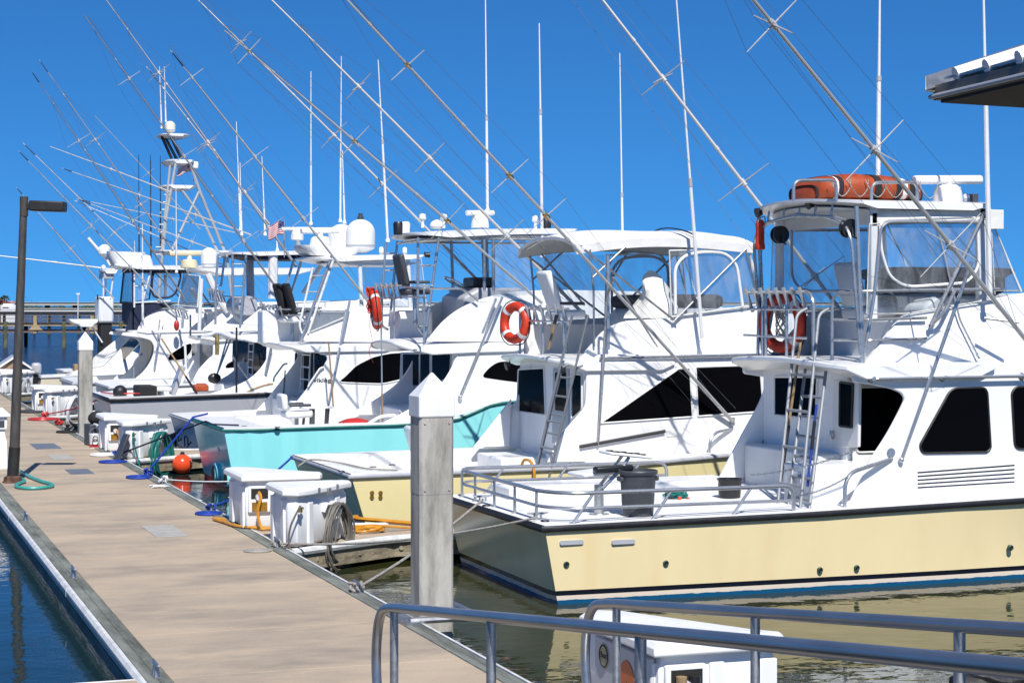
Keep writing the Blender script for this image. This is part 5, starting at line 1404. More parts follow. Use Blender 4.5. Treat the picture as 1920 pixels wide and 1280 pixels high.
leaning('long_gaff','tall gaff with a wooden grip standing in front of the turquoise cockpit', at(717,790,Y=32.0), at(715,628,Y=32.0), .014, M['alu'],'gaff',(.0,.32),M['wood'])
# ================================================================ boat 4: white boat with two domes
def std_tub(B, fs, fn, ff, xb, zf=2.5, W=None, lean=.08, top=3.3):
    W = W or M['white']
    B.sides('flybridge_side', fs+[(xb+3.6,top),(xb+4.8,zf+.05),(xb+4.4,zf-.02)], W, fn, ff, .07, lean=lean, z0=zf, r=[.12]*len(fs)+[.2,.1,0], bevel=.03)
    B.block('flybridge_front', [(xb+2.9,zf),(xb+2.9,top-.05),(xb+3.5,top),(xb+4.6,zf)], W, fn+.05, ff-.05, bevel=.06)
def boat4():
    yn, yf = 38.2, 41.7
    X0 = at(308,779,Y=yf).x+.1
    B = Boat('sportfishing_boat', 'white sportfishing boat with two big satellite domes on its hardtop', X0, 12.8, yn, yf,
             [(X0,.80),(X0+3,.86),(X0+5,1.0),(X0+8,1.35),(X0+12.8,1.85)], rake=.2, corner=.05)
    W = M['white']; S = M['steel']; r = B.r
    hn, hf = 38.55, 41.3; fn, ff = 38.8, 41.05
    B.hull(M['hull4'])
    xb = at(549,700,Y=hf).x+.25
    B.deck(W, X0+.6, xb-.02, sole=.35, cb=.34); B.railing(M['mirror'], .04, .03)
    B.block('cabin', [(xb,.35),(xb,2.3),(xb+4.5,2.4),(xb+6,1.5),(xb+6,.9)], W, hn+.03, hf-.03, bevel=.05)
    side = xz(hn, (530,782),k11(440,1040),k11(640,790),k11(800,580),k11(858,470),k11(850,430),k11(790,400)) + [(xb+4.6,2.42),(xb+6.1,1.5),(xb+6.1,.9)]
    B.sides('cabin_side', side, W, hn, hf, .05, r=[0,.1,.4,.4,.25,.2,.05,.1,.2,0], bevel=.02)
    eye = xz(hn, k11(1003,722),k11(1060,680),k11(1200,540),k11(1400,440),k11(1600,397),k11(1800,385),k11(1900,400),k11(1800,700),k11(1520,765),k11(1200,755),k11(1020,745))
    B.win(eye, hn, r=.12, frame=M['white2'])
    t = at(604,713,Y=hn); text_mesh('lettering', 'viking', .125, M['rubber'], r, (t.x+.0,hn-.004,t.z), (pi/2,0,0), sx=1.35, bold=.002)
    B.xwin(yz(xb,k11(470,390),k11(560,365),k11(700,390),k11(850,430),k11(850,520),k11(590,840),k11(455,830)), xb, 'door_window', r=.08)
    p0 = at(*k11(690,400),X=xb-.03); MB().box((xb-.03,p0.y-.03,.5),(xb-.005,p0.y+.03,p0.z)).build('door_frame', M['alu'], r)
    xo = at(541,655,Y=hn).x
    MB().slab(xo-.1, xb+1.4, hn-.05, hf+.1, 2.36, .15, crown=.07, ra=.2, rf=0, droop=.02).build('flybridge_deck', W, r, bevel=.02)
    fs = xz(fn, (566,640),(583,612),(598,574),(668,574),(690,588),(716,600),(755,612))
    std_tub(B, fs[:3]+[(xb+1.2,2.95)], fn, ff, xb, 2.38, top=3.15)
    B.curtain([V((p.x,fn-.005,p.z)) for p in (at(*k12(292,965),Y=fn),at(*k12(590,968),Y=fn),at(*k12(560,1040),Y=fn),at(*k12(222,1185),Y=fn))], M['vinyl2'], M['canvas'], .014)
    B.pipe('trim_line', [(at(600,663,Y=hn).x,hn-.006,at(600,663,Y=hn).z),(xb+4.5,hn-.006,2.44)], .022, M['mirror'], f=0)
    MB().obox(at(525,613,Y=40.6),(.9,.6,.75)).build('bench', W, r, bevel=.05)
    # mezzanine and box in the cockpit
    MB().box((xb-.75,hn+.7,.36),(xb,hf-.1,1.15)).build('mezzanine_seat', W, r, bevel=.04)
    # hardtop with moulded rise
    zt = at(700,477,Y=fn).z; x0 = at(543,478,Y=ff).x; x1 = at(808,472,Y=fn).x
    MB().slab(x0, x1, fn-.08, ff+.1, zt, .10, crown=.03, ra=.35, rf=.2, droop=.08).build('hardtop', W, r, ang=50)
    MB().slab(x0+.5, x1-.2, fn+.05, ff-.05, zt-.16, .07, ra=.1, rf=.1).build('hardtop_liner', W, r)
    c = at(592,475,Y=39.9); MB().slab(c.x-.42,c.x+.9,39.2,40.6,zt+.20,.22,crown=.02,ra=.3,rf=.3,zf=-.05).build('hardtop_fairing', W, r, ang=50)
    for u in (674,765): 
        for Y in (fn+.06, ff-.06): B.pipe('hardtop_post', [at(u,480,Y=Y),at(u+4,575,Y=Y)], .045, M['whitemetal'], f=0)
    B.curtain([at(680,485,Y=ff-.02),at(790,485,Y=ff-.02),at(800,575,Y=ff-.02),at(690,575,Y=ff-.02)], border=M['canvas'])
    B.pipe('tower_leg', [at(*k12(440,420),Y=fn-.05),at(*k12(128,1272),Y=fn)], .035); B.pipe('tower_leg', [at(*k12(462,440),Y=fn-.05),at(*k12(200,1200),Y=fn)], .026, M['whitemetal'])
    B.pipes('tower_leg', [[at(*k12(250,540),Y=fn),at(*k12(112,1120),Y=fn),at(*k12(140,1200),Y=fn)]], .024, M['whitemetal'], f=.1)
    B.pipes('tower_rung', [[at(*k12(232-k*26,625+k*160),Y=fn),at(*k12(360-k*48,625+k*160),Y=fn)] for k in range(4)], .016, f=0)
    B.pipes('tower_leg', [[at(*k12(135,470),Y=ff),at(*k12(-80,1150),Y=ff)],[at(*k12(60,460),Y=ff),at(*k12(-70,900),Y=ff)]], .03, f=0)
    B.pipe('brace', [at(*k12(350,490),Y=ff),at(*k12(150,800),Y=ff)], .05, M['whitemetal'])
    xr = xo+.15; pa, pb = at(488,572,X=xr), at(533,580,X=xr)
    B.launcher((xr,pa.y,pa.z),(xr,pb.y,pb.z),6,.4)
    B.pipe('rail', [(xr,pb.y,pb.z),at(603,577,Y=fn-.02)], .02); B.pipe('rail', [(xr,pb.y,pb.z-.14),at(600,586,Y=fn-.02)], .02)
    for u in (548,565):
        c = at(u,565,Y=39.6+.4*(u < 555)); B.chair((c.x,c.y,2.85), W, .72, M['blackcloth'], .28)
    c = at(602,455,Y=39.7); B.radar((c.x,39.8,zt+.16), .9, .2, 1.15)
    c = at(630,470,Y=40.6); B.dome((c.x+.1,40.5,zt+.02), .31, .70, 'satellite_dome'); c = at(676,468,Y=39.6); B.dome((c.x,39.6,zt+.05), .32, .74, 'satellite_dome', tip=True)
    c = at(557,445,Y=40.4); B.radar((c.x,40.4,c.z-.06), .75, .2, .72); B.pipe('radar_mast', [at(557,446,Y=40.4),at(562,470,Y=40.4)], .05, M['plastic'])
    for u, v in ((759,470),(715,471)): B.dome((at(u,v,Y=39.2).x,39.2,zt), .05, .18, 'gps_puck', foot=False)
    B.light(at(797,478,Y=fn), (.1,0,0))
    base = at(700,578,Y=fn-.05); B.outrigger(base, at(319,86,Y=fn-1.3), fr=(.36,.60,.9), r0=.036, r1=.012, sp=.45, dark=.06)
    B.pipes('outrigger_strut', [[at(*k6(1010,590),Y=fn-.1),at(*k6(940,930),Y=hn-.06),at(*k6(880,1225),Y=hn-.04)],[at(*k6(990,640),Y=fn-.1),at(*k6(935,935),Y=hn-.08)]], .026, f=0)
    MB().ball(at(*k6(880,1225),Y=hn-.05),.05,6).build('strut_foot', S, r)
    b0 = at(556,500,Y=ff+.1); B.outrigger(b0, at(204,0,Y=ff+1.2)+(at(204,0,Y=ff+1.2)-b0)*.05, fr=(.14,.45,.70), r0=.036, r1=.012, sp=.45, m=M['greyal'])
    for b_, t_ in (((583,420),(583,134)),((638,415),(640,106)),((646,418),(642,282))): B.antenna(at(*b_,Y=ff), at(*t_,Y=ff), .022, .4)
    # hand rail on the diagonal, boarding
    B.pipe('grab_rail', [at(*k11(625,800),Y=hn-.05),at(*k11(650,750),Y=hn-.06),at(*k11(770,575),Y=hn-.06),at(*k11(815,565),Y=hn-.03)], .02, M['whitemetal'], f=.1)
    B.pipe('grab_rail', [at(*k11(210,740),Y=hf-.1),at(*k11(215,690),Y=hf-.1),at(*k11(330,530),Y=hf-.1),at(*k11(375,520),Y=hf-.1)], .02, M['alu'], f=.1)
    B.pipes('rod', [[at(*k11(320,1090),Y=40.5),at(*k11(350,600),Y=40.5)]], .014, M['blackmetal'], f=0)
    B.ladder(at(*k11(530,880),X=xb-.25), at(*k11(555,370),X=xb-.1), V((0,-.8,0)), 4, .02, M['whitemetal'])
    # script name painted on the stern
    for i, pts in enumerate(([(326,838),(330,815),(338,812),(334,826),(342,822)],[(345,836),(350,818),(355,822),(352,834),(360,828)],[(322,822),(340,806),(352,803)],[(330,845),(345,842),(352,836)])):
        P = spline([at(u,v,X=X0+.16-.02) for u, v in pts], 5); z0 = .8
        P = [V((X0+.2*(1-p.z/.8)-.004, p.y, p.z)) for p in P]
        MB().tube(P, .014, 6).build('stern_script', M['navy'], B.hullo)
    B.bow_rail(); B.xo, B.xb = xo, xb
    return B
M['greyal'] = mat('grey_aluminium', (.30,.31,.33), .42, .4, .05, 3)
B4 = boat4()
def flag(name, label, hoist_top, hoist_bot, w_, cat='flag'):
    a, b = V(hoist_top), V(hoist_bot)
    mm = bpy.data.materials.new('flag_cloth'); mm.use_nodes = True; N = mm.node_tree.nodes; L = mm.node_tree.links
    bs = N['Principled BSDF']; bs.inputs['Roughness'].default_value = .85
    uv = N.new('ShaderNodeUVMap'); sx = N.new('ShaderNodeSeparateXYZ'); L.new(uv.outputs[0], sx.inputs[0])
    m1 = N.new('ShaderNodeMath'); m1.operation = 'MULTIPLY'; m1.inputs[1].default_value = 6.5; L.new(sx.outputs['Y'], m1.inputs[0])
    m2 = N.new('ShaderNodeMath'); m2.operation = 'FRACT'; L.new(m1.outputs[0], m2.inputs[0])
    m3 = N.new('ShaderNodeMath'); m3.operation = 'LESS_THAN'; m3.inputs[1].default_value = .5; L.new(m2.outputs[0], m3.inputs[0])
    c = N.new('ShaderNodeMixRGB'); c.inputs[1].default_value = (.7,.7,.7,1); c.inputs[2].default_value = (.45,.02,.04,1); L.new(m3.outputs[0], c.inputs[0])
    l1 = N.new('ShaderNodeMath'); l1.operation = 'LESS_THAN'; l1.inputs[1].default_value = .42; L.new(sx.outputs['X'], l1.inputs[0])
    l2 = N.new('ShaderNodeMath'); l2.operation = 'GREATER_THAN'; l2.inputs[1].default_value = .46; L.new(sx.outputs['Y'], l2.inputs[0])
    l3 = N.new('ShaderNodeMath'); l3.operation = 'MULTIPLY'; L.new(l1.outputs[0], l3.inputs[0]); L.new(l2.outputs[0], l3.inputs[1])
    vo = N.new('ShaderNodeTexVoronoi'); vo.inputs['Scale'].default_value = 14; L.new(uv.outputs[0], vo.inputs['Vector'])
    ls = N.new('ShaderNodeMath'); ls.operation = 'LESS_THAN'; ls.inputs[1].default_value = .22; L.new(vo.outputs['Distance'], ls.inputs[0])
    cc = N.new('ShaderNodeMixRGB'); cc.inputs[1].default_value = (.012,.02,.12,1); cc.inputs[2].default_value = (.7,.7,.7,1); L.new(ls.outputs[0], cc.inputs[0])
    c2 = N.new('ShaderNodeMixRGB'); L.new(l3.outputs[0], c2.inputs[0]); L.new(c.outputs[0], c2.inputs[1]); L.new(cc.outputs[0], c2.inputs[2]); L.new(c2.outputs[0], bs.inputs['Base Color'])
    nx, ny = 14, 8; vs = []; fs = []; uvs = []
    for i in range(nx+1):
        for j in range(ny+1):
            f, g = i/nx, j/ny
            vs.append(b.lerp(a, g)+V((-w_*f*.9, .09*sin(f*8+g)*f, -.28*f*f*w_+.05*sin(f*6)*f))); uvs.append((f,g))
    for i in range(nx):
        for j in range(ny): q = i*(ny+1)+j; fs.append((q,q+ny+1,q+ny+2,q+1))
    me = bpy.data.meshes.new(name); org = b
    me.from_pydata([tuple(p-org) for p in vs], [], fs); ul = me.uv_layers.new()
    for l in me.loops: ul.data[l.index].uv = uvs[l.vertex_index]
    me.materials.append(mm); me.shade_smooth(); o = bpy.data.objects.new(name, me); COL.objects.link(o); o.location = org; WLOC[o.name] = org
    sd = o.modifiers.new('Solidify','SOLIDIFY'); sd.thickness = .004
    tag(o, label, cat, 'flags flown from the boats')
    MB().tube([b-V((0,0,.5)), a+V((0,0,.05))], .012, 6).build('flag_staff', M['alu'], o)
    return o
flag('flag','red and white striped flag with blue starred corner, left of the two satellite domes', at(533,415,Y=40.6), at(533,440,Y=40.6), .38)
# ================================================================ boat 5: grey hull
def boat5():
    yn, yf = 44.3, 47.8
    X0 = at(206,747.5,Y=yn).x
    B = Boat('sportfishing_boat', 'grey hulled sportfishing boat with a black rub rail and sweeping white cabin side', X0, 12.8, yn, yf,
             [(X0,1.02),(X0+5,1.14),(X0+8,1.45),(X0+12.8,1.9)], rake=.15, corner=.03)
    W = M['white']; S = M['steel']; r = B.r
    hn, hf = 44.7, 47.4; fn, ff = 44.95, 47.15
    B.hull(M['hull5'])
    xb = at(436,700,Y=hf).x+.3
    B.deck(W, X0+.6, xb-.02, sole=.5, cb=.32); B.railing(M['blackmetal'], .085, .05, dz=-.045)
    B.block('cabin', [(xb,.5),(xb,2.4),(xb+4.5,2.5),(xb+6,1.6),(xb+6,1.1)], W, hn+.03, hf-.03, bevel=.05)
    side = xz(hn, (376,742),(412,733),(449,721),(477,704),(497,680),(507,655),(509,640),(505,628)) + [(xb+4.6,2.5),(xb+6.1,1.6),(xb+6.1,1.0)]
    B.sides('cabin_side', side, W, hn, hf, .05, r=[0,.4,.5,.5,.4,.3,.1,0,.1,.2,0], bevel=.02)
    B.pipe('trim_line', [at(u,v,Y=hn-.004) for u,v in ((458,737),(475,729),(495,722),(512,719))], .02, M['wood'], f=.4)
    B.xwin(yz(xb,k13(1010,265),k13(1470,255),k13(1460,880),k13(1005,575)), xb, 'door_window', r=.06)
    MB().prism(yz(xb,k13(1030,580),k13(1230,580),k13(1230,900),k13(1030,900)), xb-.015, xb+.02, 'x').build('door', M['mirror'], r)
    B.ladder(at(*k13(1215,800),X=xb-.2), at(*k13(1235,300),X=xb-.1), V((0,-.55,0)), 4, .018, M['whitemetal'], f0=.3, f1=.95)
    MB().box((xb-.8,hf-1.2,.5),(xb,hf-.1,1.25)).build('bait_station', W, r, bevel=.04)
    xo = at(441,632,Y=hn).x
    MB().slab(xo-.15, xb+1.4, hn-.05, hf+.1, 2.46, .13, crown=.13, ra=.35, rf=0, droop=.05).build('flybridge_deck', W, r, bevel=.02)
    MB().tube([V((xo-.16+.35*abs(q)**5, (hn+hf+.05)/2+q*(hf-hn+.15)/2, 2.41+.13*(1-q*q)-.05)) for q in [sin((-1+2*i/24)*pi/2) for i in range(25)]], .022, 6).build('drip_rail', M['mirror'], r)
    fs = xz(fn, (452,608),(470,594),(489,578))
    std_tub(B, fs+[(xb+.9,3.25)], fn, ff, xb, 2.48, top=3.4)
    c = at(465,572,Y=45.8); MB().tube([(c.x-.1,45.3,3.2),(c.x-.1,46.9,3.2)], .24, 16).build('rolled_cushion', M['mirror'], r)
    zt = at(460,470,Y=fn).z; x0 = at(399,473,Y=ff).x; 
    MB().slab(x0+.05, x0+3.6, fn-.05, ff+.1, zt+.02, .08, crown=.04, ra=.3, rf=.2, droop=.08).build('hardtop', W, r, ang=50)
    MB().slab(x0+.3, x0+3.3, fn+.1, ff-.1, zt-.08, .12, ra=.1, rf=.1).build('hardtop_liner', M['navy'], r)
    B.pipe('hardtop_post', [at(468,480,Y=46),at(470,560,Y=46)], .10, M['mirror'], f=0); B.pipe('hardtop_post', [at(512,476,Y=fn+.1),at(512,560,Y=fn+.1)], .12, M['whitemetal'], f=0)
    B.pipes('tower_leg', [[at(*k14(915,320),Y=fn),at(*k14(925,1080),Y=fn),at(*k14(1000,1165),Y=fn)],[at(*k14(1090,300),Y=fn),at(*k14(1010,1245),Y=fn)]], .032, f=.2)
    B.pipes('tower_rung', [[at(*k14(918,440+k*140),Y=fn),at(*k14(1078-12*k,440+k*140),Y=fn)] for k in range(4)], .018, f=0)
    B.pipes('tower_leg', [[at(*k14(730,330),Y=ff),at(*k14(705,740),Y=ff),at(*k14(700,1200),Y=ff)],[at(*k14(820,330),Y=ff),at(*k14(770,720),Y=ff)]], .03, f=0)
    B.pipes('tower_rung', [[at(*k14(725-3*k,350+k*120),Y=ff),at(*k14(815-12*k,350+k*120),Y=ff)] for k in range(4)], .016, f=0)
    xr = xo+.1; pa, pb = at(390,543,X=xr), at(420,548,X=xr); B.launcher((xr,pa.y,pa.z),(xr,pb.y,pb.z),6,.4)
    B.pipe('rail', [(xr,pb.y,pb.z-.1),at(484,560,Y=fn),at(500,580,Y=fn)], .02, f=.1)
    for b_, t_ in (((451,430),(443,228)),((453,440),(450,305)),((497,440),(491,293)),((520,470),(518,430))): B.antenna(at(*b_,Y=ff), at(*t_,Y=ff), .022, .35)
    base = at(560,600,Y=fn-.05); B.outrigger(base, at(157,19,Y=fn-1.3), fr=(.27,.55,.8), r0=.036, r1=.012, sp=.45, m=M['greyal'])
    b0 = at(505,420,Y=ff+.1); B.outrigger(b0, at(274,120,Y=ff+1.2), fr=(.2,.5), r0=.036, r1=.012, sp=.45, m=M['greyal'], dark=.12)
    for (a_, b_) in ((k13(975,270),k13(790,750)),(k13(930,260),k13(800,720))): B.pipe('outrigger_strut', [at(*a_,Y=hf-.5),at(*b_,Y=hf-.5)], .022, f=0)
    B.pipe('outrigger_strut', [at(*k13(1540,390),Y=hn-.1),at(*k13(1465,735),Y=hn-.04)], .035, f=0)
    B.pipe('rod', [at(*k13(1060,1005),Y=44.6),at(*k13(1060,100),Y=44.6)], .024, M['blackmetal'], f=0)
    B.pipe('rod', [at(*k13(1000,490),Y=45.5),at(*k13(1210,800),Y=45.5)], .022, M['whitemetal'], f=0)
    # fighting chair amidships
    c = at(300,727,Y=46.2); o = MB().tube([(c.x,46.2,.5),(c.x,46.2,1.1)],.07,10).build('chair_pedestal', S, r)
    MB().obox((c.x,46.2,1.15),(.5,.55,.1)).build('chair_seat', M['whitemetal'], o, bevel=.03); MB().obox((c.x+.42,46.2,1.35),(.1,.5,.75),(0,.35,0)).build('chair_back', M['mirror'], o, bevel=.02)
    MB().box((at(256,730,Y=46).x,45.6,.95),(at(290,730,Y=46).x,46.6,1.25)).build('tackle_case', M['blackcloth'], r, bevel=.03)
    for (u,v) in ((402,709),): MB().ball(at(u,v,Y=hf-.6),.17,6,(1,.6,.8)).build('reel', M['blackmetal'], r)
    B.bow_rail(); B.xo, B.xb = xo, xb
    return B
B5 = boat5()
c = at(407,644,X=B5.xo-.2); m = MB(); rings = []
for i in range(9):
    f = i/8; z = c.z+.22-.5*f; wd = .09+.06*sin(f*4)
    rings.append([V((c.x+.05*cos(a), c.y+wd*sin(a)*(1+.2*sin(3*a+5*f)), z)) for a in [2*pi*k/12 for k in range(12)]])
tag(m.loft(rings).build('rag', M['ragyellow'], ang=60), 'crumpled yellow rag hanging from the cabin overhang above the grey hull', 'rag')
tag(MB().ball(at(225,735,Y=45.2),.17,10).build('ball_fender', M['rubber']), 'dark round fender lying on the stern deck of the grey hull', 'fender')
rope('mooring_line','thin red line lying along the stern deck of the grey hull',[at(190,735,Y=46.5),at(215,738,Y=45.3),at(245,737,Y=45),at(262,738,Y=45)],.02,M['redplastic'],'rope','mooring lines')
tag(MB().obox(at(376,727,Y=44.9),(.35,.3,.16)).obox(at(376,722,Y=44.9),(.2,.15,.1)).build('tackle_tray', M['orange'], bevel=.03),'small orange tray on the gunwale of the grey hull','tray')
leaning('rod_butt','dark fishing rod leaning across the cockpit of the grey hull', at(369,738,Y=44.6), at(303,635,Y=46.5), .022, M['wood'],'fishing rod',(.0,.3))
# ================================================================ boat 6: white, open rod racks, brown glass
def boat6():
    yn, yf = 52.9, 56.4
    X0 = at(190,722,Y=yf).x-.2
    B = Boat('sportfishing_boat', 'white sportfishing boat with clear flybridge curtains, between the grey hull and the navy canvas', X0, 12.5, yn, yf,
             [(X0,.92),(X0+5,1.05),(X0+8,1.35),(X0+12.5,1.85)], rake=.15, corner=.03)
    W = M['white']; S = M['steel']; r = B.r
    hn, hf = 53.3, 56.0; fn, ff = 53.55, 55.8
    B.hull(M['hull6'])
    xb = at(362,660,Y=hf).x+.2
    B.deck(W, X0+.6, xb-.02, sole=.4, cb=.32); B.railing(M['mirror'], .06, .04)
    B.block('cabin', [(xb,.4),(xb,2.3),(xb+4.5,2.4),(xb+6,1.6),(xb+6,1)], W, hn+.03, hf-.03, bevel=.05)
    side = xz(hn, (355,722),k13(460,830),k13(525,690),k13(680,525),k13(735,490),k13(738,345)) + [(xb+4.6,2.42),(xb+6,1.6),(xb+6,.9)]
    B.sides('cabin_side', side, W, hn, hf, .05, r=[0,.2,.3,.3,.1,0,.1,.2,0], bevel=.02)
    B.win(xz(hn,k13(905,650),k13(925,610),k13(1010,560),k13(1200,500),k13(1200,640),k13(920,665)), hn, r=.1)
    B.xwin(yz(xb,k13(445,320),k13(725,350),k13(720,560),k13(560,660),k13(440,650)), xb, 'door_window', mat('brown_glass',(.03,.02,.012),.15,0,.1,3), r=.05)
    xo = at(400,647,Y=hn).x-.1
    MB().slab(xo-.25, xb+1.4, hn-.05, hf+.1, 2.32, .12, crown=.06, ra=.25, rf=0, droop=.06).build('flybridge_deck', W, r, bevel=.02)
    B.pipes('overhang_post', [[at(*k13(345,290),Y=55),at(*k13(365,770),Y=55)],[at(*k13(470,560),Y=55),at(*k13(240,980),Y=55)]], .035, M['whitemetal'], f=0)
    fs = xz(fn, k14(520,1280),k14(640,1180),k14(720,1110),k14(860,1000))
    std_tub(B, fs+[(xb+1.2,3.3)], fn, ff, xb, 2.34, top=3.35)
    zt = at(410,506,Y=fn).z; x0 = at(345,508,Y=ff).x
    MB().slab(x0, x0+3.6, fn-.05, ff+.1, zt+.05, .16, crown=.05, ra=.35, rf=.3, droop=.03).build('hardtop', W, r, ang=50)
    B.pipe('hardtop_post', [at(*k14(525,620),Y=fn),at(*k14(495,1280),Y=fn)], .055, M['whitemetal'], f=0); B.pipe('hardtop_post', [at(*k14(300,1010),Y=ff),at(*k14(280,1250),Y=ff)], .045, M['whitemetal'], f=0)
    B.pipe('roof_brace', [at(*k14(600,560),Y=fn),at(*k14(760,920),Y=fn),at(*k14(860,1040),Y=fn)], .10, M['whitemetal'], f=.3)
    B.curtain([at(*k14(300,570),Y=55.5),at(*k14(505,590),Y=fn+.05),at(*k14(475,980),Y=fn+.05),at(*k14(230,960),Y=55.5)], M['vinyl2'], M['canvas'], .02)
    B.pipe('rail', [at(*k14(230,985),Y=55.5),at(*k14(500,1000),Y=fn),at(*k14(760,1000),Y=fn)], .025, M['whitemetal'])
    B.chair((at(385,555,Y=54.6).x,54.6,3.0), M['white2'], .65, W, .5)
    c = at(392,500,Y=54.5); B.dome((c.x,54.5,zt+.05), .24, .62, 'satellite_dome')
    b_ = at(340,474,Y=55); B.radar((at(355,500,Y=55).x,55,zt+.08), 1.2, .1, 1.3, mat('ivory_plastic',(.62,.56,.38),.5,0,.05,4))
    xr = xo; pa, pb = at(322,576,X=xr), at(352,583,X=xr); B.launcher((xr,pa.y,pa.z),(xr,pb.y,pb.z),6,.4)
    pa, pb = at(388,545,X=xr+.6), at(425,550,X=xr+.6); 
    B.pipe('rail_post', [at(331,590,X=xr),at(331,634,X=xr)], .03, M['galv']); B.pipe('rail_post', [at(357,590,X=xr),at(357,634,X=xr)], .03, M['galv'])
    base = at(330,640,Y=hn-.05); B.outrigger(at(346,560,Y=fn), at(58,126,Y=fn-1.2), fr=(.35,.7), r0=.034, r1=.011, sp=.5, m=M['greyal'], dark=.05)
    B.outrigger(at(400,580,Y=ff), at(73,105,Y=ff+1), fr=(.42,.68), r0=.034, r1=.011, sp=.5, m=M['greyal'], dark=.05)
    B.outrigger(at(470,440,Y=ff-.4), at(116,311,Y=55), fr=(.3,.6), r0=.03, r1=.012, sp=.3, dark=.05, wires=False)
    B.antenna(at(331,510,Y=fn), at(330,350,Y=fn), .022, .4)
    B.bow_rail(); B.xo = xo
    return B
B6 = boat6()
tag(MB().ball(at(331,610,X=B6.xo-.1),.13,6,(.7,.7,1.3)).build('crab_float', M['redplastic']), 'small red float hanging below the rod rack of the curtained white boat', 'float')
# ================================================================ boat 7: arched side, navy canvas enclosure
def boat7():
    yn, yf = 58.5, 62.3
    X0 = at(113,716,Y=yf).x
    B = Boat('sportfishing_boat', 'white boat with an arched cabin side and navy canvas round its flybridge', X0, 12.8, yn, yf,
             [(X0,.85),(X0+5,1.05),(X0+8,1.45),(X0+12.8,1.9)], rake=.12, corner=.03)
    W = M['white']; S = M['steel']; r = B.r
    hn, hf = 58.9, 61.9; fn, ff = 59.2, 61.6
    B.hull(M['hull6'])
    xb = at(290,660,Y=hn).x-.1
    B.deck(M['white2'], X0+.6, xb-.02, sole=.4, cb=.34); B.railing(M['mirror'], .09, .04, dz=-.06)
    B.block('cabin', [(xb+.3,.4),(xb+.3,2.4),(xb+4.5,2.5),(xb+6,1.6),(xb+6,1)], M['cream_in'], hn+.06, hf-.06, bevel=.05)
    side = xz(hn, (240,720),k8(580,885),k8(700,790),k8(800,660),k8(860,520),k8(875,400),k8(830,310),k8(700,270),k8(520,250),k8(380,232),k8(400,190),k8(600,175)) + [(xb+4.6,2.5),(xb+6,1.6),(xb+6,.9)]
    B.sides('cabin_side', side, W, hn, hf, .10, r=[0,.2,.4,.5,.5,.4,.4,.4,.2,.05,.1,.1,.1,.2,0], bevel=.02)
    lin = [at(*k8(a,b),Y=hn+.1) for a,b in ((580,885),(700,790),(800,660),(860,520),(875,400),(830,310),(700,270),(520,250))]
    lin = spline(lin,4); A = [p+V((-.0,0,0)) for p in lin]
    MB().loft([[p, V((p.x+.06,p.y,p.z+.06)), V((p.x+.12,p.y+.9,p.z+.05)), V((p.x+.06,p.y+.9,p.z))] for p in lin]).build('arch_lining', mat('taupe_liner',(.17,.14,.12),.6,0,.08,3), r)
    B.win(xz(hn,k8(1070,580),k8(1100,520),k8(1210,440),k8(1330,370),k8(1440,335),k8(1440,470),k8(1300,605),k8(1090,610)), hn, r=.15, frame=M['white2'])
    MB().prism(yz(xb+.3,k8(300,480),k8(520,260),k8(690,310),k8(375,640)), xb+.285, xb+.32, 'x').build('cabin_window', M['glass'], r)
    B.pipe('grab_rail', [at(*k8(565,880),Y=hn+.5),at(*k8(570,640),Y=hn+.5),at(*k8(620,560),Y=hn+.5),at(*k8(700,500),Y=hn+.5)], .03, f=.2)
    # tapered cover over the far side of the cockpit
    P = [at(*k8(370,235),Y=hf),at(*k8(515,258),Y=hf-.6),at(*k8(110,690),Y=hf-.6),at(*k8(-60,720),Y=hf),at(*k8(-40,560),Y=hf)]
    MB().loft([P,[p+V((.02,.06,-.02)) for p in P]]).build('cockpit_cover', M['canvas'], r)
    P = [at(*k8(150,640),Y=hf-.8),at(*k8(300,480),Y=hf-.8),at(*k8(370,620),Y=hf-.8),at(*k8(120,760),Y=hf-.8)]
    xo = at(240,625,Y=hn).x
    MB().slab(xo-.1, xb+2, hn-.03, hf+.1, 2.46, .1, crown=.05, ra=.4, rf=0, droop=.05).build('flybridge_deck', W, r, bevel=.02)
    fs = xz(fn, (256,622),(262,607),(275,593),(295,585),(325,580))
    std_tub(B, fs+[(xb+2.0,3.1)], fn, ff, xb, 2.48, top=3.2)
    # enclosure
    zt = at(290,503,Y=fn).z; xa = at(249,508,Y=fn).x; x1 = at(352,508,Y=fn).x
    x00 = at(206,503,Y=ff).x
    MB().slab(x00-.1, x1+.7, fn-.2, ff+.2, zt+.06, .10, crown=.06, ra=.4, rf=.4).build('hardtop', W, r, ang=50)
    MB().box((xa,fn-.01,zt-.12),(x1+.3,ff+.01,zt-.02)).build('canvas_header', M['navy'], r)
    def np(a,b,Y=fn): return at(*k8b(a,b),Y=Y)
    nav = [np(560,860),np(700,850),np(1180,880),np(1040,925),np(720,1060),np(600,1290),np(440,1290)]
    MB().loft([nav,[p+V((0,.05,0)) for p in nav]]).build('canvas_skirt', M['navy'], r)
    A = [V((xa,fn,zt-.1)),V((xa,fn,np(545,860).z)),V((xa-.05,ff,np(250,850).z)),V((xa+.05,ff,zt-.1))]
    B.curtain(A, M['vinyl2'], M['navy'], .03)
    zl = np(545,860).z; sk = [V((xa-.01,fn,zl)),V((xa-.01,ff,zl)),V((xa-.01,ff,2.75)),V((xa-.01,fn,2.35))]
    MB().loft([sk,[p+V((.04,0,0)) for p in sk]]).build('canvas_skirt', M['navy'], r)
    B.curtain([np(560,370),np(850,360),np(800,800),np(570,850)], M['vinyl'], M['navy'], .03)
    B.curtain([np(850,360),np(1300,380),np(1180,780),np(830,790)], M['vinyl'], M['navy'], .035, rr=.3)
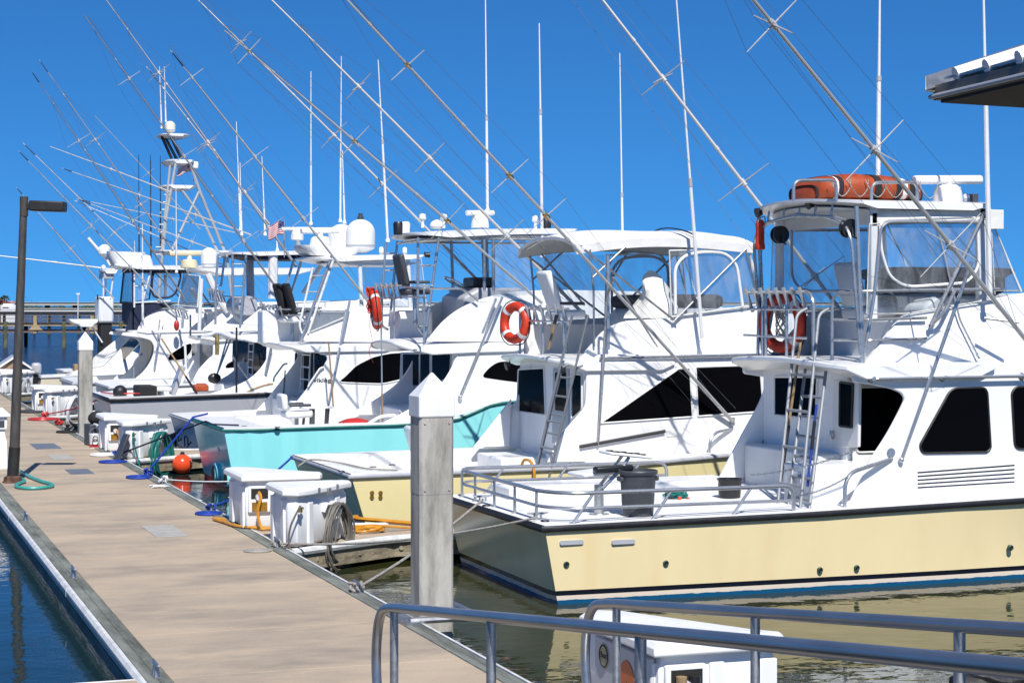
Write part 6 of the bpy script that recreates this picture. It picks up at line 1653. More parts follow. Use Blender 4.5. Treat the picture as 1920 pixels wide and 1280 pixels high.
    B.pipe('hardtop_post', [np(575,370,fn-.02),np(575,930,fn-.02)], .03, M['whitemetal']); B.pipe('rail', [np(570,860,fn-.03),np(1120,830,fn-.03)], .022, M['whitemetal']); B.pipe('hardtop_post', [np(1040,440,60.5),np(1040,780,60.5)], .05, M['whitemetal'])
    B.pipe('ladder_side', [np(825,380,fn-.02),np(735,700,fn-.02),np(690,920,fn-.02)], .03, M['whitemetal'])
    B.pipe('rail', [np(570,610,fn-.02),np(760,605,fn-.02)], .02, M['whitemetal'])
    c = at(238,499,Y=60.2); MB().slab(c.x-.6,c.x+.55,59.6,60.9,zt+.52,.45,crown=.04,ra=.45,rf=.2,zf=-.03).build('roof_pod', W, r, ang=50)
    MB().lathe((c.x+.5,59.9,zt+.06),[(0,0),(.28,0),(.28,.1),(.2,.35),(0,.4)],18).build('radar_base', M['plastic'], r)
    B.antenna(at(268,640,Y=fn-.1), at(267,420,Y=fn-.1), .035, .5)
    B.antenna(at(253,498,Y=ff), at(252,452,Y=ff), .02)
    for u in (261,283): B.antenna(at(u,500,Y=ff), at(u-1,290,Y=ff), .022, .3, M['blackmetal'])
    B.outrigger(at(330,590,Y=fn-.05), at(34,277,Y=fn-1), fr=(.3,.55), r0=.034, r1=.012, sp=.5, dark=.06)
    B.outrigger(at(420,640,Y=ff), at(43,262,Y=ff+1), fr=(.3,.55), r0=.034, r1=.012, sp=.5, dark=.06)
    B.outrigger(at(430,480,Y=ff), at(143,369,Y=61), fr=(.25,), r0=.03, r1=.012, sp=.3, dark=.09, wires=False)
    B.outrigger(at(320,360,Y=61), at(94,272,Y=61), fr=(.5,), r0=.026, r1=.012, sp=.2, wires=False)
    B.pipes('outrigger_strut', [[at(*k8(1000,0),Y=fn-.1),at(*k8(950,230),Y=hn-.05),at(*k8(875,745),Y=hn-.04)],[at(*k8(960,0),Y=fn-.1),at(*k8(935,240),Y=hn-.06)]], .035, f=0)
    B.bow_rail()
    return B
B7 = boat7()
# ================================================================ boats beyond the last finger
def skiff():
    yn, yf = 67.0, 68.9
    X0 = at(78,705,Y=yn).x
    B = Boat('skiff', 'small cream skiff with an outboard motor and a white tarp, beyond the dock boxes', X0, 6.2, yn, yf, [(X0,.72),(X0+3,.78),(X0+6.2,1.05)], grp='small boats at the far end', rake=-.1)
    B.hull(M['hull7']); B.deck(M['white2'], X0+.5, X0+4, sole=.35, cb=.2); B.railing(M['mirror'], .05, .04, xmax=None)
    c = at(68,690,Y=68)
    o = MB().obox((c.x,68,.98),(.34,.4,.42)).build('outboard', M['mirror'], B.r, bevel=.1)
    MB().obox((c.x-.02,68,.45),(.18,.16,.8)).build('outboard_leg', M['blackmetal'], o, bevel=.03)
    MB().obox((X0+1.5,68,.85),(.6,.6,.55)).build('console', M['wood'], B.r, bevel=.04)
    m = MB(); rows = []
    for i in range(13):
        f = i/12; x = X0+1.0+3.4*f; h = .75+.95*sin(pi*min(1,f*.95))**1.5+.06*sin(f*19)
        rows.append([V((x,67.15+1.6*j/8, max(.72, .72+(h-.72)*sin(pi*(j+.0)/8)**.8+.04*sin(j*2+i)))) for j in range(9)])
    rows2 = [r+[p-V((0,0,.02)) for p in r[::-1]] for r in rows]
    m.loft(rows2).build('tarp', M['canvas'], B.r, ang=60)
skiff()
def boat8():
    yn, yf = 70.2, 72.9
    X0 = at(120,700,Y=yn).x
    B = Boat('console_boat', 'white console boat with a cloth top, far left behind the navy canvas', X0, 8.5, yn, yf, [(X0,.8),(X0+4,.9),(X0+8.5,1.4)], grp='small boats at the far end')
    B.hull(M['hull6']); B.deck(M['white2'], X0+.5, X0+5, sole=.4, cb=.22); B.railing(M['mirror'], .05, .04)
    a, b_ = at(133,612,Y=70.6), at(186,610,Y=70.6)
    MB().slab(a.x,b_.x,70.5,72.3,a.z+.12,.13,crown=.15,ra=.3,rf=.2).build('canvas_top', M['canvas'], B.r)
    B.pipes('top_frame', [[at(150,612,Y=70.8),at(168,640,Y=70.8)],[at(172,612,Y=70.8),at(192,642,Y=70.8)],[at(165,612,Y=72),at(172,690,Y=72)]], .03, M['whitemetal'], f=0)
    a, b_ = at(184,600,Y=71), at(212,556,Y=71)
    MB().box((a.x,70.8,a.z-.1),(b_.x,72,b_.z)).build('console', M['white2'], B.r, bevel=.08)
    MB().box((a.x+.08,70.9,.8),(b_.x-.05,71.9,a.z-.09)).build('seat_box', M['blackcloth'], B.r, bevel=.05)
    MB().lathe((a.x-.02,71,b_.z-.02),[(.06,-.02),(.1,-.02),(.1,.02),(.06,.02)],16,'x').build('wheel', M['rubber'], B.r)
    a, b_ = at(190,512,Y=71), at(222,508,Y=71)
    MB().slab(a.x,b_.x,70.6,72.2,a.z+.1,.12,crown=.04,ra=.1,rf=.1).build('hardtop', M['white'], B.r)
    MB().box((a.x+.05,70.7,a.z-.2),(a.x+.4,72.1,a.z)).build('visor', M['mirror'], B.r)
    B.pipes('top_frame', [[at(194,520,Y=70.8),at(194,560,Y=70.8)],[at(199,520,Y=71.8),at(197,560,Y=71.8)],[at(213,512,Y=70.8),at(207,560,Y=70.8)]], .03, M['whitemetal'], f=0)
    B.pipe('radar_mast', [at(165,446,Y=71),at(212,500,Y=71)], .06, M['whitemetal'], f=0)
    c = at(196,480,Y=71); B.dome(c-V((0,0,.02)), .23, .46, 'satellite_dome'); B.pipe('mast_foot', [c,at(214,508,Y=71)], .06, M['whitemetal'], f=0)
    c = at(194,501,Y=71); MB().ball(c,.09,8).build('horn', M['plastic'], B.r)
    B.outrigger(at(214,560,Y=70.4), at(30,348,Y=70), fr=(.45,), r0=.034, r1=.012, sp=.3, dark=.06)
    B.outrigger(at(210,505,Y=72), at(-60,470,Y=72), fr=(.4,), r0=.035, r1=.02, sp=.1, wires=False)
    return B
boat8()
def towerboat():
    yn, yf = 75, 79
    X0 = at(200,690,Y=yn).x
    B = Boat('tower_boat', 'white fishing boat with a tall pipe tuna tower topped by a dome', X0, 13.5, yn, yf, [(X0,1.0),(X0+6,1.2),(X0+13.5,2.0)], rake=.1)
    W = M['white']; r = B.r
    B.hull(M['hull6']); B.deck(W, X0+.6, X0+4.4, sole=.5); B.railing(M['mirror'], .06, .04)
    xb = X0+4.5
    B.block('cabin', [(xb,.6),(xb,2.5),(xb+4.5,2.6),(xb+6,1.6),(xb+6,1.1)], W, yn+.5, yf-.5, bevel=.06)
    B.win([(xb+.7,1.75),(xb+1.6,2.3),(xb+4,2.3),(xb+4.4,1.75)], yn+.5, r=.1)
    B.block('flybridge', [(xb,2.5),(xb+.4,3.3),(xb+3.4,3.4),(xb+4.6,2.55)], W, yn+.7, yf-.7, bevel=.06)
    def T(u,v,Y): return at(u,v,Y=Y)
    y1, y2 = 76, 78
    for Y in (y1, y2):
        dx = 0 if Y == y1 else -.3
        B.pipe('tower_leg', [T(331,300,Y),T(313,400,Y),T(300,520,Y),T(296,600,Y)], .065, f=0, m=M['pole'])
        B.pipe('tower_leg', [T(319,310,Y),T(302,480,Y)], .055, f=0, m=M['pole'])
        B.pipe('tower_leg', [T(356,305,Y),T(375,360,Y),T(425,480,Y),T(440,600,Y)], .065, f=0, m=M['pole'])
        B.pipe('tower_brace', [T(374,358,Y),T(318,478,Y)], .055, f=0, m=M['pole'])
        B.pipe('tower_brace', [T(340,355,Y),T(378,408,Y),T(410,475,Y)], .055, f=0, m=M['pole'])
    for k in range(9): MB().tube([T(322-k*2.3,365+k*14,y1),T(308-k*2.3,365+k*14,y1)],.02,6).build('tower_rung', M['alu'], r)
    a, b_ = T(305,352,y1), T(370,350,y1); MB().slab(a.x,b_.x,y1-.1,y2+.1,a.z+.12,.14,ra=.3,rf=.2).build('tower_deck', W, r)
    a, b_ = T(313,305,y1), T(368,302,y1); MB().slab(a.x,b_.x,y1-.1,y2+.1,a.z+.14,.16,ra=.3,rf=.2).build('tower_buggy_top', W, r)
    MB().obox(T(364,311,76.5),(.25,.7,.3)).build('control_box', W, r, bevel=.05)
    B.pipes('mast', [[T(322,298,76.6),T(303,255,76.6)],[T(340,298,76.6),T(318,252,76.6)],[T(331,298,77.4),T(310,258,77.4)]], .06, M['blackmetal'], f=0)
    a, b_ = T(303,254,y1), T(360,252,y1); MB().slab(a.x,b_.x,76,78,a.z+.1,.1,ra=.3,rf=.3).build('mast_platform', W, r)
    c = T(319,249,76.8); B.dome(c, .22, .48, 'satellite_dome', m=mat('ivory_dome',(.7,.66,.55),.4,0,.04,3))
    for u0, u1 in ((303,299),(311,308)): B.antenna(T(u0,240 if u0 < 305 else 228,77), T(u1,125,77), .03, .4)
    for u in (283,301): B.antenna(T(u,470,77), T(u-.5,300 if u < 290 else 292,77), .028, .4, M['blackmetal'])
    MB().slab(T(296,470,y1).x,T(440,470,y1).x,y1-.4,y2+.4,T(350,470,y1).z,.12,crown=.05,ra=.4,rf=.3).build('hardtop', W, r)
    B.outrigger(T(375,430,75.3), T(178,214,74.5), fr=(.5,), r0=.032, r1=.012, sp=.35, wires=False)
    B.outrigger(T(470,520,78), T(140,372,79), fr=(.5,), r0=.032, r1=.012, sp=.35, wires=False, dark=.08)
    B.outrigger(T(440,436,75.5), T(145,370,75), fr=(.4,), r0=.028, r1=.014, sp=.3, wires=False, dark=.08)
    flag('flag','weathered striped flag flying from the tall pipe tower', T(366,306,76.2), T(362,322,76.2), .75)
    return B
towerboat()
# ================================================================ hoses, cables, lines and small things on the dock
def bx_(b): return b[1], b[2], b[3]
c, t_, n_ = bx_(b1); coil('hose','grey hose coiled thickly on the hanger of the near dock box',c,t_,n_,M['greyhose'],.27,.80,15,.0125, tail=[c+t_*.2+n_*.1+V((0,0,-.6)),c+t_*.25+n_*.12+V((0,0,-.95)),c-t_*.05+n_*.13+V((0,0,-1.02)),c-t_*.2+n_*.1+V((0,0,-.7))], seed=2)
c, t_, n_ = bx_(b3); coil('hose','teal hose coiled on the dock box by the turquoise stern',c,t_,n_,M['teal'],.30,.92,17,.0145, seed=4)
c, t_, n_ = bx_(b5); coil('hose','white hose looped on the far dock box left of the pile',c,t_,n_,M['whitehose'],.32,.85,10,.018, seed=5)
c, t_, n_ = bx_(b7); coil('hose','small bluish hose on the dock box behind the lamp post',c,t_,n_,M['mirror'],.16,.5,5,.014, seed=6)
rope('tap_hose','grey hose hanging from the tap of the near dock box down to the dock edge',[(5.02,21.52,.83),(4.98,21.48,.78),(4.90,21.5,.6),(4.88,21.52,.42),(4.9,21.48,.37),(4.8,21.4,.36)],.013,M['greyhose'],'hose')
rope('tap_hose','teal hose hanging down the corner of the dock box by the turquoise stern',[(5.02,35.12,.83),(5.0,35.08,.78),(5.04,35.06,.55),(5.08,35.0,.36),(5.12,34.8,.1)],.015,M['teal'],'hose')
y_ = 23.60
rope('power_cable','yellow power cable plugged into the near open outlet and trailing along the dock edge',[(4.96,y_-.02,.80),(4.97,y_-.08,.74),(4.93,y_-.09,.55),(4.97,y_-.12,.36),(5.04,y_-.14,.345),(5.5,y_-.08,.34),(5.1,y_-.09,.345),(4.75,y_+.2,.35),(4.66,y_+.75,.35),(4.6,y_+1.2,.35),(4.72,y_+1.0,.35)],.020,M['yellow'],'cable','yellow shore power cables')
rope('power_cable','yellow power cable leaving the outlet behind the teal hose box',[(4.97,37.15,.76),(5.0,37.08,.7),(5.05,37.05,.5),(5.0,37.0,.36)],.022,M['yellow'],'cable','yellow shore power cables')
rope('power_cable','yellow power cable hanging from the far outlet behind the white hose box',[(5.1,51.7,.76),(5.05,51.6,.7),(5.1,51.6,.5),(5.2,51.55,.36)],.025,M['yellow'],'cable','yellow shore power cables')
rope('white_hose','white hose arching from the dock box behind the teal hose box to the deck',[at(177,795,Y=38.9),at(183,798,Y=38.7),at(190,815,Y=38.5),at(195,838,Y=38.2),at(203,847,Y=37.9)],.025,M['whitehose'],'hose')
pts = []
c = at(700,999,Z=DK+.02); c.y = max(c.y, 22.85)
for k in range(90): a = 2*pi*k/18; pts.append(c+V((.2*cos(a)*(1-.08*sin(k)), .14*sin(a)*(1-.1*cos(k*1.3)), .012*k/18)))
pts = [V((c.x-1.0,c.y+.12,DK+.015)),V((c.x-.5,c.y+.05,DK+.015))]+pts+[V((c.x+.6,c.y+.1,DK+.02)),V((c.x+1.5,c.y+.3,DK+.02))]
rope('power_cable','coil of yellow cable lying on the finger dock beside the near pile',pts,.014,M['yellow'],'cable','yellow shore power cables',sp=False)
rope('power_cable','thick yellow cable lying on the finger dock under the yellow stern',[at(640,975,Z=DK+.03),at(655,973,Z=DK+.03),at(668,968,Z=DK+.03),at(672,972,Z=DK+.03),at(720,976,Z=DK+.03),at(790,982,Z=DK+.03)],.03,M['yellow'],'cable','yellow shore power cables')
def knot(label, c, m, r=.05, seed=1, rr=.014, n=14):
    rnd = random.Random(seed); c = V(c)
    pts = [c+V((rnd.uniform(-r,r),rnd.uniform(-r*1.6,r*1.6),rnd.uniform(0,r*1.3))) for k in range(n)]
    return tag(MB().tube(spline(pts,5),rr,6).build('rope_knot',m),label,'knot','rope knots on the dock cleats')
E = lambda u, v: V((DX1-.07, at(u,v,Z=DK).y, DK+.02))
k1 = E(528,1026); cleat(k1.x,k1.y,'cleat by the foot of the near dock box, wrapped in grey line'); knot('grey rope knot on the cleat at the foot of the near dock box',k1,M['rope'],.055,1)
k0 = E(688,1110); cleat(k0.x,k0.y,'cleat left of the near pile with a rope hitched on it'); knot('grey rope knot on the cleat left of the near pile',k0,M['rope'],.075,2)
k2 = E(404,957); cleat(k2.x,k2.y,'cleat just before the box with the yellow cable, under blue rope'); knot('blue rope knot just before the box with the yellow cable',k2,M['blue'],.06,3)
knot('small white knot beside the blue one before the yellow cable box',k2+V((-.0,.12,.01)),M['flagwhite'],.045,9)
k3 = E(316,906); cleat(k3.x,k3.y,'cleat below the orange ball buoy, under white rope'); knot('white rope knot below the orange ball buoy',k3,M['flagwhite'],.085,4,.018)
k4_ = E(285,891); cleat(k4_.x,k4_.y,'cleat left of the orange ball buoy, under blue rope'); knot('blue rope knot left of the orange ball buoy',k4_,M['blue'],.07,5,.018)
k5_ = E(229,859); cleat(k5_.x,k5_.y,'cleat at the foot of the dark leaning board'); knot('blue rope knot at the foot of the dark leaning board',k5_,M['blue'],.09,6,.02)
k6_ = E(136,808); cleat(k6_.x,k6_.y,'cleat left of the far pile with black line'); knot('black rope knot left of the far pile',k6_,M['blackrope'],.09,7,.02)
k7_ = E(116,797); cleat(k7_.x,k7_.y,'cleat below the white hose, under red rope'); knot('red rope knot below the white hose',k7_,M['redplastic'],.09,8,.022)
k8_ = E(87,782); cleat(k8_.x,k8_.y,'far cleat in front of the yellow cable outlet, under red rope'); knot('red rope knot in front of the far yellow cable outlet',k8_,M['redplastic'],.1,9,.024)
flatcoil('rope_coil','flat grey coil of rope on the dock in front of the near dock box',at(484,1033,Z=DK),.17,M['rope'],.011,7)
flatcoil('rope_coil','flat blue coil of rope before the yellow cable box',at(391,964,Z=DK),.23,M['blue'],.016,6,.8)
flatcoil('rope_coil','flat blue coil of rope left of the orange ball buoy',at(260,896,Z=DK),.30,M['blue'],.018,6,.7)
flatcoil('rope_coil','flat blue coil of rope next to the dark leaning board',at(211,867,Z=DK),.30,M['blue'],.018,6,.85)
flatcoil('rope_coil','flat cream coil of rope by the dock boxes behind the teal hose',at(194,854,Z=DK),.35,M['canvas'],.02,3,.8)
flatcoil('rope_coil','flat red coil of rope far along the dock',at(80,787,Z=DK),.5,M['redplastic'],.025,6,.75)
flatcoil('rope_coil','black coil of rope left of the far pile',at(125,811,Z=DK),.3,M['blackrope'],.022,5,.8)
flatcoil('rope_coil','dark teal coil of rope beyond the red coil',at(62,773,Z=DK),.5,M['darkgrey'],.03,4,.8)
fr = at(297,913,Z=DK); rnd = random.Random(8)
tag(MB().tube([fr+V((rnd.uniform(-.16,.16),rnd.uniform(-.2,.2),.012+.02*rnd.random())) for k in range(34)],.008,5).build('frayed_rope',M['flagwhite']),'frayed white rope end spread on the dock below the orange ball buoy','rope')
ml = 'mooring lines'
rope('mooring_line','pale mooring line from the hose box past the near pile to the cream hull',[k1+V((.02,0,.03)),at(1005,970,Z=.90)],.015,M['rope'],'rope',ml,sag=.10)
rope('mooring_line','pale mooring line rising from the cleat left of the near pile to the cream hull',[k0+V((.02,0,.04)),at(905,936,Z=.9)],.015,M['rope'],'rope',ml,sag=.05)
g3 = at(392,795,Z=1.14); g3b = at(353,786,Z=1.14)
rope('mooring_line','dark blue mooring line from the leaning board to the turquoise stern',[k5_+V((0,0,.05)),V((B3.X0-.02,33.2,1.13)),at(398,795,Z=1.17),at(448,797,Z=1.15)],.016,M['navy'],'rope',ml,sp=False)
rope('mooring_line','bright blue mooring line rising past the orange ball buoy to the turquoise stern',[k4_+V((0,0,.05)),V((B3.X0-.02,34.5,1.13)),at(390,775,Z=1.2)],.018,M['blue'],'rope',ml,sp=False)
rope('mooring_line','upper white mooring line running right from the white knot to the turquoise hull',[k3+V((0,0,.05)),at(440,902,Y=31.6)],.015,M['flagwhite'],'rope',ml,sag=.02)
rope('mooring_line','slack white mooring line sagging over the water right of the white knot',[k3+V((0,-.1,.04)),at(445,925,Y=31.0)],.015,M['flagwhite'],'rope',ml,sag=.22)
rope('mooring_line','blue mooring line from the blue knot to the yellow stern behind the dock box',[k2+V((0,0,.04)),at(548,856,Z=.9)],.016,M['blue'],'rope',ml,sag=.1)
rope('mooring_line','thin red mooring line rising from the red coil to the grey stern',[k8_+V((0,0,.06)),V((6.0,46.5,1.0))],.018,M['redplastic'],'rope',ml,sag=.08)
bc = at(342,888,Z=0.0)
bl = tag(MB().ball((bc.x,bc.y,.185),.19,16).build('ball_buoy', M['ball']), 'bright orange ball buoy floating beside the turquoise stern','buoy')
MB().lathe((bc.x,bc.y,.36),[(0,0),(.045,0),(.04,.05),(.02,.06),(0,.06)],12).build('eye', M['navy'], bl)
# paint bucket, bag, leaning board
c = at(179,839,Z=DK)
o = tag(MB().lathe((c.x,c.y,DK),[(0,0),(.115,0),(.125,.26),(.13,.27),(.13,.285),(0,.285)],18).build('paint_bucket', M['plastic']),'white and red printed bucket on the dock by the far pile','bucket')
MB().lathe((c.x,c.y,DK+.015),[(.117,0),(.1185,0),(.1215,.06),(.12,.06)],18).build('red_band', M['redplastic'], o)
for dz, s_ in ((.19,.05),(.12,.06)): 
    q = [(c.x-.02+s_*cos(a), c.y-.124, DK+dz+s_*sin(a)) for a in [2*pi*k/14 for k in range(14)]]; MB().tube([V((a,b-.0,z)) for a,b,z in q],.007,5,True).build('printed_ring', M['rubber'], o)
MB().tube([V((c.x+.13*cos(a),c.y-.02,DK+.27+.14*sin(a))) for a in [pi*k/10 for k in range(11)]],.006,5).build('bail', M['steel'], o)
tag(MB().obox((c.x+.12,c.y+.75,DK+.22),(.42,.4,.44),(0,0,.2)).build('crate', M['grey'], bevel=.02),'grey crate behind the printed bucket','crate')
tag(MB().ball((c.x+.14,c.y+.8,DK+.55),.2,8,(1,1,.75)).build('sack', M['blackcloth']),'black sack on top of the grey crate by the far pile','sack')
a = at(218,862,Z=DK); 
tag(MB().obox((a.x+.10,a.y-.02,DK+.24),(.05,.30,.52),(.0,.38,.15)).build('foam_board', M['grey'], bevel=.012),'dark grey board leaning on the dock box with the teal hose','board')
# teal hose loop round the lamp post foot
P = [at(8,864,Z=DK+.03),at(18,872,Z=DK+.03),at(33,880,Z=DK+.03),at(55,893,Z=DK+.03),at(78,902,Z=DK+.03),at(96,907,Z=DK+.03),at(97,911,Z=DK+.03),at(80,914,Z=DK+.03),at(55,915,Z=DK+.03),at(35,913,Z=DK+.03),at(30,909,Z=DK+.03),at(38,905,Z=DK+.03),at(46,902,Z=DK+.03),at(42,898,Z=DK+.03),at(36,896,Z=DK+.03)]
rope('deck_hose','thick teal hose looped on the dock at the foot of the lamp post',P,.028,mat('pale_teal_hose',(.05,.34,.29),.45,0,.1,9),'hose')
# power pedestal at the left edge
c = at(-4,879,Z=DK)
r = thing('power_pedestal','white dock power pedestal at the left edge behind the lamp post','power pedestal',(c.x,c.y,DK))
MB().loft([[V((c.x+a*s,c.y+b*s,z)) for a,b in ((-.15,-.15),(.15,-.15),(.15,.15),(-.15,.15))] for s,z in ((1.05,DK),(1.05,DK+.06),(.95,DK+.5),(.75,DK+.62),(.75,DK+.70))]).build('base', M['plastic'], r, bevel=.012)
MB().box((c.x-.15,c.y-.15,DK+.70),(c.x+.15,c.y+.15,DK+.92)).build('head', M['plastic'], r, bevel=.012)
MB().loft([[V((c.x+a*s,c.y+b*s,z)) for a,b in ((-.2,-.2),(.2,-.2),(.2,.2),(-.2,.2))] for s,z in ((1,DK+.92),(1,DK+.96),(.35,DK+1.08))]).build('cap', M['plastic'], r, bevel=.01)
MB().box((c.x-.06,c.y-.158,DK+.74),(c.x+.1,c.y-.148,DK+.86)).build('panel', M['grey'], r)
# gabled box on the dock far left
c = at(2,697,Y=66); g = [at(0,697,Y=66.6),at(57,697,Y=66.6),at(55,690,Y=66.6),at(27,671,Y=66.6),at(-2,690,Y=66.6)]
r = thing('gabled_shed','little gabled shed with a stone patterned front, left edge behind the lamp post','shed',(g[0].x+.5,66.9,DK+.7))
MB().loft([g,[p+V((0,1.0,0)) for p in g]]).build('wall', mat('stone_pattern',(.36,.25,.16),.8,0,.35,7,col2=(.14,.08,.05)), r, smooth=False)
for a_, b_ in ((g[2]+V((.08,0,-.05)),g[3]),(g[4]+V((-.08,0,-.05)),g[3])):
    MB().bar(a_+V((0,-.05,.03)), b_+V((0,-.05,.03)), .12, .05).build('barge_board', M['plastic'], r); MB().loft([[a_+V((0,-.1,.05)),b_+V((0,-.1,.05)),b_+V((0,-.1,.09)),a_+V((0,-.1,.09))],[a_+V((0,1.1,.05)),b_+V((0,1.1,.05)),b_+V((0,1.1,.09)),a_+V((0,1.1,.09))]]).build('roof', M['mirror'], r, smooth=False)
MB().obox(at(46,692,Y=66.55),(.18,.05,.16)).build('window', M['navy'], r)
# ================================================================ far side of the harbour
def span(u0, u1, v0, v1, T, d=.3):
    """level member between two survey columns at depth T -> loft of 4 corners with thickness d"""
    P = [at(u0,v1,T=T),at(u1,v1,T=T),at(u1,v0,T=T),at(u0,v0,T=T)]; fw = V((SA,CA,0))*d
    return [[p for p in P],[p+fw for p in P]]
M['pierwood'] = mat('grey_brown_pier_wood',(.20,.155,.115),.85,0,.3,.8,(1,1,4),col2=(.09,.07,.055))
M['pierdark'] = mat('dark_pier_wood',(.035,.032,.03),.9,0,.3,2)
M['pilegreen'] = mat('weedy_pile',(.13,.14,.07),.9,0,.35,1.5,col2=(.035,.045,.03))
M['tanwood'] = mat('tan_wood',(.42,.31,.17),.8,0,.15,2)
M['redwood'] = mat('red_brown_beam',(.12,.035,.025),.85,0,.3,2)
M['bridgec'] = mat('bridge_concrete',(.50,.46,.37),.8,0,.1,.05)
T1 = 144
r = thing('fishing_pier','long wooden fishing pier with a rail, on weedy piles across the water','pier',tuple(at(60,656,T=T1)))
U0, U1 = -420, 1960
MB().loft(span(U0,U1,605.5,609,T1,5)).build('deck', M['pierdark'], r, smooth=False)
MB().loft(span(U0,U1,609.1,611,T1-.1,.3)).build('deck_beam', M['tanwood'], r, smooth=False)
for (a,b) in ((590.6,592.2),(595.6,596.8),(598.3,599.4),(602.3,603.4)): MB().loft(span(U0,U1,a,b,T1,.1)).build('rail', M['pierwood'], r, smooth=False)
MB().loft(span(U0,U1,617.6,620.5,T1+.2,.3)).build('lower_beam', M['redwood'], r, smooth=False)
MB().loft(span(U0,U1,621,623.5,T1-.1,.3)).build('lower_beam', M['pierwood'], r, smooth=False)
u = -400; k = 0
while u < 300:
    if u > -330 or True:
        MB().loft(span(u-.9,u+.9,589.5,606,T1-.05,.12)).build('rail_post', M['pierwood'], r, smooth=False)
    u += 44.5
for u in (-310,-203,-96,10.6,120,227,334):
    c = at(u,656,T=T1); MB().tube([V((c.x,c.y,-1)),V((c.x,c.y,2.0))], .165, 10).build('pile', M['pilegreen'], r)
    c2 = at(u+38,641,T=T1+4.5) ; c2.x += 0; MB().tube([V((c2.x,c2.y,-1)),V((c2.x,c2.y,2.0))], .15, 10).build('pile', M['pierdark'], r)
for u in (65.5,172.5):
    o = MB().loft(span(u-3,u+3.2,591,624.5,T1-.6,.25)).build('bracket', M['tanwood'], r, smooth=False)
    P = [at(u-12.5,618.5,T=T1-.7),at(u-3,609,T=T1-.7),at(u+3,608,T=T1-.7),at(u+14,618.5,T=T1-.7)]
    MB().loft([P,[p+V((SA,CA,0))*.1 for p in P]]).build('bracket_foot', M['tanwood'], o, smooth=False)
T2 = 215
r = thing('far_pier','pale grey railed pier standing behind the wooden fishing pier','pier',tuple(at(60,600,T=T2)))
MB().loft(span(U0,U1,581,588.3,T2,3)).build('wall', mat('grey_pier_board',(.20,.20,.195),.85,0,.25,.5,(1,1,6)), r, smooth=False)
for (a,b) in ((577.6,578.8),(582.2,584)): MB().loft(span(U0,U1,a,b,T2-.4,.15)).build('rail', mat('pale_rail',(.5,.5,.5),.6,0,.1,2) if a < 580 else M['canvas'], r, smooth=False)
MB().loft(span(U0,U1,588.3,590,T2-.5,3)).build('fascia', M['pierdark'], r, smooth=False)
for i in range(22):
    u = -300+i*28; c = at(u,600,T=T2+1); MB().tube([V((c.x,c.y,-1)),V((c.x,c.y,2.3))],.18,8).build('pile', M['pilegreen'], r)
c = at(146,606,T=150); o = tag(MB().tube([at(146,606,T=150),at(146.5,552,T=150)],[.055,.045],8).build('light_pole', M['whitehose']),'slim white light pole on the fishing pier','light pole')
MB().loft(span(143,150,549.5,552,150,.3)).build('lamp', M['plastic'], o)
T3 = 900
r = thing('road_bridge','long low cream concrete bridge on the horizon','bridge',tuple(at(150,580,T=T3)))
MB().loft(span(40,2100,567.3,572.3,T3,12)).build('deck', M['bridgec'], r, smooth=False)
MB().loft(span(40,2100,566.4,567.2,T3-.5,.5)).build('parapet', M['bridgec'], r, smooth=False)
for u in range(84,420,52): MB().loft(span(u,u+6,572.2,579,T3+3,4)).build('bridge_pier', M['pierdark'], r, smooth=False)
# far shore: low land, woods, houses
M['shore'] = mat('far_shore_ground',(.10,.11,.07),.9,0,.3,.02)
P = [at(-600,578.5,T=1300),at(2600,578.5,T=1300)]
m = MB(); n = 60; A = []; Bk = []
for i in range(n+1):
    u = -600+3200*i/n; p = at(u,577.4,T=1300); A.append(V((p.x,p.y,-.5))); q = at(u,577.4,T=1330); Bk.append(V((q.x,q.y,2.0)))
q3 = [V((p.x+SA*400,p.y+CA*400,2.5)) for p in Bk]
m.loft([A,Bk,q3],closed=False,cap=False).build('far_shore', M['shore'], smooth=False, kind='structure')
M['farleaf'] = mat('far_foliage',(.055,.085,.04),.9,0,.3,.35,col2=(.018,.034,.016))
rnd = random.Random(12); m = MB()
def clump(m, c, r, n):
    for k in range(n):
        d = V((rnd.gauss(0,.45),rnd.gauss(0,.45),abs(rnd.gauss(.3,.33))))*r
        s_ = rnd.uniform(.22,.5); p = c+V((d.x*1.5,d.y*1.5,d.z))
        a = V((rnd.uniform(-1,1),rnd.uniform(-1,1),rnd.uniform(-1,1))).normalized()*s_; b = a.orthogonal().normalized()*s_
        m.add([p-a-b*.4,p+a-b*.4,p+a*.6+b,p-a*.6+b],[(0,1,2,3)])
for i in range(330):
    u = rnd.uniform(-350,330) if i < 260 else rnd.uniform(330,1950)
    hgt = 1.6+1.6*rnd.random()+(2.6 if 160 < u < 330 else 0)+(3.6 if 36 < u < 62 else 0)
    p = at(u,577,T=1335+rnd.uniform(0,60)); clump(m, V((p.x,p.y,1.2)), hgt, 52)
wd = m.build('far_woods', M['farleaf'], smooth=False); wd['kind'] = 'stuff'; wd['label'] = 'low dark green woods along the far shore'
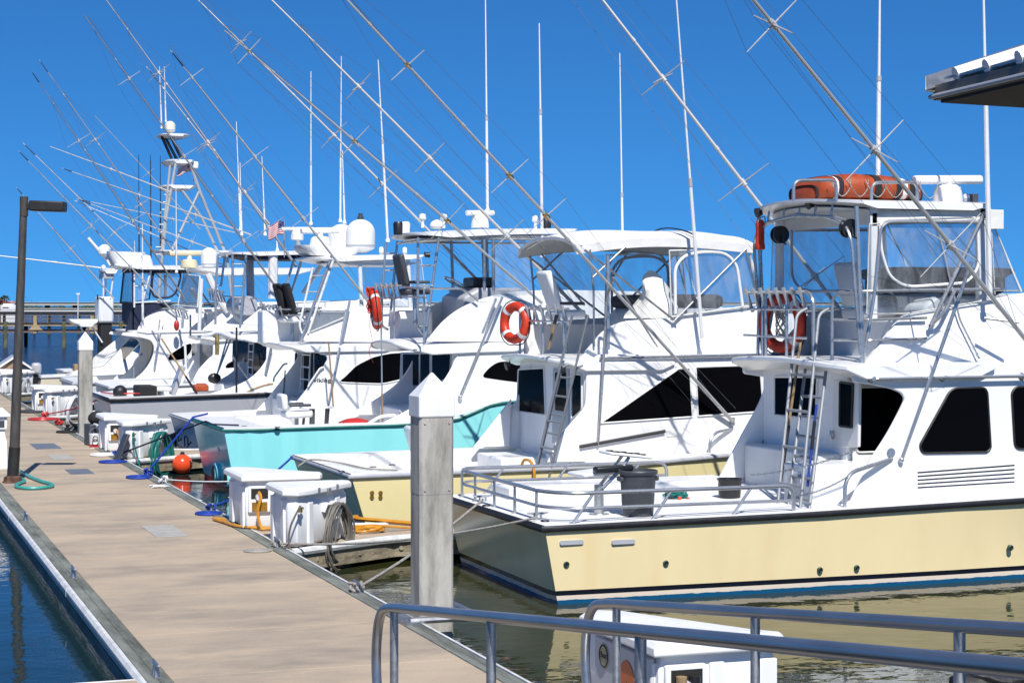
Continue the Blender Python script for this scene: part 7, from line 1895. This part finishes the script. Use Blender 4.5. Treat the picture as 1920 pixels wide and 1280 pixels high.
def house(u0, u1, vb, vt, T, label, roofc):
    a, b = at(u0,vb,T=T), at(u1,vb,T=T); d = (b-a); L = d.length; d.normalize(); n = V((-d.y,d.x,0)); h = (vb-vt)/F*T
    r = thing('shore_house', label, 'house', tuple((a+b)/2), 'houses on the far shore')
    q = lambda x, y, z: a+d*x+n*y+V((0,0,z))
    MB().loft([[q(0,0,-1),q(L,0,-1),q(L,9,-1),q(0,9,-1)],[q(0,0,h*.55),q(L,0,h*.55),q(L,9,h*.55),q(0,9,h*.55)]]).build('wall', M['bridgec'], r, smooth=False)
    MB().add([q(-.8,-.8,h*.5),q(L+.8,-.8,h*.5),q(L+.8,9.8,h*.5),q(-.8,9.8,h*.5),q(2,4.5,h),q(L-2,4.5,h)],[(0,1,5,4),(1,2,5),(2,3,4,5),(3,0,4),(3,2,1,0)]).build('roof', roofc, r, smooth=False)
    for i in range(3): MB().loft([[q(L*(.15+.3*i),-.05,h*.12),q(L*(.27+.3*i),-.05,h*.12),q(L*(.27+.3*i),-.05,h*.42),q(L*(.15+.3*i),-.05,h*.42)],[q(L*(.15+.3*i),.1,h*.12),q(L*(.27+.3*i),.1,h*.12),q(L*(.27+.3*i),.1,h*.42),q(L*(.15+.3*i),.1,h*.42)]]).build('window', M['glass'], r, smooth=False)
redroof = mat('red_tile_roof',(.36,.08,.05),.8,0,.2,.5)
house(-14,11,573,562,1150,'red roofed house on the far shore, leftmost below the palms', redroof)
house(12,24,573,563.5,1160,'pale pink roofed house on the far shore right of the red roof', mat('pink_roof',(.45,.24,.19),.8,0,.15,.5))
def palm(u, v0, v1, T, label):
    b, t = at(u,v0,T=T), at(u,v1,T=T); r = thing('palm_tree', label, 'palm tree', tuple(b), 'palms on the far shore')
    MB().tube([b,t],[.35,.25],6).build('trunk', M['pierdark'], r)
    m = MB()
    for k in range(26):
        a = rnd.uniform(0,2*pi); e = rnd.uniform(-.5,.9); l = rnd.uniform(2.0,3.0); d = V((cos(a)*cos(e),sin(a)*cos(e),sin(e)))
        s_ = d.cross(V((0,0,1))).normalized()*.45
        p1 = t+d*l*.6; p2 = t+d*l-V((0,0,.9)); m.add([t,p1-s_,p2,p1+s_],[(0,1,2,3)])
    m.build('crown', M['farleaf'], r, smooth=False)
palm(9,570,557,1140,'tall palm above the red roof, left of its twin'); palm(12.6,570,557.6,1145,'tall palm above the red roof, right of its twin'); palm(1.5,570,559.5,1150,'shorter palm at the left edge beside the red roof')
a, b = at(2,577,T=330), at(31,577,T=330); d = (b-a); L = d.length; d.normalize(); n = V((-d.y,d.x,0))
r = thing('motor_yacht','white motor yacht moored on the far side of the water, left of the lamp post','yacht',tuple((a+b)/2))
q = lambda x,y,z: V((a.x,a.y,0))+d*(x*L)+n*y+V((0,0,z))
MB().loft([[q(0,0,0),q(.9,0,0),q(1,1.5,0),q(.9,3,0),q(0,3,0)],[q(-.01,-.1,3.25),q(.96,-.1,3.3),q(1.05,1.5,3.35),q(.96,3.1,3.3),q(-.01,3.1,3.25)]]).build('hull', M['white'], r, smooth=False)
MB().loft([[q(.05,.3,3.25),q(.75,.3,3.25),q(.75,2.7,3.25),q(.05,2.7,3.25)],[q(.1,.4,3.75),q(.6,.4,3.75),q(.6,2.6,3.75),q(.1,2.6,3.75)]]).build('cabin', M['white'], r, smooth=False)
MB().loft([[q(.1,-.13,2.9),q(.5,-.13,2.9),q(.5,-.13,3.1),q(.1,-.13,3.1)],[q(.1,.05,2.9),q(.5,.05,2.9),q(.5,.05,3.1),q(.1,.05,3.1)]]).build('window', M['glass'], r, smooth=False)
# ================================================================ roof corner of the dockside pavilion
r = thing('pavilion','dockside pavilion whose grey metal roof corner enters at the upper right','pavilion',tuple(at(2150,600,T=7.5)+V((0,0,-1.0))))
zs = 4.10; C = at(1764,193,Z=zs); E1 = at(1930,155,Z=zs); G = at(1930,203,Z=zs); H_ = E1+(G-C)*1.0
ext = (E1-C)*3.2; C2 = E1+ext; G2 = G+ext+(G-C)*.3
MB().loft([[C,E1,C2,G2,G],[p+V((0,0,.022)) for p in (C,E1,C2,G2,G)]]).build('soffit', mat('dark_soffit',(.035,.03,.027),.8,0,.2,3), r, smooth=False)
d1 = (E1-C).normalized(); nn = V((d1.y,-d1.x,0)); 
if nn.dot(V((0,0,0))-C) < 0: nn = -nn
fz0, fz1 = zs-.0, zs+.085
F0, F1 = C-d1*.05+nn*.015, C2
MB().loft([[V((p.x,p.y,fz0+.015)) for p in (F0,F1)]+[V((p.x,p.y,fz1)) for p in (F1,F0)],[V((p.x,p.y,fz0+.015))-nn*.04 for p in (F0,F1)]+[V((p.x,p.y,fz1))-nn*.04 for p in (F1,F0)]]).build('fascia', mat('taupe_fascia',(.16,.145,.125),.6,0,.1,4), r, smooth=False, bevel=.004)
MB().tube([V((F0.x,F0.y,fz0+.03))+nn*.012,V((F1.x,F1.y,fz0+.03))+nn*.012],.012,8).build('fascia_lip', M['mirror'], r)
# rake flashing rising from the corner
a0, a1 = at(1735,142,T=8.55), at(2100,22,T=9.4); b0, b1 = at(1735,170,T=8.5), at(2100,55,T=9.3)
MB().loft([[a0,a1,b1,b0],[p+V((.03,.035,-.004)) for p in (a0,a1,b1,b0)]]).build('rake_flashing', M['galv'], r, smooth=False, bevel=.004)
e0, e1 = at(1768,150,T=8.75), at(2100,75,T=9.3)
MB().loft([[a0+V((0,0,.0)),b0,at(1752,173,T=8.52),e0],[p+V((.02,.03,0)) for p in (a0,b0,at(1752,173,T=8.52),e0)]]).build('end_cap', M['galv'], r, smooth=False)
for k in range(12):
    s0 = V((F0.x,F0.y,fz1+.022))+d1*(.22+.28*k); dirv = (a1-a0).normalized()
    dirv = (dirv*.8+d1*.35).normalized()
    MB().tube([s0, s0+dirv*3.2],.036,10).build('roof_corrugation', M['plastic'], r)
P = [V((F0.x,F0.y,fz1+.012))+d1*.1, V((F1.x,F1.y,fz1+.012)), V((F1.x,F1.y,fz1+.012))+(a1-a0)*.9, V((F0.x,F0.y,fz1+.012))+(a1-a0)*.9+d1*.1]
MB().loft([P,[p+V((0,0,.012)) for p in P]]).build('roof_sheet', M['galv'], r, smooth=False)
pp = C2-d1*.4-nn*.3; MB().tube([V((pp.x,pp.y,-.5)),V((pp.x,pp.y,zs))],.06,12).build('post', M['lampmetal'], r)
# dark rocks at the water's edge
M['rock'] = mat('wet_black_rock',(.02,.02,.021),.55,0,.4,6,bump=.8,bs=7)
for u, v, s_, lb in ((1828,1283,.17,'small black rock at the bottom right, leftmost of three'),(1862,1279,.22,'largest black rock at the bottom right, in the middle of three'),(1900,1281,.16,'black rock at the bottom right corner, rightmost of three')):
    p = at(u,v,Z=.02); m = MB(); m.ball((p.x,p.y,.02),s_,8,(1.2,1,.8)); rd = random.Random(u)
    for i in range(len(m.v)): m.v[i] += V((sin(m.v[i].y*19+u),sin(m.v[i].z*23+u),sin(m.v[i].x*17+u)))*.03
    tag(m.build('rock', M['rock'], ang=50), lb, 'rock', 'black rocks at the water edge')
